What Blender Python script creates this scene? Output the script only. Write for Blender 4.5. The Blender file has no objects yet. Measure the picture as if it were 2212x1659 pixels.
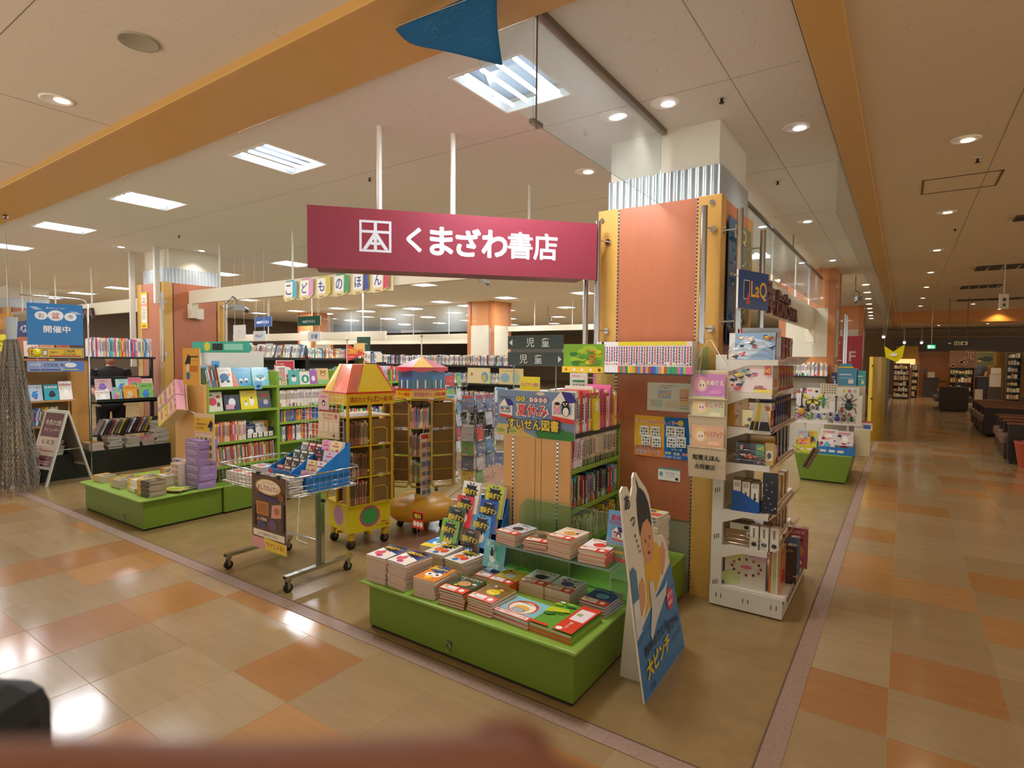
import bpy, math, random
from math import pi, sin, cos, radians
from mathutils import Matrix, Vector
random.seed(7)
SC = bpy.context.scene
COL = SC.collection
# ---------------------------------------------------------------- camera, world, exposure
cam_d = bpy.data.cameras.new('camera'); cam = bpy.data.objects.new('camera', cam_d); COL.objects.link(cam)
cam_d.sensor_width = 36.0; cam_d.lens = 20.035; cam_d.clip_start = 0.02; cam_d.clip_end = 200
cam_d.dof.use_dof = True; cam_d.dof.focus_distance = 3.6; cam_d.dof.aperture_fstop = 6.0
cam.matrix_world = Matrix(((0.82429888, -0.03419918, 0.56512103, 0), (0.56607599, 0.03312147, -0.8236874, 0), (0.0094518, 0.99886605, 0.04666132, 1.6), (0, 0, 0, 1)))
SC.camera = cam
SC.view_settings.view_transform = 'Standard'; SC.view_settings.look = 'None'
SC.view_settings.gamma = 1; SC.view_settings.use_curve_mapping = False
SC.view_settings.exposure = 0.45
try:
    SC.cycles.use_denoising = True; SC.cycles.max_bounces = 7; SC.cycles.diffuse_bounces = 5
    SC.cycles.glossy_bounces = 3; SC.cycles.transparent_max_bounces = 16; SC.cycles.sample_clamp_indirect = 6
except Exception: pass
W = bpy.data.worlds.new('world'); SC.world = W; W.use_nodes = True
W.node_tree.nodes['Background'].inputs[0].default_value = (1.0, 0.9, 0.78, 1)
_n = W.node_tree.nodes; _l = W.node_tree.links   # added fill standing for the unseen mall, brighter below the horizon to light the ceiling
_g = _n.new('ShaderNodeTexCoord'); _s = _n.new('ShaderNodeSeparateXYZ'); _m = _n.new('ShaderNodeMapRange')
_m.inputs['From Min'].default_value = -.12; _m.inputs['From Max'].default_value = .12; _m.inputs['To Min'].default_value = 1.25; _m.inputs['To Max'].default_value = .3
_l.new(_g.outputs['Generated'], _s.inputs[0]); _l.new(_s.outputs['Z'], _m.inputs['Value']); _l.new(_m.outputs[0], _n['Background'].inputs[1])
ZC = 3.18
def area(x, y, z, sx, sy, power, col, name='ceiling_light_lamp'):
    l = bpy.data.lights.new(name, 'AREA'); l.shape = 'RECTANGLE'; l.size = sx; l.size_y = sy; l.energy = power; l.color = col
    o = bpy.data.objects.new(name, l); o.location = (x, y, z); COL.objects.link(o); return o
def spot(x, y, z, power, col, ang=120, name='downlight_lamp'):
    l = bpy.data.lights.new(name, 'SPOT'); l.energy = power; l.color = col; l.spot_size = radians(ang); l.spot_blend = 0.6; l.shadow_soft_size = 0.06
    o = bpy.data.objects.new(name, l); o.location = (x, y, z); COL.objects.link(o); return o
TROFFERS = []
for j, yy in enumerate((2.80, 6.05, 9.3, 12.5, 15.8, 19.3, 22.9)):
    for k in range(9):
        xx = -1.93 - 2.29 * k
        if j == 0 and k > 5: continue
        if j >= 4 and k < 2: continue
        if k > 6 and j > 4: continue
        TROFFERS.append((xx, yy))
COOL = (0.94, 0.955, 1.0); WARM = (1.0, 0.8, 0.56)
for (x, y) in TROFFERS: area(x, y, ZC - 0.015, .42, .48, 25.0 if y < 4 else 34.0, COOL)
DOWN_SHOP = [(-1.27, 3.49), (-.65, 4.34), (-1.615, 3.5), (-2.275, 4.39), (-.97, 7.3), (-.99, 10.33), (-8.88, 4.52), (-9.62, 3.72), (-1.39, 12.7)]
DOWN_MALL = [(-4.41, 1.38), (-.1, -.6), (.31, 5.22), (.318, 7.63), (.325, 10.14), (.33, 12.6), (.336, 15.05), (.33, 17.6), (.33, 20.1), (.33, 22.6), (-7.0, 1.3), (-1.9, -.6), (2.6, 8.5), (2.6, 13.0), (2.6, 17.5), (1.6, 2.2), (.25, 2.9), (2.3, 22.3), (3.6, 20.0), (1.5, 20.0), (.6, 26), (.1, 28.6), (2.0, 28.2), (2.8, 30.6), (4.6, 28.5), (1.2, 31.2), (5.5, 24)]  # entries at the hall's far end are lamps added to brighten it
for (x, y) in DOWN_SHOP: spot(x, y, ZC - .02, 16, (1, .9, .78), 110)
for (x, y) in DOWN_MALL: spot(x, y, ZC - .02, 12 if y < 4 else 30 if y < 24 else 85, WARM, 125)

# ---------------------------------------------------------------- colour, materials
def C(h):
    h = h.lstrip('#'); r = [int(h[i:i+2], 16)/255 for i in (0, 2, 4)]
    return tuple((c/12.92 if c <= .04045 else ((c+.055)/1.055)**2.4) for c in r)
MATS = {}
def newmat(name, rough=.5, metal=0., spec=.5, coat=0., noise=0., nscale=8., bump=0., bscale=60., alpha=None, emit=None, trans=0.):
    m = bpy.data.materials.new(name); m.use_nodes = True; nt = m.node_tree; p = nt.nodes['Principled BSDF']
    a = nt.nodes.new('ShaderNodeAttribute'); a.attribute_name = 'Col'
    src = a.outputs['Color']
    if noise:
        tc = nt.nodes.new('ShaderNodeTexCoord'); n = nt.nodes.new('ShaderNodeTexNoise'); n.inputs['Scale'].default_value = nscale; n.inputs['Detail'].default_value = 4
        mp = nt.nodes.new('ShaderNodeMapRange'); mp.inputs['To Min'].default_value = 1-noise; mp.inputs['To Max'].default_value = 1+noise*.4
        mx = nt.nodes.new('ShaderNodeVectorMath'); mx.operation = 'SCALE'
        nt.links.new(tc.outputs['Object'], n.inputs['Vector']); nt.links.new(n.outputs['Fac'], mp.inputs['Value'])
        nt.links.new(src, mx.inputs[0]); nt.links.new(mp.outputs[0], mx.inputs['Scale']); src = mx.outputs[0]
    nt.links.new(src, p.inputs['Base Color'])
    p.inputs['Roughness'].default_value = rough; p.inputs['Metallic'].default_value = metal
    p.inputs['Specular IOR Level'].default_value = spec; p.inputs['Coat Weight'].default_value = coat
    if bump:
        tc = nt.nodes.new('ShaderNodeTexCoord'); n = nt.nodes.new('ShaderNodeTexNoise'); n.inputs['Scale'].default_value = bscale; n.inputs['Detail'].default_value = 5
        b = nt.nodes.new('ShaderNodeBump'); b.inputs['Strength'].default_value = bump; b.inputs['Distance'].default_value = .01
        nt.links.new(tc.outputs['Object'], n.inputs['Vector']); nt.links.new(n.outputs['Fac'], b.inputs['Height']); nt.links.new(b.outputs[0], p.inputs['Normal'])
    if emit:
        nt.links.new(a.outputs['Color'], p.inputs['Emission Color']); p.inputs['Emission Strength'].default_value = emit
    MATS[name] = m; return m
newmat('matte', .8, noise=.06); newmat('paper', .6, spec=.3); newmat('satin', .42, noise=.05); newmat('gloss', .18, coat=.3); newmat('paint', .38, noise=.05, nscale=3)
newmat('chrome', .14, metal=1.0, spec=.5); newmat('steel', .3, metal=1.0, noise=.08, nscale=20); newmat('fabric', .9, spec=.1, bump=.3, bscale=300)
newmat('rubber', .6, spec=.3); newmat('plaster', .85, noise=.05, nscale=3, bump=.35, bscale=70); newmat('leaf', .5); newmat('skin', .5, noise=.06)
newmat('tube_light', .5, emit=4.0); newmat('lamp_light', .5, emit=6.0); newmat('sign_light', .5, emit=1.0)
newmat('wood', .35, noise=.14, nscale=6, coat=.1)
_m = newmat('wood_orange', .3, spec=.5, coat=.15)
# stretched grain on the wooden panels
def grain(name, rough, sc, amt, coat=.1):
    m = newmat(name, rough, coat=coat); nt = m.node_tree; p = nt.nodes['Principled BSDF']
    tc = nt.nodes.new('ShaderNodeTexCoord'); mp = nt.nodes.new('ShaderNodeMapping'); mp.inputs['Scale'].default_value = sc
    n = nt.nodes.new('ShaderNodeTexNoise'); n.inputs['Scale'].default_value = 3; n.inputs['Detail'].default_value = 5
    r = nt.nodes.new('ShaderNodeMapRange'); r.inputs['To Min'].default_value = 1-amt; r.inputs['To Max'].default_value = 1+amt
    v = nt.nodes.new('ShaderNodeVectorMath'); v.operation = 'SCALE'; a = [x for x in nt.nodes if x.type == 'ATTRIBUTE'][0]
    nt.links.new(tc.outputs['Object'], mp.inputs[0]); nt.links.new(mp.outputs[0], n.inputs['Vector']); nt.links.new(n.outputs['Fac'], r.inputs['Value'])
    nt.links.new(a.outputs['Color'], v.inputs[0]); nt.links.new(r.outputs[0], v.inputs['Scale']); nt.links.new(v.outputs[0], p.inputs['Base Color'])
grain('wood_orange', .38, (8, 8, .8), .1); grain('wood_yellow', .35, (10, 10, .6), .09)
def glassmat(name, tint, dens=.08, rough=.02):
    m = bpy.data.materials.new(name); m.use_nodes = True; nt = m.node_tree; nt.nodes.clear()
    o = nt.nodes.new('ShaderNodeOutputMaterial'); t = nt.nodes.new('ShaderNodeBsdfTransparent'); g = nt.nodes.new('ShaderNodeBsdfGlossy')
    t.inputs[0].default_value = (*tint, 1); g.inputs['Roughness'].default_value = rough; g.inputs['Color'].default_value = (1, 1, 1, 1)
    f = nt.nodes.new('ShaderNodeFresnel'); f.inputs[0].default_value = 1.45
    d = nt.nodes.new('ShaderNodeMath'); d.operation = 'ADD'; d.inputs[1].default_value = dens*.1; d.use_clamp = True; d0 = d; d.operation = 'MULTIPLY_ADD'; d.inputs[1].default_value = .45; d.inputs[2].default_value = dens*.1
    mx = nt.nodes.new('ShaderNodeMixShader'); nt.links.new(f.outputs[0], d.inputs[0]); nt.links.new(d.outputs[0], mx.inputs[0])
    nt.links.new(t.outputs[0], mx.inputs[1]); nt.links.new(g.outputs[0], mx.inputs[2])
    df = nt.nodes.new('ShaderNodeBsdfDiffuse'); df.inputs[0].default_value = (.8, .9, .9, 1); m2 = nt.nodes.new('ShaderNodeMixShader'); m2.inputs[0].default_value = dens
    nt.links.new(mx.outputs[0], m2.inputs[1]); nt.links.new(df.outputs[0], m2.inputs[2]); nt.links.new(m2.outputs[0], o.inputs[0])
    MATS[name] = m
glassmat('glass', (.97, .99, .985), .02); glassmat('glass_green', (.72, .9, .8), .03); glassmat('glass_edge', (.25, .6, .5), .25); glassmat('acrylic', (.95, .96, .97), .06, .05); glassmat('dusty_glass', (.95, .98, .98), .07)

# ---------------------------------------------------------------- text outlines
_TX = {}
def glyphs(s, bold=0.0):
    k = (s, bold)
    if k not in _TX:
        cu = bpy.data.curves.new('t', 'FONT'); cu.body = s; cu.resolution_u = 3; cu.offset = bold
        o = bpy.data.objects.new('t', cu); COL.objects.link(o)
        me = bpy.data.meshes.new_from_object(o.evaluated_get(bpy.context.evaluated_depsgraph_get()))
        vs = [(v.co.x, v.co.y) for v in me.vertices]; fs = [tuple(p.vertices) for p in me.polygons]
        if vs:
            x0 = min(v[0] for v in vs); x1 = max(v[0] for v in vs); y0 = min(v[1] for v in vs); y1 = max(v[1] for v in vs)
        else: x0 = x1 = y0 = y1 = 0
        bpy.data.objects.remove(o); bpy.data.curves.remove(cu); bpy.data.meshes.remove(me)
        _TX[k] = ([(x-x0, y-y0) for x, y in vs], fs, x1-x0, y1-y0)
    return _TX[k]

# ---------------------------------------------------------------- mesh builder
I4 = Matrix.Identity(4)
def T(x=0, y=0, z=0): return Matrix.Translation((x, y, z))
def RX(a): return Matrix.Rotation(radians(a), 4, 'X')
def RY(a): return Matrix.Rotation(radians(a), 4, 'Y')
def RZ(a): return Matrix.Rotation(radians(a), 4, 'Z')
FACE_Y = Matrix(((1, 0, 0, 0), (0, 0, -1, 0), (0, 1, 0, 0), (0, 0, 0, 1)))   # XY drawing stood up, facing -y
FACE_X = Matrix(((0, 0, 1, 0), (1, 0, 0, 0), (0, 1, 0, 0), (0, 0, 0, 1)))     # XY drawing stood up, facing +x
class B:
    def __init__(s): s.v = []; s.f = []; s.c = []; s.m = []; s.sm = []; s.M = I4; s.mats = []
    def mi(s, n):
        if n not in s.mats: s.mats.append(n)
        return s.mats.index(n)
    def add(s, vs, fs, col, mat, smooth=False):
        b = len(s.v); M = s.M
        s.v += [tuple(M @ Vector(v)) for v in vs]; i = s.mi(mat)
        if isinstance(col, str): col = C(col)
        for f in fs: s.f.append(tuple(b+k for k in f)); s.c.append(col); s.m.append(i); s.sm.append(smooth)
    def box(s, x0, y0, z0, x1, y1, z1, col, mat='satin', skip=''):
        vs = [(x0, y0, z0), (x1, y0, z0), (x1, y1, z0), (x0, y1, z0), (x0, y0, z1), (x1, y0, z1), (x1, y1, z1), (x0, y1, z1)]
        fs = {'b': (0, 3, 2, 1), 't': (4, 5, 6, 7), 'f': (0, 1, 5, 4), 'r': (1, 2, 6, 5), 'k': (2, 3, 7, 6), 'l': (3, 0, 4, 7)}
        s.add(vs, [f for k, f in fs.items() if k not in skip], col, mat)
    def cyl(s, p0, p1, r, col, mat='satin', n=12, r2=None, caps=True):
        p0 = Vector(p0); p1 = Vector(p1); d = (p1-p0).normalized(); r2 = r if r2 is None else r2
        a = d.orthogonal().normalized(); b = d.cross(a); vs = []
        for p, q in ((p0, r), (p1, r2)):
            for k in range(n): t = 2*pi*k/n; vs.append(tuple(p + a*(q*cos(t)) + b*(q*sin(t))))
        s.add(vs, [(k, (k+1) % n, n+(k+1) % n, n+k) for k in range(n)], col, mat, True)
        if caps: s.add(vs, [tuple(range(n))[::-1], tuple(range(n, 2*n))], col, mat)
    def tube(s, pts, r, col, mat='chrome', n=8, closed=False):
        pts = [Vector(p) for p in pts]; N = len(pts); vs = []; a = None
        for i in range(N):
            if closed: t = (pts[(i+1) % N]-pts[i-1]).normalized()
            else: t = (pts[min(i+1, N-1)]-pts[max(i-1, 0)]).normalized()
            a = t.orthogonal().normalized() if a is None else (a - t*a.dot(t)).normalized()
            b = t.cross(a)
            for k in range(n): q = 2*pi*k/n; vs.append(tuple(pts[i]+a*(r*cos(q))+b*(r*sin(q))))
        fs = [(i*n+k, i*n+(k+1) % n, ((i+1) % N)*n+(k+1) % n, ((i+1) % N)*n+k) for i in range(N if closed else N-1) for k in range(n)]
        s.add(vs, fs, col, mat, True)
        if not closed: s.add(vs, [tuple(range(n))[::-1], tuple(range((N-1)*n, N*n))], col, mat)
    def lathe(s, prof, col, mat='satin', n=20, cx=0, cy=0):
        vs = []; N = len(prof)
        for r, z in prof:
            for k in range(n): t = 2*pi*k/n; vs.append((cx+r*cos(t), cy+r*sin(t), z))
        s.add(vs, [(i*n+k, i*n+(k+1) % n, (i+1)*n+(k+1) % n, (i+1)*n+k) for i in range(N-1) for k in range(n)], col, mat, True)
        if prof[0][0] > 1e-4: s.add(vs[:n], [tuple(range(n))[::-1]], col, mat)
        if prof[-1][0] > 1e-4: s.add(vs[-n:], [tuple(range(n))], col, mat)
    def ball(s, c, r, col, mat='satin', n=14, m=8, sc=(1, 1, 1)):
        vs = [(c[0], c[1], c[2]-r*sc[2])]
        for i in range(1, m):
            p = -pi/2+pi*i/m
            for k in range(n): t = 2*pi*k/n; vs.append((c[0]+r*sc[0]*cos(p)*cos(t), c[1]+r*sc[1]*cos(p)*sin(t), c[2]+r*sc[2]*sin(p)))
        vs.append((c[0], c[1], c[2]+r*sc[2])); e = len(vs)-1
        fs = [(0, 1+(k+1) % n, 1+k) for k in range(n)]
        fs += [(1+i*n+k, 1+i*n+(k+1) % n, 1+(i+1)*n+(k+1) % n, 1+(i+1)*n+k) for i in range(m-2) for k in range(n)]
        fs += [(e, 1+(m-2)*n+k, 1+(m-2)*n+(k+1) % n) for k in range(n)]
        s.add(vs, fs, col, mat, True)
    def prism(s, pts, z0, z1, col, mat='satin', side=None):
        n = len(pts); vs = [(x, y, z0) for x, y in pts]+[(x, y, z1) for x, y in pts]
        s.add(vs, [tuple(range(n))[::-1], tuple(range(n, 2*n))], col, mat)
        s.add(vs, [(k, (k+1) % n, n+(k+1) % n, n+k) for k in range(n)], side or col, mat)
    # flat artwork in the XY plane, each item a hair above the last
    def art(s, items, z=0.0004, dz=0.00025, mat='paper', M=None):
        old = s.M
        if M is not None: s.M = s.M @ M
        for it in items:
            k = it[0]; z += dz
            if k == 'r': _, x0, y0, x1, y1, c = it; s.add([(x0, y0, z), (x1, y0, z), (x1, y1, z), (x0, y1, z)], [(0, 1, 2, 3)], c, mat)
            elif k == 'e':
                _, cx, cy, rx, ry, c = it; n = 18
                s.add([(cx+rx*cos(2*pi*i/n), cy+ry*sin(2*pi*i/n), z) for i in range(n)], [tuple(range(n))], c, mat)
            elif k == 'p': s.add([(x, y, z) for x, y in it[1]], [tuple(range(len(it[1])))], it[2], mat)
            elif k == 't':   # ('t', string, cx, cy, height, colour, [max width], [bold], [angle])
                _, st, cx, cy, h, c = it[:6]; mw = it[6] if len(it) > 6 else None; bd = it[7] if len(it) > 7 else .012; an = radians(it[8]) if len(it) > 8 else 0
                bb = 0.0; vs, fs, w, hh = glyphs(st, bb)
                if not vs: continue
                sy = h/hh; sx = sy
                if mw and w*sx > mw: sx = mw/w
                ca, sa = cos(an), sin(an); e = (bd*.75-.006)*h*.8; nn = 0 if e <= 0 else 4 if bd < .05 else 8
                for q in range(max(1, nn)):
                    ox, oy = (e*cos(2*pi*q/nn+.4), e*sin(2*pi*q/nn+.4)) if nn else (0, 0); out = []
                    for x, y in vs:
                        X = (x-w/2)*sx+ox; Y = (y-hh/2)*sy+oy; out.append((cx+X*ca-Y*sa, cy+X*sa+Y*ca, z+q*2e-5))
                    s.add(out, fs, c, mat)
            elif k == 's':   # starburst
                _, cx, cy, r1, r2, n, c = it
                ps = [(cx+(r1 if i % 2 else r2)*cos(pi*i/n), cy+(r1 if i % 2 else r2)*sin(pi*i/n), z) for i in range(2*n)]
                s.add([(cx, cy, z)]+ps, [(0, 1+i, 1+(i+1) % (2*n)) for i in range(2*n)], c, mat)
        s.M = old
    def data(s, name):
        me = bpy.data.meshes.new(name); me.from_pydata(s.v, [], s.f)
        for n in s.mats: me.materials.append(MATS[n])
        if s.f:
            me.polygons.foreach_set('material_index', s.m); me.polygons.foreach_set('use_smooth', s.sm)
            at = me.color_attributes.new('Col', 'FLOAT_COLOR', 'CORNER'); arr = []
            for f, c in zip(s.f, s.c): arr += [c[0], c[1], c[2], 1.0]*len(f)
            at.data.foreach_set('color', arr)
        me.update(); return me
    def build(s, name, parent=None, bevel=0):
        o = bpy.data.objects.new(name, s.data(name)); COL.objects.link(o)
        if parent is not None: o.parent = parent
        if bevel:
            b = o.modifiers.new('bevel', 'BEVEL'); b.width = bevel; b.segments = 2; b.limit_method = 'ANGLE'
        return o
def obj(name, me, parent=None):
    o = bpy.data.objects.new(name, me); COL.objects.link(o)
    if parent is not None: o.parent = parent
    return o
def tag(o, label=None, cat=None, group=None, kind=None):
    if label: o['label'] = label
    if cat: o['category'] = cat
    if group: o['group'] = group
    if kind: o['kind'] = kind
    return o
def thing(name, label, cat, loc=(0, 0, 0), rz=0, group=None):
    o = bpy.data.objects.new(name, None); COL.objects.link(o); o.location = loc; o.rotation_euler = (0, 0, radians(rz)); o.empty_display_size = .05
    return tag(o, label, cat, group)
def place(o, loc, rz=0, rx=0, ry=0): o.location = loc; o.rotation_euler = (radians(rx), radians(ry), radians(rz)); return o
def copy_tree(o, parent=None):
    c = o.copy(); COL.objects.link(c)
    if parent is not None: c.parent = parent
    for ch in list(o.children): copy_tree(ch, c)
    return c
def struct(name, b, parent=None, bevel=0):
    o = b.build(name, parent, bevel)
    if parent is None: o['kind'] = 'structure'
    return o
ORD = 'first second third fourth fifth sixth seventh eighth ninth tenth eleventh twelfth thirteenth fourteenth fifteenth sixteenth seventeenth eighteenth nineteenth twentieth'.split()
def nth(i):
    if i < 20: return ORD[i]
    if i == 29: return 'thirtieth'
    if i == 39: return 'fortieth'
    return ('twenty-' if i < 30 else 'thirty-' if i < 40 else 'forty-') + ORD[i % 10]
# ---------------------------------------------------------------- floor
def floor_tiles():
    xs = [-30.0]; x = -.0+.457
    gx = [round(-.005+.457*k, 3) for k in range(-64, 27)]; gy = [1.985-.457*k for k in range(0, 9)][::-1]+[2.405+.443*k for k in range(0, 75)]
    b = B(); base = ['#9f8662', '#a28a67', '#9c835e', '#a58d6a', '#99805c']; org = ['#a97b49', '#a37543', '#ae8151', '#a07246']
    spec = {(-2.54, 1.76), (-3.91, 1.76), (-3.91, 1.3), (-4.82, 1.76), (-2.08, 1.3), (-1.17, 1.76), (.24, 3.51), (-.2, 3.07), (.24, 4.84), (.7, 4.4), (-3.0, 2.2), (-5.3, 2.2)}
    clear = {(-2.08, 1.76), (-1.62, 1.76), (-2.54, 1.3), (-3.0, 1.76), (-3.45, 1.76), (-3.0, 1.3), (-3.45, 1.3), (-4.37, 1.76), (-4.37, 1.3), (-1.62, 1.3), (.24, 3.07), (.24, 3.95), (.24, 4.4), (.7, 3.5), (.7, 3.07), (.7, 3.95)}
    rr = random.Random(12)
    for i in range(len(gx)-1):
        for j in range(len(gy)-1):
            x0, x1, y0, y1 = gx[i], gx[i+1], gy[j], gy[j+1]; cx, cy = (x0+x1)/2, (y0+y1)/2
            if x1 < -.5 and y0 > 2.3: continue
            near = lambda S: any(abs(cx-a) < .15 and abs(cy-q) < .15 for a, q in S)
            o = near(spec) or (not near(clear) and rr.random() < .27)
            c = rr.choice(org if o else base)
            b.add([(x0, y0, 0), (x1, y0, 0), (x1, y1, 0), (x0, y1, 0)], [(0, 1, 2, 3)], c, 'floor_tile')
    return b
def floormat(name, rough, streak, tile, bump=.0, mott=.12, lines=None):
    m = newmat(name, rough); nt = m.node_tree; p = nt.nodes['Principled BSDF']; a = [x for x in nt.nodes if x.type == 'ATTRIBUTE'][0]
    g = nt.nodes.new('ShaderNodeNewGeometry'); mp = nt.nodes.new('ShaderNodeMapping'); mp.inputs['Scale'].default_value = streak
    n = nt.nodes.new('ShaderNodeTexNoise'); n.inputs['Scale'].default_value = 2.2; n.inputs['Detail'].default_value = 6; n.inputs['Roughness'].default_value = .65
    r = nt.nodes.new('ShaderNodeMapRange'); r.inputs['From Min'].default_value = .25; r.inputs['From Max'].default_value = .75; r.inputs['To Min'].default_value = 1-mott; r.inputs['To Max'].default_value = 1+mott*.5
    v = nt.nodes.new('ShaderNodeVectorMath'); v.operation = 'SCALE'
    nt.links.new(g.outputs['Position'], mp.inputs[0]); nt.links.new(mp.outputs[0], n.inputs['Vector']); nt.links.new(n.outputs['Fac'], r.inputs['Value'])
    nt.links.new(a.outputs['Color'], v.inputs[0]); nt.links.new(r.outputs[0], v.inputs['Scale']); nt.links.new(v.outputs[0], p.inputs['Base Color'])
    n2 = nt.nodes.new('ShaderNodeTexNoise'); n2.inputs['Scale'].default_value = 1.3; n2.inputs['Detail'].default_value = 8
    r2 = nt.nodes.new('ShaderNodeMapRange'); r2.inputs['From Min'].default_value = .35; r2.inputs['From Max'].default_value = .7; r2.inputs['To Min'].default_value = rough*.8; r2.inputs['To Max'].default_value = rough*1.5
    nt.links.new(g.outputs['Position'], n2.inputs['Vector']); nt.links.new(n2.outputs['Fac'], r2.inputs['Value']); nt.links.new(r2.outputs[0], p.inputs['Roughness'])
    bp = nt.nodes.new('ShaderNodeBump'); bp.inputs['Strength'].default_value = .025; bp.inputs['Distance'].default_value = .02
    n3 = nt.nodes.new('ShaderNodeTexNoise'); n3.inputs['Scale'].default_value = 5; nt.links.new(g.outputs['Position'], n3.inputs['Vector']); nt.links.new(n3.outputs['Fac'], bp.inputs['Height']); nt.links.new(bp.outputs[0], p.inputs['Normal'])
floormat('floor_tile', .14, (1.2, 9, 1), None); floormat('floor_shop', .2, (2, 2, 1), None, mott=.18); floormat('floor_stone', .4, (25, 25, 1), None, mott=.3)
b = floor_tiles(); struct('floor', b)
b = B()   # dark joints between the tiles, laid as hairline strips
for k in range(-64, 27):
    x = -.005+.457*k
    if x < -.5: b.box(x-.0012, -1.7, -.0005, x+.0012, 1.985, .0006, '#9a7f58', 'matte')
    else: b.box(x-.0012, -1.7, -.0005, x+.0012, 35, .0006, '#9a7f58', 'matte')
for k in range(0, 9): y = 1.985-.457*k; b.box(-29, y-.0012, -.0005, 11.8, y+.0012, .0006, '#9a7f58', 'matte')
for k in range(0, 75):
    y = 2.405+.443*k; b.box(-.345, y-.0012, -.0005, 11.8, y+.0012, .0006, '#9a7f58', 'matte')
struct('trim_1', b)
b = B()
b.box(-30, 2.2, -.02, -.434, 35, .002, '#92794f', 'floor_shop')
for (x0, y0, x1, y1) in ((-3.75, 3.3, -2.5, 5.6), (-8.6, 5.8, -2.5, 6.8), (-5.0, 3.9, -3.76, 4.6)): b.box(x0, y0, .002, x1, y1, .0026, '#96705a', 'floor_shop')
for k in range(1, 30): b.box(-.434-.93*k-.001, 2.2, .002, -.434-.93*k+.001, 30, .0027, '#8e7440', 'matte')
for k in range(1, 30): b.box(-29, 2.2+.93*k-.001, .002, -.434, 2.2+.93*k+.001, .0027, '#8e7440', 'matte')
struct('floor_shop', b)
b = B()
b.box(-30, 2.11, -.01, -.345, 2.2, .003, '#9a7f70', 'floor_stone'); b.box(-.434, 2.2, -.01, -.345, 35, .003, '#9a7f70', 'floor_stone')
b.box(-30, 2.196, 0, -.434, 2.204, .0038, '#5d4a36', 'matte'); b.box(-.438, 2.2, 0, -.430, 35, .0038, '#5d4a36', 'matte')
struct('trim_2', b)
# ---------------------------------------------------------------- ceiling
m = newmat('ceiling_board', .9, spec=.2); nt = m.node_tree; p = nt.nodes['Principled BSDF']; a = [x for x in nt.nodes if x.type == 'ATTRIBUTE'][0]
g = nt.nodes.new('ShaderNodeNewGeometry'); mp = nt.nodes.new('ShaderNodeMapping'); mp.inputs['Scale'].default_value = (16, 7, 1); mp.inputs['Rotation'].default_value = (0, 0, .5)
n = nt.nodes.new('ShaderNodeTexNoise'); n.inputs['Scale'].default_value = 3.4; n.inputs['Detail'].default_value = 3; n.inputs['Distortion'].default_value = 1.5
r = nt.nodes.new('ShaderNodeMapRange'); r.inputs['From Min'].default_value = .64; r.inputs['From Max'].default_value = .72; r.inputs['To Min'].default_value = 1; r.inputs['To Max'].default_value = .76
v = nt.nodes.new('ShaderNodeVectorMath'); v.operation = 'SCALE'
nt.links.new(g.outputs['Position'], mp.inputs[0]); nt.links.new(mp.outputs[0], n.inputs['Vector']); nt.links.new(n.outputs['Fac'], r.inputs['Value'])
nt.links.new(a.outputs['Color'], v.inputs[0]); nt.links.new(r.outputs[0], v.inputs['Scale']); nt.links.new(v.outputs[0], p.inputs['Base Color'])
b = B()
HX = .235; HY = .27   # half size of a troffer opening
# ceiling cut into strips around the rows of recessed lights
rows = sorted(set(y for x, y in TROFFERS)); y = 2.23; shop = '#e0dbd2'
for ry in rows:
    b.box(-32, y, ZC, -.45, ry-HY, ZC+.04, shop, 'ceiling_board'); xs = sorted(x for x, q in TROFFERS if q == ry); x = -32
    for tx in xs: b.box(x, ry-HY, ZC, tx-HX, ry+HY, ZC+.04, shop, 'ceiling_board'); x = tx+HX
    b.box(x, ry-HY, ZC, -.45, ry+HY, ZC+.04, shop, 'ceiling_board'); y = ry+HY
b.box(-32, y, ZC, -.45, 35, ZC+.04, shop, 'ceiling_board')
b.box(-32, -2, ZC, 12, 1.74, ZC+.04, '#e0d3c0', 'ceiling_board'); b.box(-.27, 1.74, ZC, 12, 35, ZC+.04, '#d6c2a0', 'ceiling_board')
for yy in (-.9, .1, .95): b.box(-30, yy-.002, ZC-.0012, 12, yy+.002, ZC, '#8d7d66', 'matte')
for yy in (3.4, 5.2, 6.9, 8.6): b.box(-30, yy-.002, ZC-.0012, -.5, yy+.002, ZC, '#a39a8b', 'matte')
for xx in (-.95, -4.6, -6.2): b.box(xx-.002, -2, ZC-.0012, xx+.002, 1.74, ZC, '#8d7d66', 'matte')
for xx in (.52, 1.45): b.box(xx-.002, 2, ZC-.0012, xx+.002, 25, ZC, '#8d7d66', 'matte')
b.box(-.86, 2.3, ZC-.0012, -.856, 25, ZC, '#a39a8b', 'matte')
struct('ceiling', b)
b = B()   # ochre beams
b.box(-32, 1.74, ZC-.05, -.27, 2.225, ZC+.02, '#cfa058', 'paint'); b.box(-.445, 1.74, ZC-.05, -.27, 35, ZC+.02, '#cfa058', 'paint')
b.box(-32, 2.225, ZC-.012, -.46, 2.24, ZC, '#4a4038', 'matte'); b.box(-.46, 2.2, ZC-.012, -.448, 35, ZC, '#4a4038', 'matte')
b.box(-.27, 22.5, 2.82, 12, 23.1, ZC+.02, '#c98733', 'paint'); b.box(3.2, 14.5, 2.9, 12, 15.4, ZC, '#c98733', 'paint')
struct('trim_3', b, bevel=.006)
b = B(); b.box(-32, 35, 0, 12, 35.2, 3.4, '#b59a72', 'plaster'); struct('wall_back', b)
b = B(); b.box(-24.2, 2.6, 0, -24, 35.2, 3.4, '#6a5a4a', 'plaster'); struct('wall_left', b)
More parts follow.
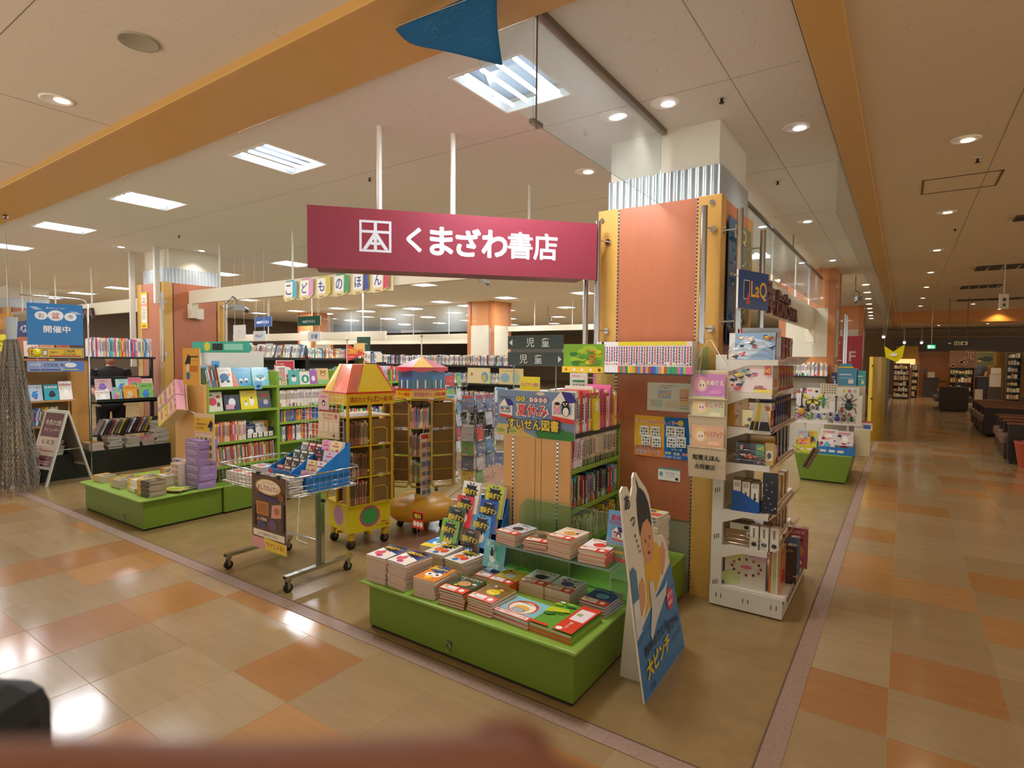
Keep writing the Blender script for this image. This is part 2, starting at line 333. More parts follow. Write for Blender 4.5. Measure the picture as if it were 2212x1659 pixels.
# ---------------------------------------------------------------- recessed lights
bf = B(); d = .05
bf.box(-HX-.02, -HY-.02, -.004, HX+.02, -HY, .004, '#ece8df', 'paint'); bf.box(-HX-.02, HY, -.004, HX+.02, HY+.02, .004, '#ece8df', 'paint')
bf.box(-HX-.02, -HY, -.004, -HX, HY, .004, '#ece8df', 'paint'); bf.box(HX, -HY, -.004, HX+.02, HY, .004, '#ece8df', 'paint')
bf.box(-HX, -HY, .075, HX, HY, .08, '#8090a2', 'paint')
for s_ in (-1, 1): bf.box(s_*HX-.002, -HY, .0, s_*HX+.002, HY, .05, '#dfe3e4', 'paint'); bf.box(-HX, s_*HY-.002, 0, HX, s_*HY+.002, .05, '#dfe3e4', 'paint')
tb = B(); tb.cyl((0, -.235, .014), (0, .235, .014), .0125, '#f3f9ff', 'tube_light', 10)
tme = tb.data('tube'); fme = bf.data('housing')
for i, (x, y) in enumerate(TROFFERS):
    t = thing('ceiling_light', '', 'ceiling light', (x, y, ZC), 0, 'recessed four-tube lights over the bookshop')
    r_ = rows.index(y); k = round((-1.93-x)/2.29)
    t['label'] = 'recessed four-tube ceiling light, %s in the %s row back from the shop front' % (nth(k), nth(r_))
    obj('housing', fme, t)
    for q in range(4): o = obj('tube', tme, t); o.location = (-.165+.11*q, 0, 0)
db = B(); db.lathe([(.092, 0), (.092, -.004), (.078, -.006), (.072, -.003), (0, -.003)], '#f4efe6', 'paint', 24); dme = db.data('ring')
lb = B(); lb.lathe([(.0, .012), (.04, .013), (.045, .02)], '#ffe7c0', 'lamp_light', 14); lme = lb.data('bulb')
lb = B(); lb.lathe([(.0, .012), (.04, .013), (.045, .02)], '#f6f4ff', 'lamp_light', 14); lme2 = lb.data('bulb')
def downlight(x, y, lab, me):
    t = thing('downlight', lab, 'downlight', (x, y, ZC-.001), 0, 'round downlights in the ceiling'); obj('ring', dme, t); o = obj('bulb', me, t); o.location = (.012, .022, -.018)
SHOPL = ['downlight beyond the glass sheet above the corner column front', 'downlight right of the corner column near the ochre beam', 'downlight seen through the glass smoke sheet', 'downlight left of the corner column top', 'first downlight behind the corner column along the aisle edge', 'second downlight behind the corner column along the aisle edge', 'downlight above the left wooden column', 'downlight left of the hanging rail near the left column', 'third downlight behind the corner column along the aisle edge']
for (x, y), l in zip(DOWN_SHOP, SHOPL): downlight(x, y, l, lme2 if x < -.9 or y < 5 else lme)
kk = 0
for (x, y) in DOWN_MALL:
    if abs(x-.33) < .05: lab = '%s downlight down the aisle ceiling beside the ochre beam' % nth(kk); kk += 1
    elif x == -4.41: lab = 'downlight above the mall floor left of the round speaker grille'
    elif y > 24: lab = 'warm downlight at the far end of the hall, %s' % {26: 'over the sofa block', 28.6: 'over the snack shelves', 28.2: 'over the tall goods shelves', 30.6: 'over the cash counter', 28.5: 'over the wooden stall', 31.2: 'over the service counter'}.get(y, 'far right')
    elif y < 3: lab = 'warm downlight over the mall floor at %s' % (('the picture top corner right' if x > 1 else 'the aisle start by the ochre beam') if x > .2 else ('the near left walkway' if x < -5 else 'the walkway before the front platform') if x < -1 else 'the camera position')
    else: lab = 'warm downlight over the seating, %s' % {8.5: 'nearest of the three', 13.0: 'middle of the three', 17.5: 'last before the far beam', 22.3: 'just before the far ochre beam', 20.0: 'beside the dark air vent'}.get(y, 'far')+(' further right' if x > 3 else '')  # the far fallback is another lamp added to brighten the hall's end
    downlight(x, y, lab, lme)
b = B(); b.lathe([(.0, -.006), (.075, -.006), (.085, -.012), (.092, -.012), (.092, 0)], '#a69c88', 'matte', 24); o = b.build('ceiling_speaker'); o.location = (-3.24, 1.36, ZC); tag(o, 'round grey speaker grille in the ceiling above the left walkway', 'speaker')
# smoke detectors / sprinkler heads
b = B(); b.cyl((0, 0, -.006), (0, 0, 0), .03, '#cfc5b2', 'paint', 12); b.cyl((0, 0, -.03), (0, 0, -.006), .008, '#3a352e', 'steel', 8); b.cyl((0, 0, -.034), (0, 0, -.03), .016, '#3a352e', 'steel', 8); sme = b.data('sprinkler')
for (x, y, l) in ((-.96, 3.61, 'between the two downlights near the corner column'), (-.97, 5.53, 'behind the corner column'), (-3.95, 3.5, 'left of the red sign posts'), (-8.0, 3.8, 'above the left wooden column'), (.42, 5.75, 'beside the square ceiling hatch'), (.45, 8.6, 'further down the aisle ceiling')):
    o = obj('sprinkler', sme); o.location = (x, y, ZC); tag(o, 'small dark sprinkler head in the ceiling '+l, 'sprinkler', 'ceiling sprinkler heads')
b = B()
for (x0, y0, x1, y1) in ((.08, 6.2, .63, 6.215), (.08, 6.7, .63, 6.715), (.08, 6.2, .095, 6.715), (.615, 6.2, .63, 6.715)): b.box(x0, y0, ZC-.004, x1, y1, ZC-.0005, '#6b5536', 'matte')
tag(b.build('ceiling_hatch'), 'square access hatch outlined in the aisle ceiling', 'hatch')
def vent(x0, y0, x1, y1, lab):
    t = thing('ceiling_vent', lab, 'air vent', (0, 0, 0)); b = B(); b.box(x0, y0, ZC-.02, x1, y1, ZC-.001, '#4b4335', 'matte'); b.build('frame', t)
    b = B(); n = 8
    for i in range(n): q = x0+.05+(x1-x0-.1)*i/(n-1); b.box(q-.012, y0+.03, ZC-.026, q+.012, y1-.03, ZC-.02, '#b6a585' if i % 2 else '#2c261e', 'satin')
    b.build('louvre', t)
vent(.95, 12.2, 1.75, 12.7, 'long dark air vent in the aisle ceiling, nearest'); vent(.95, 15.2, 1.6, 15.7, 'air vent in the aisle ceiling behind the nearest one'); vent(1.1, 18.5, 2.4, 18.9, 'narrow slotted air vent before the far ochre beam'); vent(.95, 8.2, 1.4, 8.45, 'small grey air vent at the picture right edge of the ceiling')
# ---------------------------------------------------------------- columns
def corrugated(b, x0, y0, x1, y1, z0, z1, pitch=.05, amp=.011):
    def side(p, q, nx, ny):
        L = math.hypot(q[0]-p[0], q[1]-p[1]); n = max(4, int(L/pitch*6)); vs = []
        for i in range(n+1):
            t = i/n; a_ = amp*max(-.6, min(.6, sin(2*pi*t*L/pitch)))
            vs += [(p[0]+(q[0]-p[0])*t+nx*a_, p[1]+(q[1]-p[1])*t+ny*a_, z0), (p[0]+(q[0]-p[0])*t+nx*a_, p[1]+(q[1]-p[1])*t+ny*a_, z1)]
        b.add(vs, [(2*i, 2*i+2, 2*i+3, 2*i+1) for i in range(n)], '#b9c2c6', 'corrugated')
    side((x0, y0), (x1, y0), 0, -1); side((x1, y0), (x1, y1), 1, 0); side((x1, y1), (x0, y1), 0, 1); side((x0, y1), (x0, y0), -1, 0)
newmat('corrugated', .32, metal=.55, spec=.5)
YEL = '#c89a4c'; ORG = '#ae6643'; CREAM = '#d9cfb6'
def column(n, x1, y0, mode):
    """x1 right face, y0 front face of the cladding; 0.875 m wide"""
    x0 = x1-.875; yb = y0+.92; t = bpy.data.objects.new('column_%d' % n, None); COL.objects.link(t); t['kind'] = 'structure'
    b = B(); b.box(x0+.05, y0+.1, 0, x1-.05, yb-.06, ZC, '#dcd6c6', 'plaster'); b.build('core', t)
    if mode == 'A':
        b = B(); corrugated(b, x0+.035, y0+.085, x1-.035, yb-.05, 2.3, 2.89); b.build('corrugated_band', t)
        b = B(); b.box(x0+.165, y0+.005, .5, x1-.16, y0+.05, 2.665, ORG, 'wood_orange'); b.box(x0+.165, y0+.012, 0, x1-.16, y0+.05, .5, '#8f8a72', 'paint')
        b.box(x0, yb-.1, 0, x0+.02, yb, 2.6, YEL, 'wood_yellow'); b.build('front_panel', t)
        b = B(); b.box(x1-.03, y0+.14, 0, x1-.008, yb-.14, 2.665, ORG, 'wood_orange'); b.build('side_panel', t)
        b = B(); b.box(x0+.008, y0+.14, 0, x0+.03, yb-.14, 2.665, ORG, 'wood_orange'); b.build('side_panel', t)
        for (a0, a1, q0, q1) in ((x0, x0+.155, y0, y0+.07), (x1-.15, x1, y0, y0+.12), (x0, x0+.12, yb-.12, yb), (x1-.12, x1, yb-.12, yb)):
            b = B(); b.box(a0, q0, 0, a1, q1, 2.67, YEL, 'wood_yellow'); b.build('corner_post', t, .004)
        b = B()
        for xx in (x0+.16, x1-.155):
            b.box(xx-.004, y0+.002, 0, xx+.005, y0+.06, 2.665, '#d9d6cc', 'steel')
            for k in range(106): b.box(xx-.003, y0+.0005, .02+k*.025, xx+.004, y0+.004, .034+k*.025, '#1c1a18', 'matte')
        b.build('slotted_rail', t)
    else:
        b = B(); cr = '#d9d2bb'
        b.box(x0+.1, y0, 1.66, x1-.1, y0+.06, 2.5, cr, 'paint'); b.box(x0+.1, y0, 0, x1-.1, y0+.06, 1.53, cr, 'paint'); b.build('cream_panel', t)
        b = B(); b.box(x1-.06, y0+.1, 0, x1, yb-.1, 1.53, cr, 'paint'); b.box(x1-.06, y0+.1, 1.66, x1, yb-.1, 2.5, cr, 'paint'); b.build('cream_panel', t)
        b = B(); b.box(x0+.02, y0-.005, 1.53, x1, yb-.05, 1.66, '#c58148', 'wood_orange'); b.box(x0+.02, y0+.01, 2.5, x1, yb-.05, ZC, '#cf8a4e', 'wood_orange'); b.build('wood_band', t)
        for (a0, q0) in ((x0, y0-.01), (x1-.1, y0-.01), (x1-.1, yb-.1)):
            b = B(); b.box(a0, q0, 0, a0+.115, q0+.11, ZC, '#b8703a', 'wood_orange'); b.build('corner_post', t, .004)
    return t
def chrome_pole(x, y, z0, z1, lab, dx, dy, r=.021):
    t = thing('chrome_pole', lab, 'chrome pole', (x, y, 0), 0, 'chrome poles on the columns')
    b = B(); b.cyl((0, 0, z0), (0, 0, z1), r, '#c9cdd0', 'chrome', 16); b.build('pole', t)
    for zz in (z0+.1, z1-.13):
        b = B(); b.cyl((0, 0, zz), (dx, dy, zz), .006, '#c9cdd0', 'chrome', 8); L = math.hypot(dx, dy); b.cyl((dx*(1-.012/L), dy*(1-.012/L), zz), (dx, dy, zz), .022, '#c9cdd0', 'chrome', 16); b.build('bracket', t)
column(1, -1.0, 3.83, 'A'); column(2, -9.03, 4.06, 'A'); column(3, -17.3, 4.3, 'A')
column(4, -1.0, 11.2, 'B'); column(5, -9.55, 12.9, 'B'); column(6, -18.0, 13.2, 'B'); column(7, -1.0, 19.2, 'B'); column(8, -9.6, 21.5, 'B')
chrome_pole(-1.078, 3.72, 1.70, 2.575, 'chrome pole on the right front of the orange corner column', .03, .11)
chrome_pole(-1.82, 3.72, 1.70, 2.57, 'chrome pole beside the right end of the red sign', .03, .11)
chrome_pole(-2.03, 3.95, 1.35, 2.5, 'chrome pole behind the red sign, left of the corner column', .155, .0)
chrome_pole(-.9, 3.9, 1.75, 2.575, 'chrome pole before the blue toy poster on the column side', -.1, 0)
chrome_pole(-.9, 4.62, 1.65, 2.57, 'chrome pole at the rear edge of the toy poster', -.1, 0)
chrome_pole(-8.95, 4.0, 1.5, 2.5, 'chrome pole on the corner of the left orange column', -.05, .07)
chrome_pole(-8.95, 4.95, 1.3, 2.5, 'chrome pole at the rear edge of the left orange column', -.08, 0)
chrome_pole(-.86, 11.35, 1.5, 2.4, 'nearest chrome pole on the cream and wood column down the aisle', -.14, 0)
chrome_pole(-.86, 11.75, 1.5, 2.4, 'rear chrome pole on the cream and wood column down the aisle', -.14, 0)
chrome_pole(-9.5, 12.75, 1.6, 2.4, 'chrome pole on the far cream and wood column in the shop', 0, .14)
# studs on the corner posts of column one
b = B(); b.cyl((0, 0, 0), (0, -.012, 0), .016, '#d0d2d2', 'chrome', 12); stme = b.data('stud')
for (x, z) in ((-1.84, 2.6), (-1.06, 2.62)):
    o = obj('stud', stme, bpy.data.objects['column_1']); o.location = (x, 3.83, z)
# grey upright ducts running down the left column
b = B(); b.box(-9.98, 3.98, 1.4, -9.93, 4.05, ZC, '#c9c6bb', 'paint'); struct('trim_4', b)
b = B(); b.box(-9.17, 3.98, 2.35, -9.11, 4.05, ZC, '#cfccc2', 'paint'); struct('trim_5', b)
# ---------------------------------------------------------------- cream fascias hung on rods
def rod(x, y, z0, lab, r=.014, z1=ZC, col='#e5e3da'):
    b = B(); b.cyl((0, 0, z0), (0, 0, z1), r, col, 'paint', 12); b.cyl((0, 0, z1-.01), (0, 0, z1), r*2.2, col, 'paint', 12)
    o = b.build('hanging_rod'); o.location = (x, y, 0); tag(o, lab, 'rod', 'white hanging rods')
def fascia(name, lab, x0, y0, x1, y1, z0, z1, rods, brackets=()):
    t = thing(name, lab, 'fascia', (0, 0, 0)); b = B(); b.box(x0, y0, z0, x1, y1, z1, CREAM, 'paint'); b.build('board', t, .004)
    for (bx, by) in brackets:
        b = B(); b.box(bx-.07, by-.05, z0-.22, bx+.07, by+.05, z0, CREAM, 'paint'); b.build('bracket', t, .004)
    for (rx, ry) in rods:
        b = B(); b.cyl((rx, ry, z1), (rx, ry, ZC-.002), .012, '#e5e3da', 'paint', 10); b.build('rod', t)
fascia('fascia', 'long cream fascia between the two orange columns carrying the alphabet-block sign', -9.2, 4.42, -1.9, 4.48, 2.37, 2.565, [(-2.88, 4.45), (-4.7, 4.45), (-6.46, 4.45), (-8.2, 4.45)], [(-8.98, 4.45)])
fascia('fascia', 'cream fascia left of the left orange column behind the blue market poster', -17.0, 4.3, -9.95, 4.36, 2.3, 2.52, [(-10.8, 4.33), (-12.4, 4.33), (-14.2, 4.33), (-16.2, 4.33)], [(-16.8, 4.33)])
fascia('fascia', 'cream fascia along the aisle carrying the dark red letters', -1.36, 4.75, -1.3, 11.2, 2.12, 2.5, [(-1.33, 5.6), (-1.33, 7.4), (-1.33, 9.2), (-1.33, 10.6)], [(-1.33, 10.9)])
fascia('fascia', 'cream fascia at the rear of the shop left of the far column', -17.9, 13.3, -10.5, 13.36, 2.0, 2.3, [(-11.5, 13.33), (-13.0, 13.33), (-14.5, 13.33), (-16.0, 13.33), (-17.2, 13.33)])
fascia('fascia', 'cream fascia at the rear of the shop right of the far column', -9.5, 13.6, -5.2, 13.66, 2.35, 2.5, [(-8.6, 13.63), (-7.4, 13.63), (-6.2, 13.63)])
fascia('fascia', 'low cream fascia glimpsed left of the left orange column', -16.8, 9.5, -10.2, 9.56, 2.0, 2.2, [(-11.0, 9.53), (-13.0, 9.53), (-15.0, 9.53)])
# glass smoke barriers
def sheet(name, pts, n, lab, mat='dusty_glass', th=.006):
    """pts in the vertical plane as 3-D points, extruded by n*th"""
    b = B(); N = len(pts); q = [tuple(p[i]+n[i]*th for i in range(3)) for p in pts]; vs = list(pts)+q
    b.add(vs, [tuple(range(N))[::-1], tuple(range(N, 2*N))], '#ffffff', mat); b.add(vs, [(k, (k+1) % N, N+(k+1) % N, N+k) for k in range(N)], '#ffffff', 'glass_edge')
    return b
t = thing('smoke_barrier', 'frosty glass smoke barrier sheet from the walkway beam to the corner column', 'glass sheet')
sheet('', [(-1.42, 2.24, 2.66), (-1.42, 3.84, 2.66), (-1.42, 3.84, 3.15), (-1.42, 2.24, 3.15)], (1, 0, 0), '').build('glass_pane', t)
b = B(); b.box(-1.435, 2.24, 3.145, -1.40, 3.9, ZC, '#8c8175', 'steel'); b.build('top_channel', t)
b = B(); b.cyl((-1.417, 2.24, 2.64), (-1.417, 2.24, ZC), .004, '#8c8c88', 'steel', 8); b.box(-1.43, 2.2, 2.655, -1.405, 2.28, 2.675, '#9a9a96', 'steel'); b.build('corner_clip', t)
t = thing('smoke_barrier', 'short angled glass smoke barrier piece under the blue banner', 'glass sheet')
sheet('', [(-1.43, 2.23, 2.68), (-1.66, 2.23, 2.84), (-1.80, 2.23, 3.15), (-1.43, 2.23, 3.15)], (0, 1, 0), '').build('glass_pane', t)
t = thing('smoke_barrier', 'long glass smoke barrier hanging under the aisle edge of the ceiling', 'glass sheet')
sheet('', [(-.455, 4.9, 2.7), (-.455, 21, 2.7), (-.455, 21, 3.16), (-.455, 4.9, 3.16)], (1, 0, 0), '').build('glass_pane', t)
t = thing('smoke_barrier', 'glass smoke barrier behind the corner column above the aisle fascia', 'glass sheet')
sheet('', [(-1.2, 4.8, 2.52), (-1.2, 11.1, 2.52), (-1.2, 11.1, 2.98), (-1.2, 4.8, 2.98)], (1, 0, 0), '').build('glass_pane', t)
b = B(); b.box(-1.215, 4.8, 2.98, -1.185, 11.1, 3.01, '#7d7468', 'steel'); [b.cyl((-1.2, q, 3.0), (-1.2, q, ZC), .006, '#7d7468', 'steel', 6) for q in (5.0, 8.0, 11.0)]; b.build('top_channel', t)
t = thing('smoke_barrier', 'far glass smoke barrier across the back of the shop', 'glass sheet')
sheet('', [(-17, 13.1, 2.35), (-10.5, 13.1, 2.35), (-10.5, 13.1, 3.15), (-17, 13.1, 3.15)], (0, 1, 0), '').build('glass_pane', t)
# ---------------------------------------------------------------- books
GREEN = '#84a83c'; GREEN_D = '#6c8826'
PAL = ['#e0483c', '#e8c93a', '#3f7fc4', '#4fa35a', '#e58a3a', '#d86a9a', '#7b5fae', '#4fb7c0', '#f0ede4', '#2e3440', '#c9b48a', '#b23a4a']
def shade(c, k): c = C(c) if isinstance(c, str) else c; return tuple(min(1, q*k) for q in c)
def flat_book(w, d, t, cover, art=None, page='#cfc4b2', spine=None, side='r'):
    b = B(); c = .0012
    b.box(-w/2, -d/2, 0, w/2, d/2, c, cover, 'gloss'); b.box(-w/2, -d/2, t-c, w/2, d/2, t, cover, 'gloss')
    sx = 1 if side == 'r' else -1
    if side != 'n':
        b.box(*( (w/2-.002, -d/2, c, w/2, d/2, t-c) if side == 'r' else (-w/2, -d/2, c, -w/2+.002, d/2, t-c)), spine or cover, 'gloss')
    b.box(-w/2+.002, -d/2+.002, c, w/2-.002, d/2-.002, t-c, page, 'paper')
    if art: b.art(art, M=T(-w/2, -d/2, t), mat='gloss')
    return b
def blob_art(w, h, rng, bg, title=None, tcol=None, band=None, fig=None, n=5, tag_=False):
    """simple cover: background shapes, a rounded figure, a title and an optional paper band along the foot"""
    it = [('r', 0, 0, w, h, bg)]
    for _ in range(n): it.append(('e', rng.uniform(.1, .9)*w, rng.uniform(.1, .65)*h, w*rng.uniform(.05, .14), w*rng.uniform(.05, .12), rng.choice(PAL)))
    f = fig or rng.choice(PAL); cx = w*rng.uniform(.4, .6); cy = h*.42
    it += [('e', cx, cy-.08*h, w*.24, h*.17, f), ('e', cx, cy+.08*h, w*.17, w*.15, shade(f, 1.25)), ('e', cx-.06*w, cy+.1*h, w*.02, w*.025, '#1c1a1a'), ('e', cx+.06*w, cy+.1*h, w*.02, w*.025, '#1c1a1a')]
    if band: it += [('r', 0, 0, w, h*.26, band), ('r', .03*w, .03*h, .62*w, .22*h, '#f3e6e0'), ('r', .06*w, .15*h, .55*w, .17*h, '#c0392f'), ('r', .06*w, .09*h, .45*w, .105*h, '#8a8078')]
    if title: it.append(('t', title, w/2, h*.83, h*.15, tcol or '#1c1a1a', w*.88, .03))
    else:
        y = h*.84
        for k in range(2): it.append(('r', .12*w, y-.05*h*k*1.6, rng.uniform(.6, .88)*w, y+.035*h-.05*h*k*1.6, tcol or rng.choice(PAL)))
    return it
def stack(x, y, z, n, t, rz, top, desc, name='book', group=None, mid=None, jit=.004, rj=1.6, seed=0):
    """n flat books one on another; top and mid are mesh data; returns the top height"""
    r = random.Random(seed+int(x*1000)); mid = mid or top; objs = []
    for i in range(n):
        o = obj(name, top if i == n-1 else mid)
        place(o, (x+r.uniform(-jit, jit), y+r.uniform(-jit, jit), z+i*(t+.0003)+.0004), rz+r.uniform(-rj, rj))
        k = n-1-i
        tag(o, ('topmost book of the stack ' if k == 0 else nth(k)+' book from the top of the stack ')+desc, 'book', group or 'books stacked '+desc)
    return z+n*(t+.0003)
def spine_book(t, h, d, col, foot=None, cap=None, tcol='#3a3430', seed=0, page='#ded5c4'):
    b = B(); r = random.Random(seed)
    b.box(-t/2, 0, 0, t/2, .0012, h, col, 'gloss'); b.box(-t/2, .0012, 0, -t/2+.0012, d, h, col, 'gloss'); b.box(t/2-.0012, .0012, 0, t/2, d, h, col, 'gloss')
    b.box(-t/2+.0012, .0012, .002, t/2-.0012, d-.002, h-.002, page, 'paper')
    it = []
    if foot: it.append(('r', -t/2, 0, t/2, h*.22, foot))
    if cap: it.append(('r', -t/2, h*.88, t/2, h, cap))
    y = h*.84; w = t*.26
    while y > h*.36:
        q = r.uniform(.012, .022); it.append(('r', -w, y-q*.8, w, y, tcol)); y -= q
    it.append(('e', 0, h*.28, t*.3, t*.3, r.choice(PAL)))
    b.art(it, M=FACE_Y, mat='gloss'); return b
_SB = {}
COLN = {'#e0483c': 'red', '#e8c93a': 'yellow', '#3f7fc4': 'blue', '#4fa35a': 'green', '#e58a3a': 'orange', '#d86a9a': 'pink', '#7b5fae': 'purple', '#4fb7c0': 'turquoise', '#f0ede4': 'white', '#2e3440': 'dark', '#c9b48a': 'tan', '#b23a4a': 'crimson', '#efe6ea': 'pale', '#e9dcc0': 'cream', '#d9c7a0': 'tan', '#d8c3cf': 'pale pink', '#7fb0d8': 'light blue', '#8a8f96': 'grey', '#c7cdd2': 'pale grey', '#6b5a4a': 'brown', '#f3d9a0': 'pale yellow', '#3a5a48': 'dark green'}
def sb(t, h, d, col, foot=None, cap=None, tcol='#3a3430'):
    k = (round(t, 3), round(h, 2), round(d, 2), col, foot, cap, tcol)
    if k not in _SB: _SB[k] = spine_book(*k, seed=len(_SB)).data('book')
    return _SB[k]
def spine_row(p, q, z, h, d, cols, desc, t=(.010, .018), hv=.03, lean=None, name='book', foots=None, caps=None, rz=None, limit=None, seed=1, stop=None):
    """spine-out books from p to q (2-D); spines face the right-hand side of the run"""
    r = random.Random(seed); L = math.hypot(q[0]-p[0], q[1]-p[1]); ux, uy = (q[0]-p[0])/L, (q[1]-p[1])/L
    ang = math.degrees(math.atan2(uy, ux)); s = 0; i = 0
    while s < L-.008:
        tt = round(r.uniform(*t), 3); c = cols[int(s/L*len(cols)) % len(cols)] if foots == 'seq' else r.choice(cols)
        if isinstance(c, (tuple, list)): c = r.choice(c)
        hh = h-round(r.uniform(0, hv), 2)
        o = obj(name, sb(tt, hh, d, c, r.choice(foots) if foots and foots != 'seq' else None, r.choice(caps) if caps else None, r.choice(['#3a3430', '#a02f2a', '#2c4f86', '#f4f0e6']) if c not in ('#f0ede4', '#efe6ea') else r.choice(['#c0392f', '#3a3430', '#2c4f86', '#c0558a'])))
        w = r.uniform(-.008, .004); le = lean(s/L) if lean else r.uniform(-.4, .4)
        place(o, (p[0]+ux*(s+tt/2)+uy*w, p[1]+uy*(s+tt/2)-ux*w, z+.0005+abs(sin(radians(le)))*tt/2), ang, 0, le)
        tag(o, '%s book from the left %s, %s spine' % (nth(i), desc, COLN.get(c, 'pale')), 'book', 'books '+desc)
        s += (tt+.0006)/max(.6, cos(radians(le))); i += 1
        if limit and i >= limit: break
    return i
def row_stuff(b, p, q, z, h, d, cols, t=(.012, .024), hv=.04, lean=None, seed=1, shift=0):
    """the same run of spines added to one builder, for the rows too many to count"""
    r = random.Random(seed); L = math.hypot(q[0]-p[0], q[1]-p[1]); ux, uy = (q[0]-p[0])/L, (q[1]-p[1])/L; s = 0
    old = b.M; A = math.atan2(uy, ux)
    while s < L:
        tt = r.uniform(*t); c = r.choice(cols); hh = h-r.uniform(0, hv); w = r.uniform(-.01, .01); le = lean(s/L) if lean else 0
        b.M = Matrix.Translation((p[0]+ux*(s+tt/2)+uy*w, p[1]+uy*(s+tt/2)-ux*w, z)) @ Matrix.Rotation(A, 4, 'Z') @ RY(le)
        b.box(-tt/2, 0, 0, tt/2, d, hh, c, 'gloss', skip='b')
        it = []; y = hh*.84
        if r.random() < .5: it.append(('r', -tt/2, 0, tt/2, hh*r.uniform(.1, .25), r.choice(PAL)))
        it.append(('r', -tt*.22, hh*.45, tt*.22, hh*.82, r.choice(['#3a3430', '#a02f2a', '#2c4f86', '#6a6a6a'])))
        b.art(it, M=FACE_Y, mat='gloss'); s += tt+.001
    b.M = old
def face_book(w, h, t, cover, art, page='#e4dccb'):
    """cover-out book standing, cover toward -y, origin at its foot"""
    b = B(); b.box(-w/2, 0, 0, w/2, .0015, h, cover, 'gloss'); b.box(-w/2, t-.0015, 0, w/2, t, h, cover, 'gloss'); b.box(-w/2, .0015, 0, -w/2+.0015, t-.0015, h, cover, 'gloss')
    b.box(-w/2+.0015, .0015, .002, w/2-.003, t-.0015, h-.002, page, 'paper'); b.art(art, M=T(-w/2, 0, 0) @ FACE_Y, mat='gloss'); return b
def put_face(name, w, h, t, cover, art, loc, rz, tilt, label, cat='picture book', group=None):
    o = face_book(w, h, t, cover, art).build(name); place(o, loc, rz, -tilt); tag(o, label, cat, group); return o
def board(name, w, h, th, items, loc, rz, label, cat='sign', edge='#e8e4da', rx=0, ry=0, mat='paper', group=None, back='#e8e4da'):
    """flat printed board facing -y before rotation, origin at its lower left corner"""
    b = B(); b.box(0, 0, 0, w, th, h, edge, 'satin'); b.art(items, M=FACE_Y, mat=mat); o = b.build(name); place(o, loc, rz, rx, ry); tag(o, label, cat, group); return o
# ---------------------------------------------------------------- green display platforms
def platform(x0, y0, x1, y1, h, label, over=.04, ring=None, flare=0):
    t = thing('display_platform', label, 'display platform', (x0, y0, 0)); w = x1-x0; d = y1-y0
    b = B(); b.box(.01+flare, .01, 0, w-.01-flare, d-.01, .03, '#2a2418', 'matte'); b.build('plinth', t)
    b = B(); f = flare
    vs = [(f, 0, .02), (w-f, 0, .02), (w-f, d, .02), (f, d, .02), (0, 0, h-.02), (w, 0, h-.02), (w, d, h-.02), (0, d, h-.02)]
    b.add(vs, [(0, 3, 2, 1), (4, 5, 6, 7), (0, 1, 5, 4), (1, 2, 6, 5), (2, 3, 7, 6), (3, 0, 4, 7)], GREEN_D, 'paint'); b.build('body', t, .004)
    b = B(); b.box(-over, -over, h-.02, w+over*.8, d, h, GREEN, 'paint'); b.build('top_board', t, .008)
    if ring:
        b = B(); b.box(ring-.018, -.004, .07, ring+.018, 0, .1, '#8f8d80', 'steel')
        b.tube([(ring+.016*cos(a_), -.01, .068+.022*sin(a_)) for a_ in [2*pi*k/16 for k in range(16)]], .0028, '#b9b8ae', 'chrome', 6, True); b.build('pull_ring', t)
    return t
TZ = .285
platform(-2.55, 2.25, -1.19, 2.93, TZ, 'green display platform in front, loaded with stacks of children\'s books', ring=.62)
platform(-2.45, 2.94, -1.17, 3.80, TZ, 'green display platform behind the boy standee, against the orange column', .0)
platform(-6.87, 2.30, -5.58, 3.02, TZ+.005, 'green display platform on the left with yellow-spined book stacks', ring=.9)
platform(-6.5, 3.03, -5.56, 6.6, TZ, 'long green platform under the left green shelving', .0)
platform(-1.17, 8.44, -.5, 9.6, .37, 'flared green platform under the board of insects', .0, flare=.07)
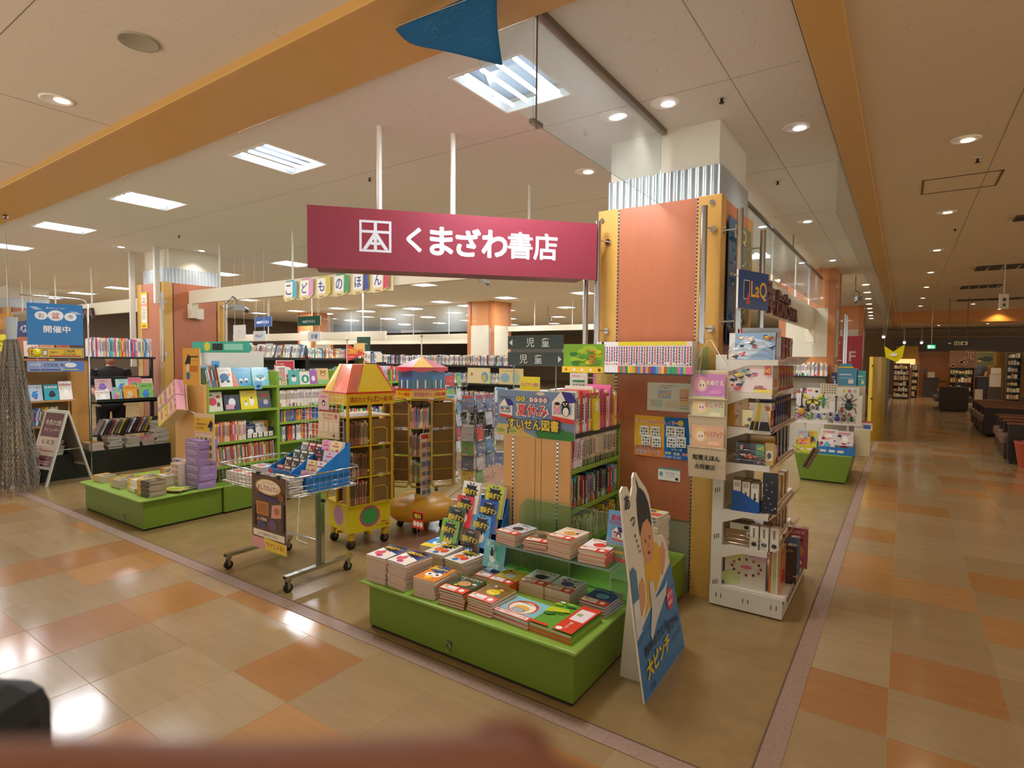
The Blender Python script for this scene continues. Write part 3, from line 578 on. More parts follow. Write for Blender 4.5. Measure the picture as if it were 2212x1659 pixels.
# ---------------------------------------------------------------- stacks on the front platform
rg = random.Random(3)
def cover(kind, w, d):
    r = random.Random(hash(kind) % 1000 if False else sum(map(ord, kind)))
    if kind == 'rika1': return [('r', 0, 0, w, d, '#24418c'), ('p', [(0, 0), (w, 0), (w, d*.45), (0, d*.7)], '#e9e4de'), ('e', w*.3, d*.35, w*.2, d*.18, '#d9656a'), ('e', w*.65, d*.3, w*.16, d*.13, '#f2e3c9'), ('e', w*.5, d*.15, w*.15, d*.09, '#c14a86'), ('e', w*.15, d*.5, w*.09, d*.08, '#ffffff'), ('s', w*.5, d*.78, w*.42, w*.27, 11, '#15151b'), ('t', '理科ダマン', w*.5, d*.78, d*.17, '#f2d437', w*.9, .05)]
    if kind == 'rika2': return [('r', 0, 0, w, d, '#e7e1da'), ('e', w*.35, d*.4, w*.2, d*.2, '#e9772e'), ('e', w*.7, d*.35, w*.16, d*.15, '#d8443c'), ('e', w*.45, d*.15, w*.14, d*.1, '#3a7fc0'), ('e', w*.2, d*.2, w*.12, d*.1, '#f2e3c9'), ('s', w*.5, d*.8, w*.42, w*.27, 11, '#21332a'), ('t', '理科ダマン', w*.5, d*.8, d*.17, '#f2d437', w*.9, .05)]
    if kind == 'rika3': return [('r', 0, 0, w, d, '#e0872e'), ('e', w*.35, d*.4, w*.17, d*.15, '#f4f0ea'), ('e', w*.68, d*.42, w*.17, d*.15, '#f4f0ea'), ('e', w*.5, d*.2, w*.15, d*.1, '#f2c744'), ('e', w*.35, d*.4, w*.06, d*.05, '#1c1a1a'), ('e', w*.68, d*.42, w*.06, d*.05, '#1c1a1a'), ('s', w*.5, d*.78, w*.42, w*.27, 11, '#1f4a8a'), ('t', '理科ダマン', w*.5, d*.78, d*.17, '#f2d437', w*.9, .05)]
    if kind == 'blue': return [('r', 0, 0, w, d, '#3f8fd0'), ('r', 0, 0, w, d*.28, '#ecd23c'), ('e', w*.5, d*.45, w*.22, d*.18, '#e8eef2'), ('e', w*.5, d*.5, w*.12, d*.08, '#2c5f9c'), ('t', '理科ダマン', w*.5, d*.82, d*.15, '#f3ead0', w*.9, .05)]
def bandcover(bg, title, tc, fig, w, d, seed, band='#e0432f'):
    r = random.Random(seed); it = [('r', 0, 0, w, d, bg)]
    for _ in range(4): it.append(('e', r.uniform(.15, .85)*w, r.uniform(.4, .9)*d, w*r.uniform(.04, .09), w*r.uniform(.04, .08), r.choice(PAL)))
    it += [('e', w*.52, d*.55, w*.24, d*.16, fig), ('e', w*.45, d*.6, w*.02, w*.02, '#1c1a1a'), ('e', w*.58, d*.6, w*.02, w*.02, '#1c1a1a'), ('t', title, w*.5, d*.87, d*.11, tc, w*.85, .03),
           ('r', 0, 0, w, d*.3, band), ('r', .04*w, .04*d, .6*w, .26*d, '#efe3da'), ('r', .08*w, .15*d, .22*w, .24*d, '#9fae6a'), ('t', '読書感想文', w*.4, d*.09, d*.05, '#b8463c', w*.4, .02), ('e', w*.8, d*.15, w*.1, w*.1, '#f6ece4')]
    return it
W5, D5 = .150, .205
def bm(kind, t=.0125, w=W5, d=D5, page='#cbbca8', side='n', cov='#efe9e0'):
    a_ = cover(kind, w, d) if isinstance(kind, str) else kind
    return flat_book(w, d, t, cov, a_, page, side=side).data('book')
midA = flat_book(W5, D5, .0125, '#d9b0a4', None, '#cbbca8', side='n').data('book')
stack(-2.487, 2.345, TZ, 12, .0125, 2, bm('rika1'), 'at the front platform left end', mid=midA, seed=1)
stack(-2.313, 2.345, TZ, 12, .0125, -3, bm('rika1'), 'second along the front platform edge', mid=midA, seed=2)
stack(-2.118, 2.352, TZ, 8, .0125, 4, bm('rika3'), 'with the orange manga cover', mid=midA, seed=3)
stack(-2.49, 2.79, TZ, 7, .0125, 4, bm('blue'), 'with the blue manga cover, back left', mid=midA, seed=4)
stack(-2.16, 2.66, TZ, 8, .0125, -6, bm('rika2'), 'with the white manga cover behind', mid=midA, seed=5)
stack(-2.33, 2.66, TZ, 9, .0125, 3, bm('rika2'), 'half hidden among the manga', mid=midA, seed=15)
def bandstack(x, y, n, t, rz, bg, title, tc, fig, desc, w=.165, d=.215, z=TZ, cov=None, seed=0, side='r', spine=None):
    a_ = bandcover(bg, title, tc, fig, w, d, seed); top = flat_book(w, d, t, cov or bg, a_, '#cfc0aa', side=side, spine=spine or '#e0432f').data('book'); mid = flat_book(w, d, t, cov or bg, [('r', 0, 0, w, d*.3, '#e0432f')], '#cfc0aa', side=side, spine=spine or '#e0432f')
    # the paper band shows on the fore edge too
    mid.box(-w/2-.0004, -d/2-.0004, 0, w/2+.0004, -d/2+.0001, .0016, '#e0432f', 'gloss'); mid = mid.data('book')
    return stack(x, y, z, n, t, rz, top, desc, mid=mid, seed=seed, name='picture_book')
bandstack(-1.925, 2.36, 6, .0135, 3, '#33472c', 'さるくんのもり', '#e8dcae', '#c99a62', 'with the dark green forest cover', seed=21, spine='#8c7a42')
bandstack(-1.745, 2.375, 5, .0145, -2, '#8a6420', 'きんいろのたまご', '#5a2f6a', '#e8ca2c', 'with the brown and yellow cover', seed=22, spine='#dad2c8')
w6, d6 = .225, .215
a6 = [('r', 0, 0, w6, d6, '#8fc3cc'), ('e', w6*.5, d6*.55, w6*.36, d6*.36, '#dd5a3c'), ('e', w6*.5, d6*.52, w6*.31, d6*.31, '#f4ead8'), ('e', w6*.5, d6*.48, w6*.2, d6*.15, '#e6b457'), ('e', w6*.48, d6*.36, w6*.19, d6*.11, '#9a9aa2'), ('e', w6*.48, d6*.36, w6*.14, d6*.08, '#b9bac2'), ('t', '100円たんけん', w6*.5, d6*.77, d6*.1, '#7a2f28', w6*.55, .03), ('r', 0, 0, w6, d6*.2, '#e0432f'), ('r', 0, .03*d6, w6*.93, .17*d6, '#f5ede4'), ('t', '親子で読みたいこの1冊', w6*.48, d6*.1, d6*.085, '#a8322a', w6*.8, .03)]
stack(-1.555, 2.38, TZ, 4, .010, -3, flat_book(w6, d6, .010, '#8fc3cc', a6, '#d3c6b4', side='n').data('picture_book'), 'with the pale blue coin-adventure cover', name='picture_book', mid=flat_book(w6, d6, .010, '#cf6a58', None, '#d3c6b4', side='n').data('picture_book'), seed=6)
w7, d7 = .235, .30
a7 = [('r', 0, 0, w7, d7, '#6aa03a')]
r7 = random.Random(5)
for k in range(26): a7.append(('e', r7.uniform(.06, .94)*w7, r7.uniform(.3, .95)*d7, w7*.1, d7*.035, r7.choice(['#86b82e', '#4e8a34', '#b8c832', '#3f7a38', '#9cc23a'])))
a7 += [('p', [(0, d7*.45), (w7*.5, d7*.62), (w7*.4, d7*.72), (0, d7*.66)], '#c8cc30'), ('t', '100', w7*.72, d7*.62, d7*.09, '#d8743c', w7*.4, .05, -90), ('e', w7*.12, d7*.9, w7*.06, d7*.03, '#eef2ee'), ('r', w7*.0, 0, w7*.42, d7*.0+.02, '#d9472f'),
       ('r', w7*.55, 0, w7, d7, '#d9472f'), ('r', w7*.62, d7*.42, w7*.95, d7*.86, '#f2dfe2'), ('r', w7*.66, d7*.6, w7*.78, d7*.7, '#9fae6a'), ('t', '親から子へ', w7*.76, d7*.22, d7*.05, '#f6efe4', d7*.3, .03, -90), ('e', w7*.66, d7*.07, w7*.07, w7*.07, '#f6efe4')]
w7b = d7; 
stack(-1.325, 2.415, TZ, 3, .014, -2, flat_book(w7, d7, .014, '#6aa03a', a7, '#cfc4b0', side='r', spine='#4d7a34').data('picture_book'), 'with the large green hills cover', name='picture_book', mid=flat_book(w7, d7, .014, '#a8c23a', None, '#c95a42', side='r', spine='#7a9a3a').data('picture_book'), seed=7, rj=1)
bandstack(-1.27, 2.70, 4, .014, -4, '#2c4f96', 'ぼうけんノート', '#f2ecd8', '#7fb0d8', 'with the dark blue cover, right', seed=23, spine='#c9c4cf', w=.15, d=.2)
bandstack(-1.49, 2.72, 5, .013, -3, '#ddd8dc', 'ふうせんの子', '#5a4a8a', '#5a56a0', 'with the grey-blue sketch cover', seed=24, side='n', w=.16, d=.2)
bandstack(-1.66, 2.72, 5, .013, 2, '#e6dfe0', 'わたしのかみ', '#5a3a6a', '#2e2440', 'with the white ink-face cover', seed=25, side='n', w=.16, d=.2)
bandstack(-1.83, 2.66, 4, .013, -2, '#e8c93a', 'とびだせニワトリ', '#d8443c', '#f4f0ea', 'with the yellow hen cover', seed=26, w=.155, d=.2)
bandstack(-1.985, 2.72, 2, .013, 4, '#a9c9dc', '空をみる子', '#5a6a86', '#3a3440', 'with the pale blue child cover', seed=27, w=.16, d=.21)
# ---------------------------------------------------------------- glass tiered stand with four stacks
t = thing('glass_riser', 'green-edged glass display stand behind the front stacks', 'glass stand', (0, 0, 0))
GZ = .53
b = B(); b.box(-1.93, 2.62, GZ-.008, -1.19, 2.92, GZ, '#ffffff', 'glass_green'); b.build('glass_shelf', t)
b = B(); b.box(-1.93, 2.617, GZ-.009, -1.187, 2.62, GZ+.001, '#ffffff', 'glass_edge'); b.box(-1.19, 2.62, GZ-.009, -1.187, 2.92, GZ+.001, '#ffffff', 'glass_edge'); b.build('shelf_edge', t)
b = B(); pts = [(-1.93, 2.915, TZ), (-1.19, 2.915, TZ), (-1.19, 2.915, .735), (-1.87, 2.915, .735), (-1.91, 2.915, .715), (-1.93, 2.915, .67)]
old = b; q = sheet('', pts, (0, -1, 0), '', 'glass_green', .006); q.build('back_pane', t)
for xx in (-1.93, -1.195):
    q = sheet('', [(xx, 2.84, TZ), (xx, 2.9, TZ), (xx, 2.9, GZ-.009), (xx, 2.64, GZ-.009), (xx, 2.64, GZ-.1), (xx, 2.76, TZ+.05)], (1, 0, 0), '', 'glass_green', .007); q.build('side_pane', t)
bandstack(-1.83, 2.735, 5, .013, -8, '#c9cacc', 'くろねこ', '#2a2a2e', '#2c2c30', 'with the grey cat cover, glass stand', seed=31, side='n', z=GZ, w=.15, d=.2)
bandstack(-1.655, 2.735, 4, .013, 6, '#8a6a4a', 'こいぬのいえ', '#e8dcc0', '#5a4030', 'with the brown dog cover, glass stand', seed=32, side='n', z=GZ, w=.15, d=.2)
bandstack(-1.49, 2.735, 8, .0125, -4, '#ead9c0', 'おまつりのひ', '#d8443c', '#e0a050', 'with the festival cover, glass stand', seed=33, side='n', z=GZ, w=.15, d=.2)
bandstack(-1.305, 2.735, 5, .0135, 3, '#f0eae2', 'あかいたこ', '#d8443c', '#d8443c', 'with the white red-figure cover, glass stand', seed=34, z=GZ, w=.155, d=.2)
# blue carton dispenser of comic books
t = thing('carton_display', 'blue carton display tray holding upright manga behind the front stacks', 'display carton', (-2.21, 2.905, TZ))
b = B(); w_, d_ = .38, .0
for xx in (-.19, .185):
    b.add([(xx, -.12, 0), (xx, .02, 0), (xx, .02, .42), (xx, -.12, .14), (xx+.004, -.12, 0), (xx+.004, .02, 0), (xx+.004, .02, .42), (xx+.004, -.12, .14)], [(0, 1, 2, 3), (7, 6, 5, 4), (0, 3, 7, 4), (3, 2, 6, 7), (1, 5, 6, 2)], '#1f74c0', 'satin')
b.box(-.19, .016, 0, .19, .02, .42, '#1f74c0', 'satin'); b.box(-.19, -.12, 0, .19, -.116, .08, '#1f74c0', 'satin'); b.box(-.19, -.12, 0, .19, .02, .003, '#1f74c0', 'satin'); b.build('tray', t)
RK = [('white', '#ece8de', -.09, .285, .0), ('yellow-green', '#b8c43c', .1, .285, .0), ('red', '#d8404c', -.115, .195, -.03), ('royal blue', '#2a56b4', .075, .195, -.03), ('dark green', '#3f5a46', -.17, .115, -.055), ('sky blue', '#4f9fd8', .04, .10, -.055), ('light green', '#7ab848', -.2, .035, -.085), ('brown', '#6a4a3a', -.03, .005, -.085)]
for (nm, c, dx, dz, dy) in RK:
    w, h = .148, .2
    a_ = [('r', 0, 0, w, h, c), ('e', w*.5, h*.3, w*.25, h*.17, random.Random(len(nm)).choice(['#e9772e', '#f2e3c9', '#7fb0d8', '#e8c93a'])), ('e', w*.3, h*.18, w*.14, h*.1, '#f4f0ea'), ('s', w*.5, h*.68, w*.44, w*.3, 12, '#17171c'), ('t', '理科ダマン', w*.5, h*.67, h*.19, '#f2d437', w*.92, .05), ('t', 'つかめ！', w*.5, h*.9, h*.06, '#f4f0ea', w*.4, .03)]
    put_face('comic_book', w, h, .024, '#dcd6ca', a_, (-2.21+dx, 2.905+dy-.05, TZ+dz+.02), -4, 14, '%s manga standing in the blue carton display' % nm, 'comic book', 'manga in the blue carton display')
w, h = .17, .16
a_ = [('r', 0, 0, w, h, '#7cc0c4'), ('e', w*.45, h*.45, w*.16, h*.25, '#e8e6e6'), ('e', w*.4, h*.55, w*.1, h*.13, '#3a3638'), ('p', [(w*.34, h*.62), (w*.31, h*.82), (w*.42, h*.68)], '#3a3638'), ('p', [(w*.5, h*.68), (w*.6, h*.8), (w*.58, h*.6)], '#3a3638'), ('t', 'ネコ', w*.25, h*.84, h*.16, '#f6f8f6', w*.4, .04), ('t', 'あわせ', w*.55, h*.12, h*.16, '#f6f8f6', w*.6, .04)]
board('shelf_card', w, h, .003, a_, (-2.06, 2.70, TZ+.06), -8, 'turquoise card with a black and white cat beside the blue carton', 'card', rx=-12)
a_ = [('r', 0, 0, .1, .05, '#e8d23a'), ('r', .01, .012, .09, .036, '#1c1a18')]
board('shelf_card', .1, .05, .002, a_, (-2.10, 2.775, TZ+.10), -5, 'small yellow and black card above the cat card', 'card')
t = thing('price_flag', 'red price flag on a thin wire over the front left stacks', 'card', (-2.52, 2.62, TZ))
b = B(); b.cyl((0, 0, 0), (0, 0, .26), .0012, '#9a9a96', 'steel', 6); b.build('wire', t)
b = B(); b.box(-.04, -.001, .22, .055, .001, .33, '#d83a2c', 'paper'); b.M = T(-.04, -.001, .22); b.art([('r', .005, .06, .09, .1, '#4a1a14'), ('t', '理科', .045, .08, .03, '#f2d437', .06, .04), ('e', .02, .03, .013, .018, '#f4ece0'), ('e', .048, .03, .013, .018, '#f4ece0'), ('e', .076, .03, .013, .018, '#f4ece0')], M=FACE_Y); b.build('card', t)
# ---------------------------------------------------------------- gondola behind the front platform
t = thing('bookshelf', 'green two-sided bookshelf with an orange wooden end panel facing the front platform', 'bookshelf', (0, 0, 0))
YE = '#dba866'
b = B(); b.box(-2.08, 2.945, TZ, -1.6, 2.965, 1.36, YE, 'wood_orange'); b.box(-1.845, 2.944, TZ, -1.842, 2.946, 1.36, '#8a5a28', 'matte'); b.box(-1.80, 2.944, TZ, -1.797, 2.946, 1.36, '#8a5a28', 'matte'); b.build('end_panel', t)
for xx in (-2.005, -1.685):
    b = B(); b.box(xx-.006, 2.941, .4, xx+.006, 2.945, 1.33, '#e2ddd0', 'steel')
    for k in range(36): b.box(xx-.004, 2.9405, .42+k*.025, xx+.004, 2.942, .432+k*.025, '#1c1a18', 'matte')
    b.build('slotted_rail', t)
b = B(); b.box(-2.08, 3.645, TZ, -1.6, 3.66, 1.18, GREEN, 'paint')
for k in range(34): b.box(-1.63, 3.643, .32+k*.025, -1.61, 3.645, .332+k*.025, '#2f4a12', 'matte')
b.build('end_panel', t)
b = B(); b.box(-1.85, 2.965, TZ, -1.83, 3.645, 1.3, GREEN, 'paint'); b.build('back_panel', t)
SHZ = [.45, .69, .93, 1.14]
for z in SHZ:
    b = B(); b.box(-1.83, 2.966, z-.018, -1.595, 3.644, z, GREEN if z < 1.1 else '#231f1c', 'paint'); b.box(-1.6, 2.966, z-.022, -1.592, 3.644, z+.006, GREEN if z < 1.1 else '#231f1c', 'paint'); b.build('shelf', t, .002)
PK = ['#e8c93a', '#d86a9a', '#efe6ea', '#e58a3a', '#e0483c', '#e9dcc0', '#f0ede4']
spine_row((-1.605, 2.975), (-1.605, 3.635), 1.1405, .285, .2, PK, 'on the gondola top shelf', (.014, .03), .07, seed=4)
a_ = [('r', 0, 0, .08, .2, '#f0dc3a'), ('r', .02, .15, .06, .18, '#f4f2ea'), ('r', .02, .12, .06, .145, '#f4f2ea')]
put_face('picture_book', .08, .2, .015, '#f0dc3a', a_, (-1.585, 3.27, 1.145), 90, 2, 'yellow book standing cover-out before the pink spines')
spine_row((-1.61, 2.97), (-1.61, 3.12), .9305, .205, .15, ['#e58a3a', '#efe6ea', '#d86a9a', '#7fb0d8'], 'at the near end, gondola second shelf', (.012, .02), .03, lean=lambda s: 12, seed=5)
spine_row((-1.61, 3.15), (-1.61, 3.635), .9305, .19, .15, ['#e9dcc0', '#d9c7a0'], 'of the cream set, gondola second shelf', (.014, .017), .0, foots=['#5f8a3a', '#3a6a48', '#2e3440'], seed=6)
spine_row((-1.61, 2.975), (-1.61, 3.63), .6905, .19, .15, ['#3a5a48', '#7fb0d8', '#2e3440', '#e0483c', '#4fb7c0', '#b23a4a', '#c9b48a'], 'on the gondola third shelf', (.013, .018), .02, foots=['#d8443c', '#c9cdd2', '#4fa35a'], seed=7)
spine_row((-1.61, 2.98), (-1.61, 3.63), .4505, .18, .15, ['#e8c93a', '#f3d9a0', '#8a8f96', '#e8c93a', '#c9b48a'], 'on the gondola lowest shelf', (.012, .016), .02, caps=['#e8c93a', '#2e3440'], seed=8)
w, h = .555, .285
a_ = [('r', 0, 0, w, h, '#7d92ad'), ('e', .32, .27, .03, .01, '#e9cfae'), ('e', .05, .235, .03, .008, '#5d7a92'), ('r', 0, 0, .2, .06, '#d8c07a'), ('p', [(0, .07), (.1, .07), (.3, .0), (0, 0)], '#cdbb6c'), ('r', .08, .01, .09, .05, '#5a4a8a'), ('e', .03, .03, .03, .012, '#8aa848'), ('e', .12, .03, .03, .01, '#8aa848'), ('r', .17, .015, .195, .07, '#e0a850')]
a_ += [('e', .33+.045*k, .034, .044, .022+.01*(k % 2), '#3f8240') for k in range(5)]+[('r', .3, .001, w-.001, .03, '#3f8240')]
def cabin(x, y, s, big):
    q = [('p', [(x, y), (x+s*.75, y-.08*s), (x+s*.75, y+.55*s), (x, y+.5*s)], '#f3e9dd'), ('p', [(x, y-.02*s), (x+.75*s, y-.1*s), (x+.75*s, y+.04*s), (x, y+.12*s)], '#d9483a'), ('p', [(x-.03*s, y+.5*s), (x+.3*s, y+.85*s), (x+.8*s, y+.62*s), (x+.75*s, y+.5*s)], '#f3e9dd'), ('p', [(x+.3*s, y+.85*s), (x+.62*s, y+.83*s), (x+.85*s, y+.55*s), (x+.5*s, y+.5*s)], '#3d3a86'), ('r', x+.06*s, y+.18*s, x+.66*s, y+.48*s, '#8fa6c4')]
    if big: q += [('e', x+.18*s, y+.3*s, .11*s, .12*s, '#e9a0b8'), ('e', x+.18*s, y+.44*s, .09*s, .08*s, '#f0c4a4'), ('e', x+.18*s, y+.49*s, .09*s, .05*s, '#3a221c'), ('e', x+.47*s, y+.3*s, .14*s, .18*s, '#19181c'), ('e', x+.47*s, y+.26*s, .1*s, .13*s, '#f2ede2'), ('e', x+.45*s, y+.48*s, .12*s, .1*s, '#19181c'), ('e', x+.44*s, y+.45*s, .04*s, .025*s, '#e8913a'), ('e', x+.4*s, y+.5*s, .025*s, .025*s, '#ffffff'), ('e', x+.5*s, y+.5*s, .025*s, .025*s, '#ffffff')]
    else: q += [('e', x+(.15+.17*k)*s, y+.34*s, .06*s, .08*s, c) for k, c in enumerate(['#3a221c', '#e8c93a', '#3a221c'])]+[('e', x+(.15+.17*k)*s, y+.3*s, .05*s, .05*s, '#f0c4a4') for k in range(3)]
    return q
a_ += [('r', .0, .24, .2, .242, '#5a5560')]+cabin(.02, .12, .13, 0)+cabin(.405, .12, .2, 1)
for k, ch in enumerate('先生'): a_ += [('e', .165+.035*k, .235, .016, .016, '#eed24a'), ('t', ch, .165+.035*k, .236, .018, '#3a2c1c', .022, .04)]
a_.append(('t', 'の', .236, .231, .012, '#2a2f48', .02, .03))
for k, ch in enumerate('すすめる'): a_ += [('e', .262+.033*k, .232, .016, .017, '#c93f4c'), ('e', .262+.033*k, .232, .013, .014, '#f6f0ea'), ('t', ch, .262+.033*k, .232, .015, '#2a2426', .019, .03)]
a_ += [('t', '夏休み', .27, .167, .072, '#f6ede4', .23, .10), ('t', '夏休み', .27, .167, .068, '#cf3b3f', .222, .045), ('t', 'すいせん図書', .275, .082, .073, '#2a3350', .375, .11), ('t', 'すいせん図書', .275, .082, .066, '#f0cf36', .362, .045)]
board('poster_board', w, h, .006, a_, (-2.117, 2.925, 1.112), 0, 'summer reading board with a cable-car scene fixed to the gondola end', 'sign')
w, h = .405, .082
def jidou(y0, left):
    q = [('r', 0, y0, w, y0+h, '#1f2f27')]; q += [('p', [(.01, y0+h/2), (.035, y0+h/2-.02), (.035, y0+h/2+.02)], '#cfd2cc')] if left else [('p', [(w-.01, y0+h/2), (w-.035, y0+h/2+.02), (w-.035, y0+h/2-.02)], '#cfd2cc')]
    x = 0 if left else -.05
    return q+[('t', '児', .17+x, y0+h/2, .055, '#e6e6de', .06, .0), ('t', '童', .28+x, y0+h/2, .055, '#e6e6de', .06, .0)]
t = thing('section_sign', 'pair of dark green direction plates with white characters over the gondola', 'sign', (-2.09, 3.0, 1.548))
b = B(); b.box(0, 0, -.0, w, .004, .19, '#ffffff', 'acrylic'); b.build('acrylic_holder', t)
for y0, l, n_ in ((0.002, False, 'lower'), (.105, True, 'upper')):
    b = B(); b.box(0, -.004, y0, w, 0, y0+h, '#1f2f27', 'gloss'); b.M = T(0, -.004, 0); b.art(jidou(y0, l), M=FACE_Y, mat='gloss'); b.build('plate', t)
b = B(); b.box(.04, .001, -.25, .046, .005, 0, '#ffffff', 'glass_edge'); b.box(.35, .001, -.25, .356, .005, 0, '#ffffff', 'glass_edge'); b.build('strut', t)
w, h = .30, .185
a_ = [('r', 0, 0, w, h, '#7fae36')]
for k in range(18): a_.append(('e', rg.uniform(.02, .28), rg.uniform(.06, .17), .03, .014, rg.choice(['#c4cc34', '#5a9a3a', '#3f7f3c', '#a8c43a'])))
a_ += [('r', 0, 0, w, .04, '#eec83a')]+[('e', .03+.06*k, .02, .01, .01, rg.choice(['#5a4030', '#d8743c', '#f4f0ea'])) for k in range(5)]+[('t', '100', .22, .1, .045, '#d8743c', .1, .05, -90)]
board('poster_board', w, h, .006, a_, (-1.86, 3.3, 1.505), 0, 'green hilly card with orange numerals at the left end of the glass ledge', 'sign')
# glass top on top of gondola with flat books and yellow card
board('shelf_card', .15, .11, .003, [('r', 0, 0, .15, .11, '#e6d23c'), ('t', 'ロングセラー絵本', .075, .06, .028, '#c2639a', .13, .04)], (-2.05, 3.08, 1.3668), 0, 'yellow card with pink characters under the direction plates', 'card')
board('price_card', .13, .12, .003, [('r', 0, 0, .13, .12, '#eef0ea'), ('t', 'EPSON', .045, .1, .014, '#c43a34', .06, .03), ('r', .02, .06, .11, .075, '#3f9a6a'), ('t', 'おすすめ', .065, .04, .02, '#2a3a34', .1, .02)], (-1.83, 3.35, 1.38), 0, 'white notice with green and red print beside the gondola top', 'card')
b = B(); b.box(-2.05, 3.0, 1.36, -1.62, 3.6, 1.366, '#ffffff', 'glass_green'); tag(b.build('glass_sheet'), 'glass sheet lying on top of the gondola under the direction plates', 'glass shelf')
for i, (x, y, w, d, c, n) in enumerate([(-1.93, 3.2, .22, .3, '#e6e2d8', 'white'), (-1.70, 3.25, .2, .28, '#d83a3c', 'red'), (-1.72, 3.5, .2, .26, '#e9dcae', 'cream'), (-1.93, 3.5, .2, .26, '#bcd8c8', 'mint')]):
    o = flat_book(w, d, .014, c, [('r', 0, 0, w, d, c), ('r', .03, .05, w-.03, .09, '#8fb4a4')], side='r').build('picture_book'); place(o, (x, y, 1.367), 3*i); tag(o, '%s book lying flat on the glass top of the gondola' % n, 'picture book', 'books lying on the gondola top')
# booklet rack at right of the glass stand
t = thing('leaflet_stand', 'clear leaflet holder with summer reading booklets at the right end of the glass stand', 'leaflet holder', (-1.275, 2.76, GZ))
b = B(); b.M = RX(-8); b.box(-.002, -.012, 0, .122, -.010, .12, '#ffffff', 'acrylic'); b.box(-.002, .012, 0, .122, .014, .25, '#ffffff', 'acrylic'); b.box(-.002, -.012, 0, .122, .014, .002, '#ffffff', 'acrylic'); b.build('holder', t)
b = B(); b.M = RX(-8); w, h = .118, .26; b.box(0, -.009, .002, w, .008, h, '#d9dde2', 'paper'); b.M = RX(-8) @ T(0, -.009, .002)
b.art([('r', 0, 0, w, h, '#6fa6d4'), ('r', 0, 0, w, h*.33, '#79a648'), ('r', 0, 0, w, .02, '#d8503a'), ('t', '夏休み', w*.5, h*.86, .028, '#c93f4c', w*.7, .06), ('t', 'すいせん図書', w*.5, h*.76, .02, '#c93f4c', w*.85, .05), ('r', .02, .04, .1, .055, '#eecb3a')]+cabin(.03, .11, .08, 1), M=FACE_Y); b.build('booklet', t)
# ---------------------------------------------------------------- yellow manga stack behind the standee
w, d = .128, .18
ya = [('r', 0, 0, w, d, '#e9e2c0'), ('r', 0, d*.6, w*.5, d, '#e8d23a'), ('e', w*.3, d*.75, w*.16, w*.14, '#2a4a9a'), ('r', w*.4, d*.15, w*.95, d*.55, '#d8503a'), ('t', '学習まんが', w*.67, d*.35, d*.09, '#f6f0e4', w*.5, .04)]
ym = flat_book(w, d, .0225, '#e9e4d2', ya, '#d8d0be', side='n'); ym.box(-w/2, -d/2-.0006, .003, -w/2+.05, -d/2, .0195, '#e8d23a', 'gloss'); ym.box(-w/2+.052, -d/2-.0006, .007, w/2-.02, -d/2, .015, '#6a7a8a', 'gloss')
stack(-1.29, 3.52, TZ, 14, .0225, -4, ym.data('comic_book'), 'behind the boy standee', name='comic_book', seed=41)
# ---------------------------------------------------------------- glass ledge with comics on the orange column
t = thing('glass_ledge', 'glass ledge with end plate fixed across the orange column, holding a row of comics', 'glass shelf', (0, 0, 0))
b = B(); b.box(-1.83, 3.60, 1.494, -1.12, 3.825, 1.502, '#ffffff', 'glass_green'); b.build('shelf', t)
b = B(); b.box(-1.83, 3.597, 1.493, -1.12, 3.6, 1.503, '#0f1a16', 'gloss'); b.build('front_edge', t)
q = sheet('', [(-1.835, 3.6, 1.494), (-1.835, 3.82, 1.494), (-1.835, 3.82, 1.66), (-1.835, 3.68, 1.66), (-1.835, 3.62, 1.62)], (1, 0, 0), '', 'glass_green', .005); q.build('end_plate', t)
q = sheet('', [(-1.06, 3.62, 1.5), (-1.06, 3.82, 1.5), (-1.06, 3.82, 1.68), (-1.06, 3.68, 1.68)], (1, 0, 0), '', 'glass_green', .005); q.build('end_plate', t)
LZ = 1.5025
i = 0; s = -1.80; feet = ['#e0582f', '#3a9a55', '#e0609a', '#1f8a4a', '#e8c93a', '#f2a04a', '#9cc23a', '#d8443c', '#3f8fd0', '#e8a23a', '#7a4ab0', '#c9a03a', '#b23a3a', '#2a4ab4', '#2a56b4', '#3fa0c8', '#f08080', '#e8c93a', '#c43a34', '#3aa860', '#1f8a6a', '#1f9a5a', '#2f9a5a', '#e0609a', '#3f7fc4', '#9cc23a', '#e8c93a']
for k in range(38):
    w_ = .0178
    if k < 3: le = -8+1.5*k; c = ('#efe6ea', None, None)
    elif k < 10: le = 0; c = ('#f3eef0', '#f3eef0', None)
    elif k < 36: le = 0; c = ('#e9e2e0', feet[(k-10) % 27], '#e6d22e')
    else: le = 0; c = ('#e8d4d4', '#e0609a', None)
    me = sb(w_-.0008, .212 if k < 36 else .215, .15, c[0], c[1], c[2], ['#c0392f', '#4a4a5a', '#c0558a', '#2c4f86'][k % 4])
    o = obj('comic_book', me); gap = .010 if k == 3 else 0
    s += gap; place(o, (s+(.02 if k < 3 else 0)-.012*(3-k if k < 3 else 0)*.6+w_/2, 3.625, LZ+(.0015 if k < 3 else 0)), 0, 0, -le if k < 3 else 0); s += w_+.0002
    tag(o, '%s comic from the left on glass ledge, %s' % (nth(k), 'leaning white spine' if k < 3 else 'white spine' if k < 10 else 'yellow-capped spine' if k < 36 else 'pink spine'), 'comic book', 'comics on the glass ledge')
def poster(name, x0, z0, x1, z1, y, items, label, bg='#e9e6dc', cat='poster', rz=0):
    b = B(); w = x1-x0; h = z1-z0; b.box(0, 0, 0, w, .0015, h, bg, 'paper'); b.art(items(w, h), M=FACE_Y); o = b.build(name); o.location = (x0, y, z0); tag(o, label, cat); return o
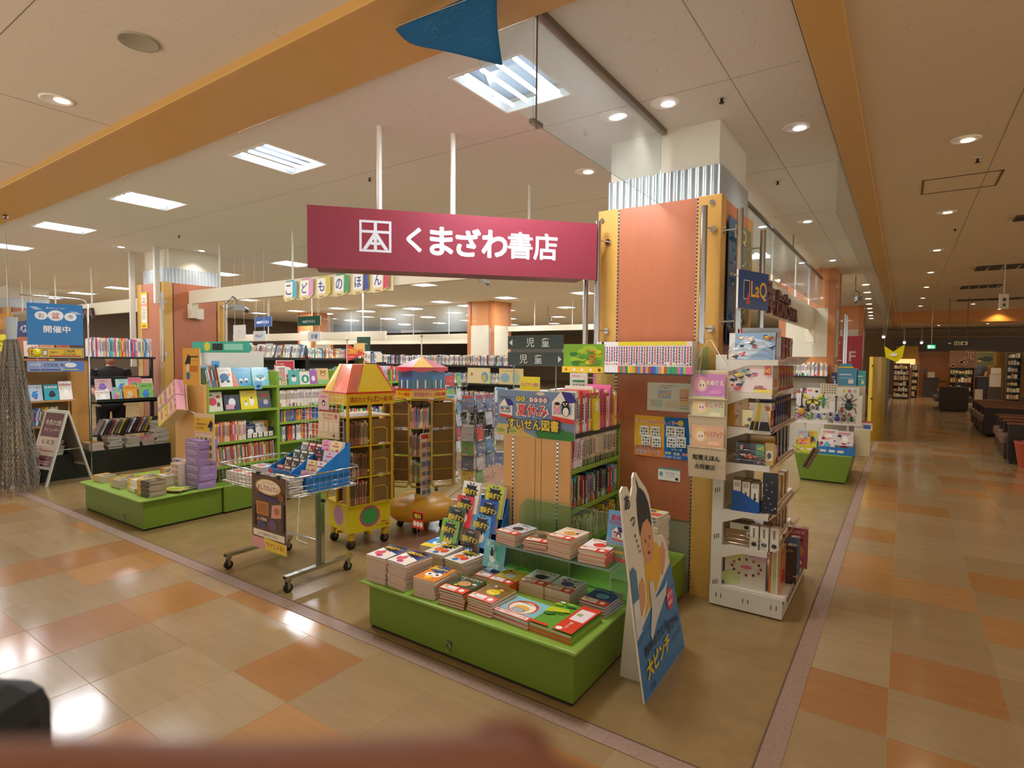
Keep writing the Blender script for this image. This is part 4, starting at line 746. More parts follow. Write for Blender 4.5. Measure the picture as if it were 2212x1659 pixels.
poster('poster', -1.475, 1.24, -1.165, 1.435, 3.833-.0015, lambda w, h: [('r', 0, 0, w, h, '#dedacb'), ('t', 'あそびの王様ずかん', w*.5, h*.9, h*.06, '#4a4238', w*.8, .02), ('t', 'クイズと図鑑が楽しい', w*.4, h*.82, h*.05, '#4a4238', w*.5, .02), ('r', w*.25, h*.45, w*.55, h*.74, '#a9bccb'), ('e', w*.33, h*.55, .01, .012, '#e8b98a'), ('e', w*.41, h*.58, .01, .012, '#e8b98a'), ('e', w*.49, h*.65, .012, .014, '#e8b98a'), ('r', w*.08, h*.15, w*.2, h*.4, '#c9c2ae'), ('r', w*.22, h*.15, w*.36, h*.4, '#b9cbb9'), ('r', w*.42, h*.12, w*.7, h*.36, '#d9cdb4'), ('r', w*.74, h*.5, w*.93, h*.8, '#e0b08a')]+[('r', w*.74, h*(.1+.09*k), w*.93, h*(.15+.09*k), c) for k, c in enumerate(['#9cc48a', '#b8c48a', '#e8c85a', '#e8a05a', '#d8805a'])], 'cream puzzle-book notice taped on the orange column panel')
def dora(w, h):
    q = [('r', 0, 0, w*.54, h, '#e9b13a'), ('r', 0, 0, w*.54, h*.25, '#e08a3a'), ('r', w*.54, 0, w, h, '#1f6fb8'), ('t', 'まんがと解説で楽しく学べる', w*.44, h*.86, h*.09, '#f6efe0', w*.8, .06), ('t', 'まんがと解説で楽しく学べる', w*.44, h*.86, h*.082, '#d8503a', w*.78, .02), ('e', w*.82, h*.87, w*.05, w*.05, '#f0c83a')]
    for (x, y) in ((.1, .58), (.3, .58), (.14, .36), (.33, .33), (.58, .62), (.74, .62), (.6, .36), (.77, .38)):
        q += [('r', w*x, h*(y-.08), w*(x+.16), h*(y+.17), '#f0ede6')]+[('r', w*(x+.02+.045*(k % 3)), h*(y-.06+.07*(k//3)), w*(x+.05+.045*(k % 3)), h*(y-.02+.07*(k//3)), '#4a4a4a' if k % 2 else '#9a9a9a') for k in range(9)]
    return q+[('t', 'ドラえもん', w*.25, h*.22, h*.09, '#2a5fae', w*.35, .05), ('t', '学習シリーズ', w*.27, h*.11, h*.1, '#f4efe2', w*.42, .09), ('t', '学習シリーズ', w*.27, h*.11, h*.095, '#2a5fae', w*.41, .03), ('t', '科学', w*.63, h*.14, h*.07, '#f0e43a', w*.12, .05), ('t', '社会', w*.78, h*.14, h*.07, '#f0e43a', w*.12, .05), ('t', '国語', w*.93, h*.14, h*.07, '#f08a6a', w*.1, .05), ('t', 'ワールド', w*.63, h*.05, h*.06, '#f4f0ea', w*.13, .04), ('t', 'ワールド', w*.79, h*.05, h*.06, '#f4f0ea', w*.13, .04), ('t', 'シリーズ', w*.78, h*.24, h*.06, '#f4f0ea', w*.3, .04)]
poster('poster', -1.565, .915, -1.162, 1.2, 3.8315, dora, 'yellow and blue learning-comics poster on the orange column')
poster('poster', -1.385, .76, -1.23, .845, 3.8315, lambda w, h: [('r', 0, 0, w, h, '#e6e4da'), ('r', 0, h*.88, w, h, '#4a9a8a'), ('e', w*.14, h*.5, w*.08, h*.2, '#6aa6a0'), ('t', 'ふせんを貼る', w*.55, h*.62, h*.13, '#b86a7a', w*.5, .02), ('t', 'カバーがけ', w*.55, h*.4, h*.12, '#b86a7a', w*.5, .02), ('e', w*.85, h*.2, w*.07, h*.12, '#2a2a2e')], 'small white and teal notice low on the orange column')
# hanging pocket organiser
t = thing('pocket_organiser', 'cream wall pocket holder of colouring books hung on the corner post', 'pocket holder', (-1.13, 3.69, .84))
b = B(); b.box(0, 0, 0, .232, .012, .69, '#d8c5a6', 'fabric'); b.build('backing', t, .004)
for z0, z1, z2 in ((.0, .23, .23), (.235, .365, .365), (.375, .46, .46), (.468, .475, .475)): pass
for k, (z0, z1) in enumerate(((.0, .20), (.26, .40), (.47, .51))):
    b = B(); b.add([(.002, -.004, z0), (.23, -.004, z0), (.236, -.03, z1), (-.004, -.03, z1), (.23, .0, z0), (.236, .0, z1), (-.004, .0, z1), (.002, 0, z0)], [(0, 1, 2, 3), (1, 4, 5, 2), (0, 3, 6, 7)], '#d8c5a6', 'fabric')
    b.tube([(-.004, -.031, z1), (.236, -.031, z1)], .003, '#e3d3b6', 'fabric', 6)
    if k == 0: b.art([('t', '知育えほん', .118, .135, .034, '#2a2622', .17, .07), ('t', '永岡書店', .11, .075, .03, '#2a2622', .13, .05)], M=T(0, -.012-.018, 0) @ RX(-2) @ FACE_Y if False else T(0, -.031, 0) @ FACE_Y)
    b.build('pocket', t)
b = B(); b.tube([(.0, .005, .69), (.095, .03, .88), (.112, .04, .882), (.232, .005, .69)], .0022, '#efe9dc', 'fabric', 6); b.build('hanging_cord', t)
def girl(bg, hair, title, tc, w, h): return [('r', 0, 0, w, h, bg), ('e', w*.27, h*.55, w*.22, h*.36, hair), ('e', w*.28, h*.5, w*.13, h*.24, '#f2d2b8'), ('e', w*.24, h*.5, w*.02, h*.05, '#5a3a4a'), ('e', w*.33, h*.5, w*.02, h*.05, '#5a3a4a'), ('t', title, w*.68, h*.62, h*.24, tc, w*.55, .05), ('e', w*.7, h*.2, w*.2, h*.1, shade(bg, 1.3))]
for nm, z, bg, hair, ti, tc in (('pink', .525, '#c77ab4', '#e89ab8', '水ぬりえ', '#f6e9c8'), ('pale blue and yellow', .385, '#c9c89a', '#e8c870', 'おしゃれ', '#c8708a'), ('orange', .2, '#d8a47a', '#e8b86a', 'ドレスアップ', '#c2604a')):
    o = face_book(.2, .14, .008, bg, girl(bg, hair, ti, tc, .2, .14)).build('colouring_book'); place(o, (-1.01, 3.672, .84+z), 0, 0, 0); tag(o, '%s colouring book in the hanging pocket holder' % nm, 'colouring book', 'colouring books in the pocket holder')
# ---------------------------------------------------------------- boy standee (a plain painted child, milk spill, lettering)
t = thing('standee', 'cardboard standee of a child spilling milk with a blue lower half and lettering', 'standee', (-.932, 2.47, 0), 91.5)
TI = 7.5
Wd = .64; b = B(); b.M = RX(-TI) if False else Matrix.Rotation(radians(-TI), 4, 'X')
outl = [(0, 0), (Wd, 0), (.60, .2), (.555, .45), (.525, .56), (.51, .62), (.475, .665), (.41, .675), (.36, .70), (.345, .80), (.335, .90), (.30, .95), (.255, .985), (.215, 1.02), (.195, 1.045), (.165, 1.05), (.14, 1.03), (.125, .985), (.09, .945), (.06, 1.0), (.01, 1.01), (-.025, .99), (-.03, .9), (-.035, .75), (-.025, .47), (-.015, .17)]
n = len(outl); th = .008
vs = [(x, 0, z) for x, z in outl]+[(x, th, z) for x, z in outl]
b.add(vs, [tuple(range(n)), tuple(range(n, 2*n))[::-1]], '#e6dfce', 'satin'); b.add(vs, [(k, n+k, n+(k+1) % n, (k+1) % n) for k in range(n)], '#e9e4d8', 'satin')
k9 = 1.0
SK = '#dba072'; it = [('p', [(0.0, 0.004), (Wd-.005, .004), (.60, .2), (.553, .45), (.545, .50), (.14, .355), (-.015, .30), (-.01, .15)], '#3f80bc'), ('p', [(-.012, .272), (.575, .37), (.572, .385), (-.014, .288)], '#2a6cac'),
      ('p', [(.10, .36), (.165, .42), (.17, .60), (.20, .655), (.36, .66), (.42, .60), (.44, .52), (.30, .43)], '#e6b43c'), ('p', [(.07, .38), (.13, .42), (.15, .50), (.13, .55), (.08, .53), (.06, .45)], SK), ('p', [(.40, .47), (.45, .51), (.485, .58), (.46, .635), (.41, .61), (.385, .55)], SK),
      ('e', .245, .70, .085, .115, SK), ('p', [(.15, .74), (.145, .84), (.155, .92), (.185, .97), (.22, .965), (.27, .93), (.31, .87), (.325, .79), (.32, .745), (.27, .80), (.2, .79)], '#1b1a1d'), ('p', [(.185, .96), (.165, 1.03), (.205, .965)], '#1b1a1d'),
      ('e', .215, .70, .007, .011, '#2a1f1c'), ('e', .275, .705, .007, .011, '#2a1f1c'), ('e', .25, .67, .01, .013, '#d08a62'), ('e', .245, .635, .016, .008, '#6a2a26'),
      ('p', [(-.02, .30), (.055, .32), (.06, .43), (.055, .60), (.02, .63), (-.02, .62)], '#d5dbe0'), ('p', [(-.022, .47), (.056, .47), (.055, .60), (.02, .63), (-.02, .62)], '#4f86a8'), ('e', .02, .43, .03, .042, '#e4e8e6'),
      ('p', [(.20, .50), (.255, .50), (.27, .40), (.40, .41), (.46, .44), (.42, .37), (.25, .29), (.17, .23), (.15, .26), (.20, .37)], '#d2d6d8'),
      ('s', .47, .33, .062, .05, 11, '#d8406a'), ('t', '大ヒット', .47, .352, .028, '#f6efe6', .085, .05), ('t', '絵本!!', .47, .31, .024, '#f6efe6', .07, .05),
      ('t', 'あ', .03, .93, .065, '#1c1a1c', .07, .06), ('t', 'っ', .075, .83, .04, '#1c1a1c', .05, .05)]+[('e', .085+.012*k, (.76-.028*k), .007, .008, '#1c1a1c') for k in range(4)]+[
      ('t', '鈴木のりたけ', .22, .222, .052, '#1c2430', .34, .05, 3), ('t', '大ピンチ', .22, .135, .08, '#ecc93a', .33, .09, 3), ('t', 'ずかん', .47, .205, .058, '#1c2430', .18, .05, 3), ('t', 'シリーズ', .50, .13, .034, '#1c2430', .15, .02, 3), ('t', '小学館', .11, .04, .024, '#1c2f48', .07, .02)]
b.art(it, M=FACE_Y, mat='satin', z=.0004); b.build('printed_board', t)
b = B(); b.add([(.16, .012, 0), (.16, .19, 0), (.16, .14, .66), (.16, .10, .68), (.166, .012, 0), (.166, .19, 0), (.166, .14, .66), (.166, .10, .68)], [(0, 1, 2, 3), (7, 6, 5, 4), (1, 5, 6, 2), (0, 3, 7, 4), (2, 6, 7, 3)], '#d9d2c0', 'satin')
b.build('rear_support', t)
# ---------------------------------------------------------------- white end gondola on the column's aisle side
WH = '#dcd6c8'
t = thing('display_rack', 'white metal slotted display rack of six shelves against the orange column, aisle side', 'shelf rack', (0, 0, 0))
def upright(y):
    b = B(); b.box(-.992, y+.002, .136, -.925, y+.04, 1.63, WH, 'paint')
    for k in range(5):
        for q in range(3): b.box(-.975+.013*q, y-.0006, .14+.3*k+.005*q, -.971+.013*q, y+.001, .17+.3*k+.005*q, '#1c1a18', 'matte')
    b.build('upright', t, .002)
upright(3.75); upright(4.66)
b = B(); b.box(-.992, 3.79, .1, -.98, 4.66, 1.6, '#c9b592', 'paint'); b.build('back_panel', t)
b = B(); b.box(-.995, 3.75, .012, -.56, 3.765, .135, WH, 'paint'); b.box(-.995, 4.68, .012, -.56, 4.70, .135, WH, 'paint'); b.box(-.575, 3.765, .012, -.56, 4.68, .1, WH, 'paint')
for k in range(3):
    for q in (0, .03): b.box(-.955+.165*k+q, 3.749, .06, -.950+.165*k+q, 3.751, .09, '#1c1a18', 'matte')
b.build('base', t, .002)
b = B(); b.box(-.94, 3.755, .125, -.545, 4.695, .145, WH, 'paint'); b.box(-.545, 3.755, .10, -.538, 4.695, .155, '#b9b2a6', 'paint')
for k in range(14): b.box(-.5378, 3.79+.064*k, .112, -.537, 3.83+.064*k, .142, ['#4a4038', '#b0483a', '#6a6258'][k % 3], 'paper')
b.build('base_shelf', t)
for (x, y) in ((-.95, 3.78), (-.6, 3.78), (-.6, 4.66)):
    b = B(); b.cyl((x, y, 0), (x, y, .014), .014, '#8f8a80', 'steel', 8); b.build('foot', t)
RZ_ = [(1.60, .30), (1.395, .27), (1.175, .27), (.945, .27), (.64, .27), (.41, .27)]
for k, (z, dpt) in enumerate(RZ_):
    x1 = -.925+dpt+.0; s_ = thing_ = None
    b = B(); b.box(-.925, 3.76, z-.02, x1, 4.69, z, WH, 'paint')
    b.build('shelf', t, .002)
    for y in (3.752, 4.688):
        b = B(); b.add([(-.925, y, z), (x1, y, z), (x1, y, z-.035), (-.80, y, z-.035), (-.925, y, z-.085), (-.925, y+.004, z), (x1, y+.004, z), (x1, y+.004, z-.035), (-.80, y+.004, z-.035), (-.925, y+.004, z-.085)], [(0, 4, 3, 2, 1), (5, 6, 7, 8, 9), (0, 1, 6, 5), (1, 2, 7, 6), (2, 3, 8, 7), (3, 4, 9, 8)], WH, 'paint'); b.build('bracket', t)
    b = B(); b.add([(x1, 3.75, z-.03), (x1, 4.69, z-.03), (x1+.055, 4.69, z+.02), (x1+.055, 3.75, z+.02), (x1+.003, 3.75, z-.032), (x1+.003, 4.69, z-.032), (x1+.058, 4.69, z+.018), (x1+.058, 3.75, z+.018)], [(0, 1, 2, 3), (7, 6, 5, 4), (0, 3, 7, 4), (1, 5, 6, 2), (3, 2, 6, 7), (0, 4, 5, 1)], '#b98f6c', 'acrylic' if False else 'gloss')
    b.build('price_strip', t)
def wire_fence(z, h, x0=-.915, x1=-.67, y=3.757):
    b = B()
    for q in (0.3, .65, 1.0): b.tube([(x0, y, z+h*q*.6), (x0+.03, y, z+h*q), (x1-.04, y, z+h*q), (x1, y, z+h*q*.55), (x1, y, z)], .0018, '#d0d0cc', 'chrome', 6)
    b.tube([(x0, y, z), (x0, y, z+h*.6)], .0018, '#d0d0cc', 'chrome', 6); b.build('wire_guard', t)
wire_fence(1.60, .105); wire_fence(.945, .09); wire_fence(.41, .08)
def toybox(name, w, h, d, loc, rz, bg, side, items, label, tilt=0, cat='toy box', group='boxed toys on the white rack'):
    b = B(); b.box(0, 0, 0, w, d, h, side, 'gloss'); b.art([('r', 0, 0, w, h, bg)]+items, M=FACE_Y, mat='gloss'); b.art([('r', .004, .1*h, d-.004, .9*h, shade(side, 1.25)), ('r', d*.2, h*.2, d*.8, h*.5, random.Random(int(h*999)).choice(PAL))], M=T(w, 0, 0) @ FACE_X, mat='gloss')
    o = b.build(name); place(o, loc, rz, -tilt); tag(o, label, cat, group); return o
def scatter(w, h, n, seed, cols=PAL, x0=.08, x1=.92, y0=.1, y1=.85):
    r = random.Random(seed); it = []
    for _ in range(n):
        x, y = r.uniform(x0, x1)*w, r.uniform(y0, y1)*h; s = r.uniform(.03, .08)*w; c = r.choice(cols)
        it.append(('e', x, y, s, s*r.uniform(.4, .9), c)); it.append(('p', [(x-s, y), (x+s*1.3, y+s*.7), (x+s*.5, y-s*.8)], r.choice(cols)))
    return it
laq = lambda w, h, c='#d8862c': [('t', 'LaQ', w*.87, h*.8, h*.17, c, w*.2, .06)]
yb = 3.765
o = toybox('toy_box', .27, .165, .03, (-.915, yb, 1.601), 0, '#8fb4d8', '#b02c4a', [('p', [(0, .02), (.1, .0), (.25, .1), (.1, .15)], '#c9dcec'), ('r', 0, 0, .035, .165, '#e8e6e2')]+scatter(.27, .165, 12, 3, ['#d8443c', '#2a3a7a', '#e8c93a', '#f4f0ea', '#3a3a44'])+laq(.27, .165), 'blue and white construction toy box standing behind wires on the rack top')
toybox('toy_box', .24, .2, .03, (-.85, yb+.05, 1.601), 30, '#a9b8bc', '#d8404c', scatter(.24, .2, 7, 9, ['#3a4a3a', '#d8443c', '#5a6a6a'])+laq(.24, .2), 'grey construction toy box angled behind the blue one on the rack top')
for k, (c, n) in enumerate([('#8a6a6a', 'brown'), ('#c23a4a', 'red'), ('#a9a6b8', 'lavender')]):
    toybox('toy_box', .16, .15, .03, (-.655, 4.05+.13*k, 1.601), 90, c, '#8a2a3a', scatter(.16, .15, 6, 20+k, ['#3a3a44', '#e8c93a', '#f4f0ea'])+laq(.16, .15), '%s construction toy box facing the aisle on the rack top' % n)
toybox('toy_box', .26, .17, .2, (-.915, yb, 1.396), 0, '#e9d6d0', '#c8b8a8', scatter(.26, .17, 22, 5, ['#d8443c', '#2a3a4a', '#3f9a8a', '#e8c93a', '#d86a9a', '#6a4a8a'])+[('r', .215, .11, .25, .165, '#c43a34'), ('t', 'LaQ', .232, .137, .028, '#f2d437', .03, .05), ('r', .16, 0, .26, .02, '#f0dc4a')], 'pale pink construction toy box printed with many small models, second shelf')
for k in range(6): toybox('toy_box', .095, .165, .12, (-.665, 3.99+.11*k, 1.396), 90, '#b83a34', '#a83230', [('r', .012, .03, .05, .1, '#5a6a5a'), ('r', .055, .02, .085, .08, '#e8d8b0'), ('t', 'LaQ', .047, .135, .03, '#f2d437', .07, .05)]+scatter(.095, .165, 4, 40+k), 'red construction toy box facing the aisle on the second shelf, %s from the near end' % nth(k), group='red construction toy boxes on the second shelf')
toybox('toy_box', .12, .19, .1, (-.915, yb+.02, 1.176), 0, '#b98a3a', '#a87a2c', scatter(.12, .19, 6, 61, ['#2a2a38', '#4a3a2a']), 'ochre box with dark insect figures at the inner end of the third shelf')
toybox('toy_box', .16, .045, .11, (-.82, yb+.03, 1.176+.1105), 0, '#e6dcc8', '#c9bfa8', scatter(.16, .045, 6, 62), 'cream flat box lying on the dinosaur puzzle box')
toybox('toy_box', .165, .11, .11, (-.825, yb, 1.176), 0, '#e2d89a', '#b8433c', [('e', .1, .08, .035, .015, '#2a2a20'), ('e', .05, .05, .02, .012, '#4a3a2a'), ('e', .08, .03, .025, .012, '#5a3a2a'), ('r', .0, 0, .165, .008, '#b8433c'), ('t', 'STAGE1', .12, .022, .012, '#3a6a3a', .06, .04)]+scatter(.165, .11, 6, 63, ['#2a2a20', '#6a8a3a', '#b8a83a']), 'yellow-green dinosaur building box on the third shelf')
for k in range(7): toybox('toy_box', .07, .18, .1, (-.665, 3.95+.09*k, 1.176), 90, '#27407c' if k < 4 else '#2c2426', '#22304e', [('t', 'LaQ', .035, .15, .025, '#e8b43a', .055, .05)]+scatter(.07, .18, 4, 70+k, ['#e8c93a', '#d8443c', '#f4f0ea']), '%s toy box facing the aisle on the third shelf, %s from the near end' % ('navy' if k < 4 else 'dark', nth(k)), group='dark toy boxes on the third shelf')
b = B()
for k, c in enumerate(('#e9e2d4', '#e8cf3a', '#dedad0')):
    b.add([(.02*k, -.006*k, .17), (.022*k+.008, -.006*k, .17), (.05+.025*k, -.006*k-.004, 0), (-.035+.028*k, -.006*k-.004, 0)], [(0, 3, 2, 1), (0, 1, 2, 3)], c, 'paper'); b.add([(-.03+.028*k, -.006*k-.006, .0), (.045+.025*k, -.006*k-.006, 0), (.036+.022*k, -.006*k-.0055, .055), (-.018+.027*k, -.006*k-.0055, .055)], [(0, 1, 2, 3)], '#2c2a2a', 'paper')
b.cyl((.02, -.01, .17), (.02, .006, .185), .0015, '#cfcfca', 'chrome', 6); o = b.build('hanging_sample'); o.location = (-.745, 3.742, 1.165); tag(o, 'bunch of folded paper samples in plastic hanging from the third shelf edge', 'samples')
toybox('toy_box', .17, .13, .12, (-.86, yb+.01, .946), 0, '#2c2c38', '#5a2a30', scatter(.17, .13, 12, 81, ['#d8443c', '#f4f0ea', '#e8913a'])+[('r', .12, .05, .17, .13, '#3a8a5a')]+laq(.17, .13, '#e8c93a'), 'black and red construction toy box behind wires on the fourth shelf')
toybox('toy_box', .14, .17, .05, (-.80, yb+.14, .946), 0, '#c99a3a', '#b8882c', scatter(.14, .17, 5, 82), 'ochre toy box behind the wire guard on the fourth shelf')
for k, c in enumerate(('#c8a83a', '#d0b060', '#c83a3a')):
    toybox('blister_pack', .05, .14-.015*k, .03, (-.69+.0*k, yb+.02+.07*k, .946), 12, c, '#b82a34', [('r', .008, .03, .042, .09, '#efe6d0'), ('e', .025, .06, .012, .02, '#2a2a28')], '%s blister pack standing on the fourth shelf corner' % ('yellow', 'tan', 'red')[k], cat='toy pack', group='blister packs on the fourth shelf')
for k in range(4): toybox('toy_box', .12, .2, .05, (-.67, 4.05+.14*k, .946), 92, '#2c3a58', '#27303f', scatter(.12, .2, 5, 90+k, ['#4a6a9a', '#c9cdd2', '#8a3a3a']), 'dark blue picture puzzle facing the aisle on the fourth shelf, %s from the near end' % nth(k), group='dark puzzles on the fourth shelf')
# fifth shelf: blue tray of card boxes
t2 = thing('card_tray', 'blue cardboard tray with a slanted side on the fifth shelf', 'display carton', (-.875, yb, .6405))
b = B(); b.add([(0, 0, 0), (.165, 0, 0), (.165, 0, .065), (.05, 0, .125), (0, 0, .13), (0, .003, 0), (.165, .003, 0), (.165, .003, .065), (.05, .003, .125), (0, .003, .13)], [(0, 1, 2, 3, 4), (9, 8, 7, 6, 5), (1, 6, 7, 2), (2, 7, 8, 3), (3, 8, 9, 4)], '#1f58a8', 'satin'); b.box(0, .003, 0, .165, .12, .003, '#1f58a8', 'satin'); b.box(.162, .003, 0, .165, .12, .065, '#1f58a8', 'satin'); b.build('tray', t2)
for k in range(3): toybox('card_box', .046, .19-.006*k, .1, (-.868+.053*k, yb+.006, .6445), 0, '#e6e0d2', '#b8a88a', [('r', .006, .15, .04, .18, '#b9b0a0'), ('r', .018, .05, .028, .12, '#4a4640')]+([('p', [(.02, .05), (.028, .06), (.036, .05), (.028, .035)], '#1c1a1a'), ('e', .025, .085, .008, .008, '#1c1a1a')] if k == 2 else []), 'white playing-card box in the blue tray, %s from the left' % nth(k), cat='card box', group='card boxes in the blue tray')
toybox('toy_box', .085, .25, .04, (-.70, yb+.04, .6405), 8, '#20283a', '#1c1c24', scatter(.085, .25, 12, 101, ['#e9d8c0', '#3a6a8a', '#c99a4a', '#f4f0ea']), 'tall dark patterned puzzle box beside the blue tray')
toybox('toy_box', .16, .18, .03, (-.90, yb+.16, .6405), 0, '#8a7a6a', '#6a5a4a', scatter(.16, .18, 6, 102), 'brown picture box at the back of the fifth shelf')
for k in range(4): toybox('toy_box', .11, .16, .05, (-.665, 4.0+.15*k, .6405), 92, '#c9a878', '#a9885a', scatter(.11, .16, 5, 110+k), 'tan picture box facing the aisle on the fifth shelf, %s from the near end' % nth(k), group='tan boxes on the fifth shelf')
toybox('toy_box', .2, .1, .15, (-.915, yb+.03, .4105), 0, '#9a7a52', '#8a6a44', [('r', .13, .06, .17, .1, '#e0d8c8'), ('r', .14, .07, .16, .085, '#b8483a')], 'kraft cardboard box with a small white label on the sixth shelf')
toybox('toy_box', .13, .04, .1, (-.89, yb+.04, .5112), 0, '#d9d0bc', '#8a8070', [('e', .1, .02, .015, .012, '#2a2a28')], 'flat cream box lying on the kraft box')
for k in range(3): toybox('toy_box', .05, .15, .05, (-.76+.057*k, yb+.002+.01*k, .4105), 0, '#e6e0d4', '#d0c8b8', [('r', .018, .08, .03, .135, '#8a8478'), ('e', .025, .035, .016, .014, '#3a3a4a')], 'slim white model box on the sixth shelf, %s from the left' % nth(k), group='slim white boxes on the sixth shelf')
for k in range(5): toybox('toy_box', .1, .13, .06, (-.665, 4.0+.125*k, .4105), 92, ['#a9784a', '#3a4a6a', '#b88a5a', '#6a4a3a', '#c9b48a'][k], '#8a6a4a', scatter(.1, .13, 5, 120+k), 'small box facing the aisle on the sixth shelf, %s from the near end' % nth(k), group='small boxes on the sixth shelf')
# base shelf
put_face('picture_book', .245, .27, .012, '#d9cfae', [('p', [(0, 0), (.245, 0), (.245, .27), (.1, .27), (0, .1)], '#d8c9cf'), ('r', 0, 0, .245, .27, '#cfc4b4'), ('e', .04, .05, .06, .05, '#b8c48a'), ('e', .2, .22, .06, .05, '#d8a9b8'), ('e', .05, .2, .07, .05, '#ded08a'), ('r', .03, .235, .075, .25, '#4a4640'), ('r', .03, .215, .075, .23, '#6a665e'), ('e', .13, .13, .035, .012, '#c86a7a')]+[('e', .13+.085*cos(k*.524), .13+.05*sin(k*.524), .008, .009, ['#7a3a3a', '#3a3a4a', '#8a6a3a'][k % 3]) for k in range(12)], (-.79, 3.80, .146), 4, 2, 'large pastel picture book facing out on the bottom deck of the white rack')
for k, (c, n) in enumerate([('#6a7a8a', 'grey-blue'), ('#3a3a44', 'black'), ('#c9c2b0', 'ivory')]): put_face('picture_book', .25, .28, .01, c, [('r', 0, 0, .25, .28, c)], (-.80, 3.83+.02*k, .146), 3, 2, '%s picture book behind the pastel one on the bottom deck' % n)
for k in range(5): toybox('book_set', .012, .27, .2, (-.648+.013*k-.0, 3.80, .146), 0, ['#c9703c', '#d9c48a', '#b8c49a', '#e0d8c8', '#c98a5a'][k], ['#c9703c', '#d9c48a', '#b8c49a', '#e0d8c8', '#c98a5a'][k], [], '%s thin book edge-on beside the pastel book on the bottom deck' % ('orange', 'tan', 'pale green', 'cream', 'brown')[k], cat='book')
toybox('toy_box', .135, .25, .055, (-.66, 4.02, .146), 8, '#35201c', '#2a1a18', scatter(.135, .25, 16, 131, ['#8a2a24', '#4a5a2a', '#c99a3a', '#1c1a18'])+[('t', 'プラモデル', .07, .22, .016, '#c9a03a', .1, .04)], 'dark kit box with red and green creature artwork on the bottom deck')
toybox('toy_box', .11, .26, .05, (-.64, 4.2, .146), 6, '#6a7a94', '#8a3a44', scatter(.11, .26, 8, 132, ['#c9cdd2', '#d8443c']), 'blue-grey kit box behind the dark one on the bottom deck')
toybox('toy_box', .13, .28, .05, (-.635, 4.38, .146), 4, '#b05a64', '#9a4450', [('t', 'とびだす', .065, .25, .02, '#f0e4d8', .1, .04), ('r', .03, .19, .1, .205, '#5a2a30'), ('e', .065, .12, .04, .045, '#c99a5a'), ('e', .065, .04, .03, .022, '#e8d8d0')], 'rose-coloured craft box at the far end of the bottom deck')
t2 = thing('leaflet_clip', 'wire clip holding small striped leaflets at the aisle corner of the rack', 'leaflet holder', (-.56, 4.2, .93))
b = B(); b.tube([(-.04, 0, .1), (.02, 0, .06), (.03, 0, -.04), (.1, .0, .03), (.09, 0, .08)], .0018, '#8a8a86', 'chrome', 6); b.build('wire', t2)
b = B(); b.M = T(.03, -.03, -.03) @ RY(25); b.box(0, 0, 0, .04, .06, .14, '#8a7258', 'paper'); b.box(.01, -.001, 0, .018, .061, .141, '#3a2c24', 'paper'); b.build('leaflets', t2)
# toy poster on the side of the column, panels and flags
b = B(); pw, ph = .40, .86
it = [('r', 0, 0, pw, ph, '#2f6f9c'), ('r', 0, 0, pw*.5, ph, '#2a5f8c'), ('r', pw*.5, 0, pw, ph, '#6a7a5a')]+scatter(pw, ph, 46, 201, ['#3f8fd0', '#e8c93a', '#2c3f6a', '#c9703c', '#8fb4c0', '#3a4a3a'], 0, 1, .02, .8)+[('r', 0, 0, pw, ph*.12, '#5a3a2a'), ('t', 'LaQ', pw*.35, ph*.88, ph*.13, '#2a4a9a', pw*.6, .09), ('t', 'LaQ', pw*.35, ph*.88, ph*.12, '#f0c83a', pw*.58, .04)]
b.box(-.99, 3.97, 1.70, -.985, 3.97+pw*1.6, 1.70+ph, '#2f5f80', 'gloss'); b.M = T(-.985, 3.97, 1.70) @ FACE_X @ Matrix.Diagonal((1.6, 1, 1, 1)); b.art(it, mat='gloss'); tag(b.build('poster'), 'tall blue and yellow toy poster on the aisle side of the orange column', 'poster')
t2 = thing('hanging_sign', 'small blue double toy sign hung by the column pole on the aisle side', 'sign', (-.86, 3.72, 1.92), 72)
b = B(); w, h = .36, .24; b.box(0, 0, 0, w, .012, h, '#e6e2da', 'satin'); b.art([('r', 0, 0, w, h, '#2c4f8c'), ('p', [(.06, .06), (.13, .06), (.13, .18), (.06, .18)], '#e9e6e0'), ('p', [(.065, .065), (.125, .065), (.125, .175), (.065, .175)], '#20345c'), ('p', [(.09, .03), (.14, .03), (.115, .11)], '#d8443c'), ('t', 'LaQ', .24, .12, .12, '#d8503a', .19, .06), ('t', 'LaQ', .24, .12, .115, '#f0cf46', .185, .02)], M=FACE_Y, mat='gloss'); b.build('board', t2)
b = B(); b.cyl((0, .006, .2), (-.05, .0, .2), .004, '#c9cdd0', 'chrome', 6); b.build('arm', t2)
# dark red letters on the aisle fascia
b = B(); x = -1.25
t2 = thing('fascia_letters', 'dark red raised bookshop letters along the cream aisle fascia', 'sign', (-1.255, 6.75, 2.13), 90)
def letters(st, x, z, h, w, col, d=.05, name='letter', par=None, gl=.03):
    vs, fs, gw, gh = glyphs(st, gl); b = B(); sx = w/gw; sy = h/gh
    pts = [(x+vx*sx, z+vy*sy) for vx, vy in vs]; n = len(pts)
    b.add([(p, 0, q) for p, q in pts], fs, '#6a4a38', 'paint')
    ed = {}
    for f in fs:
        for i in range(len(f)):
            e = (f[i], f[(i+1) % len(f)]); ed[e] = 1
    V = [(p, 0, q) for p, q in pts]+[(p, d, q) for p, q in pts]
    b.add(V, [(a_, n+a_, n+c, c) for (a_, c) in ed if (c, a_) not in ed], col, 'paint'); return b.build(name, par)
letters('本', 0, 0, .36, .5, '#5a1f22', .09, 'emblem', t2, .06)
letters('Books', .7, .19, .12, .9, '#5a1f22', .05, 'small_word', t2)
letters('KUMAZAWA', .6, 0, .17, 1.6, '#5a1f22', .06, 'word', t2, .03)
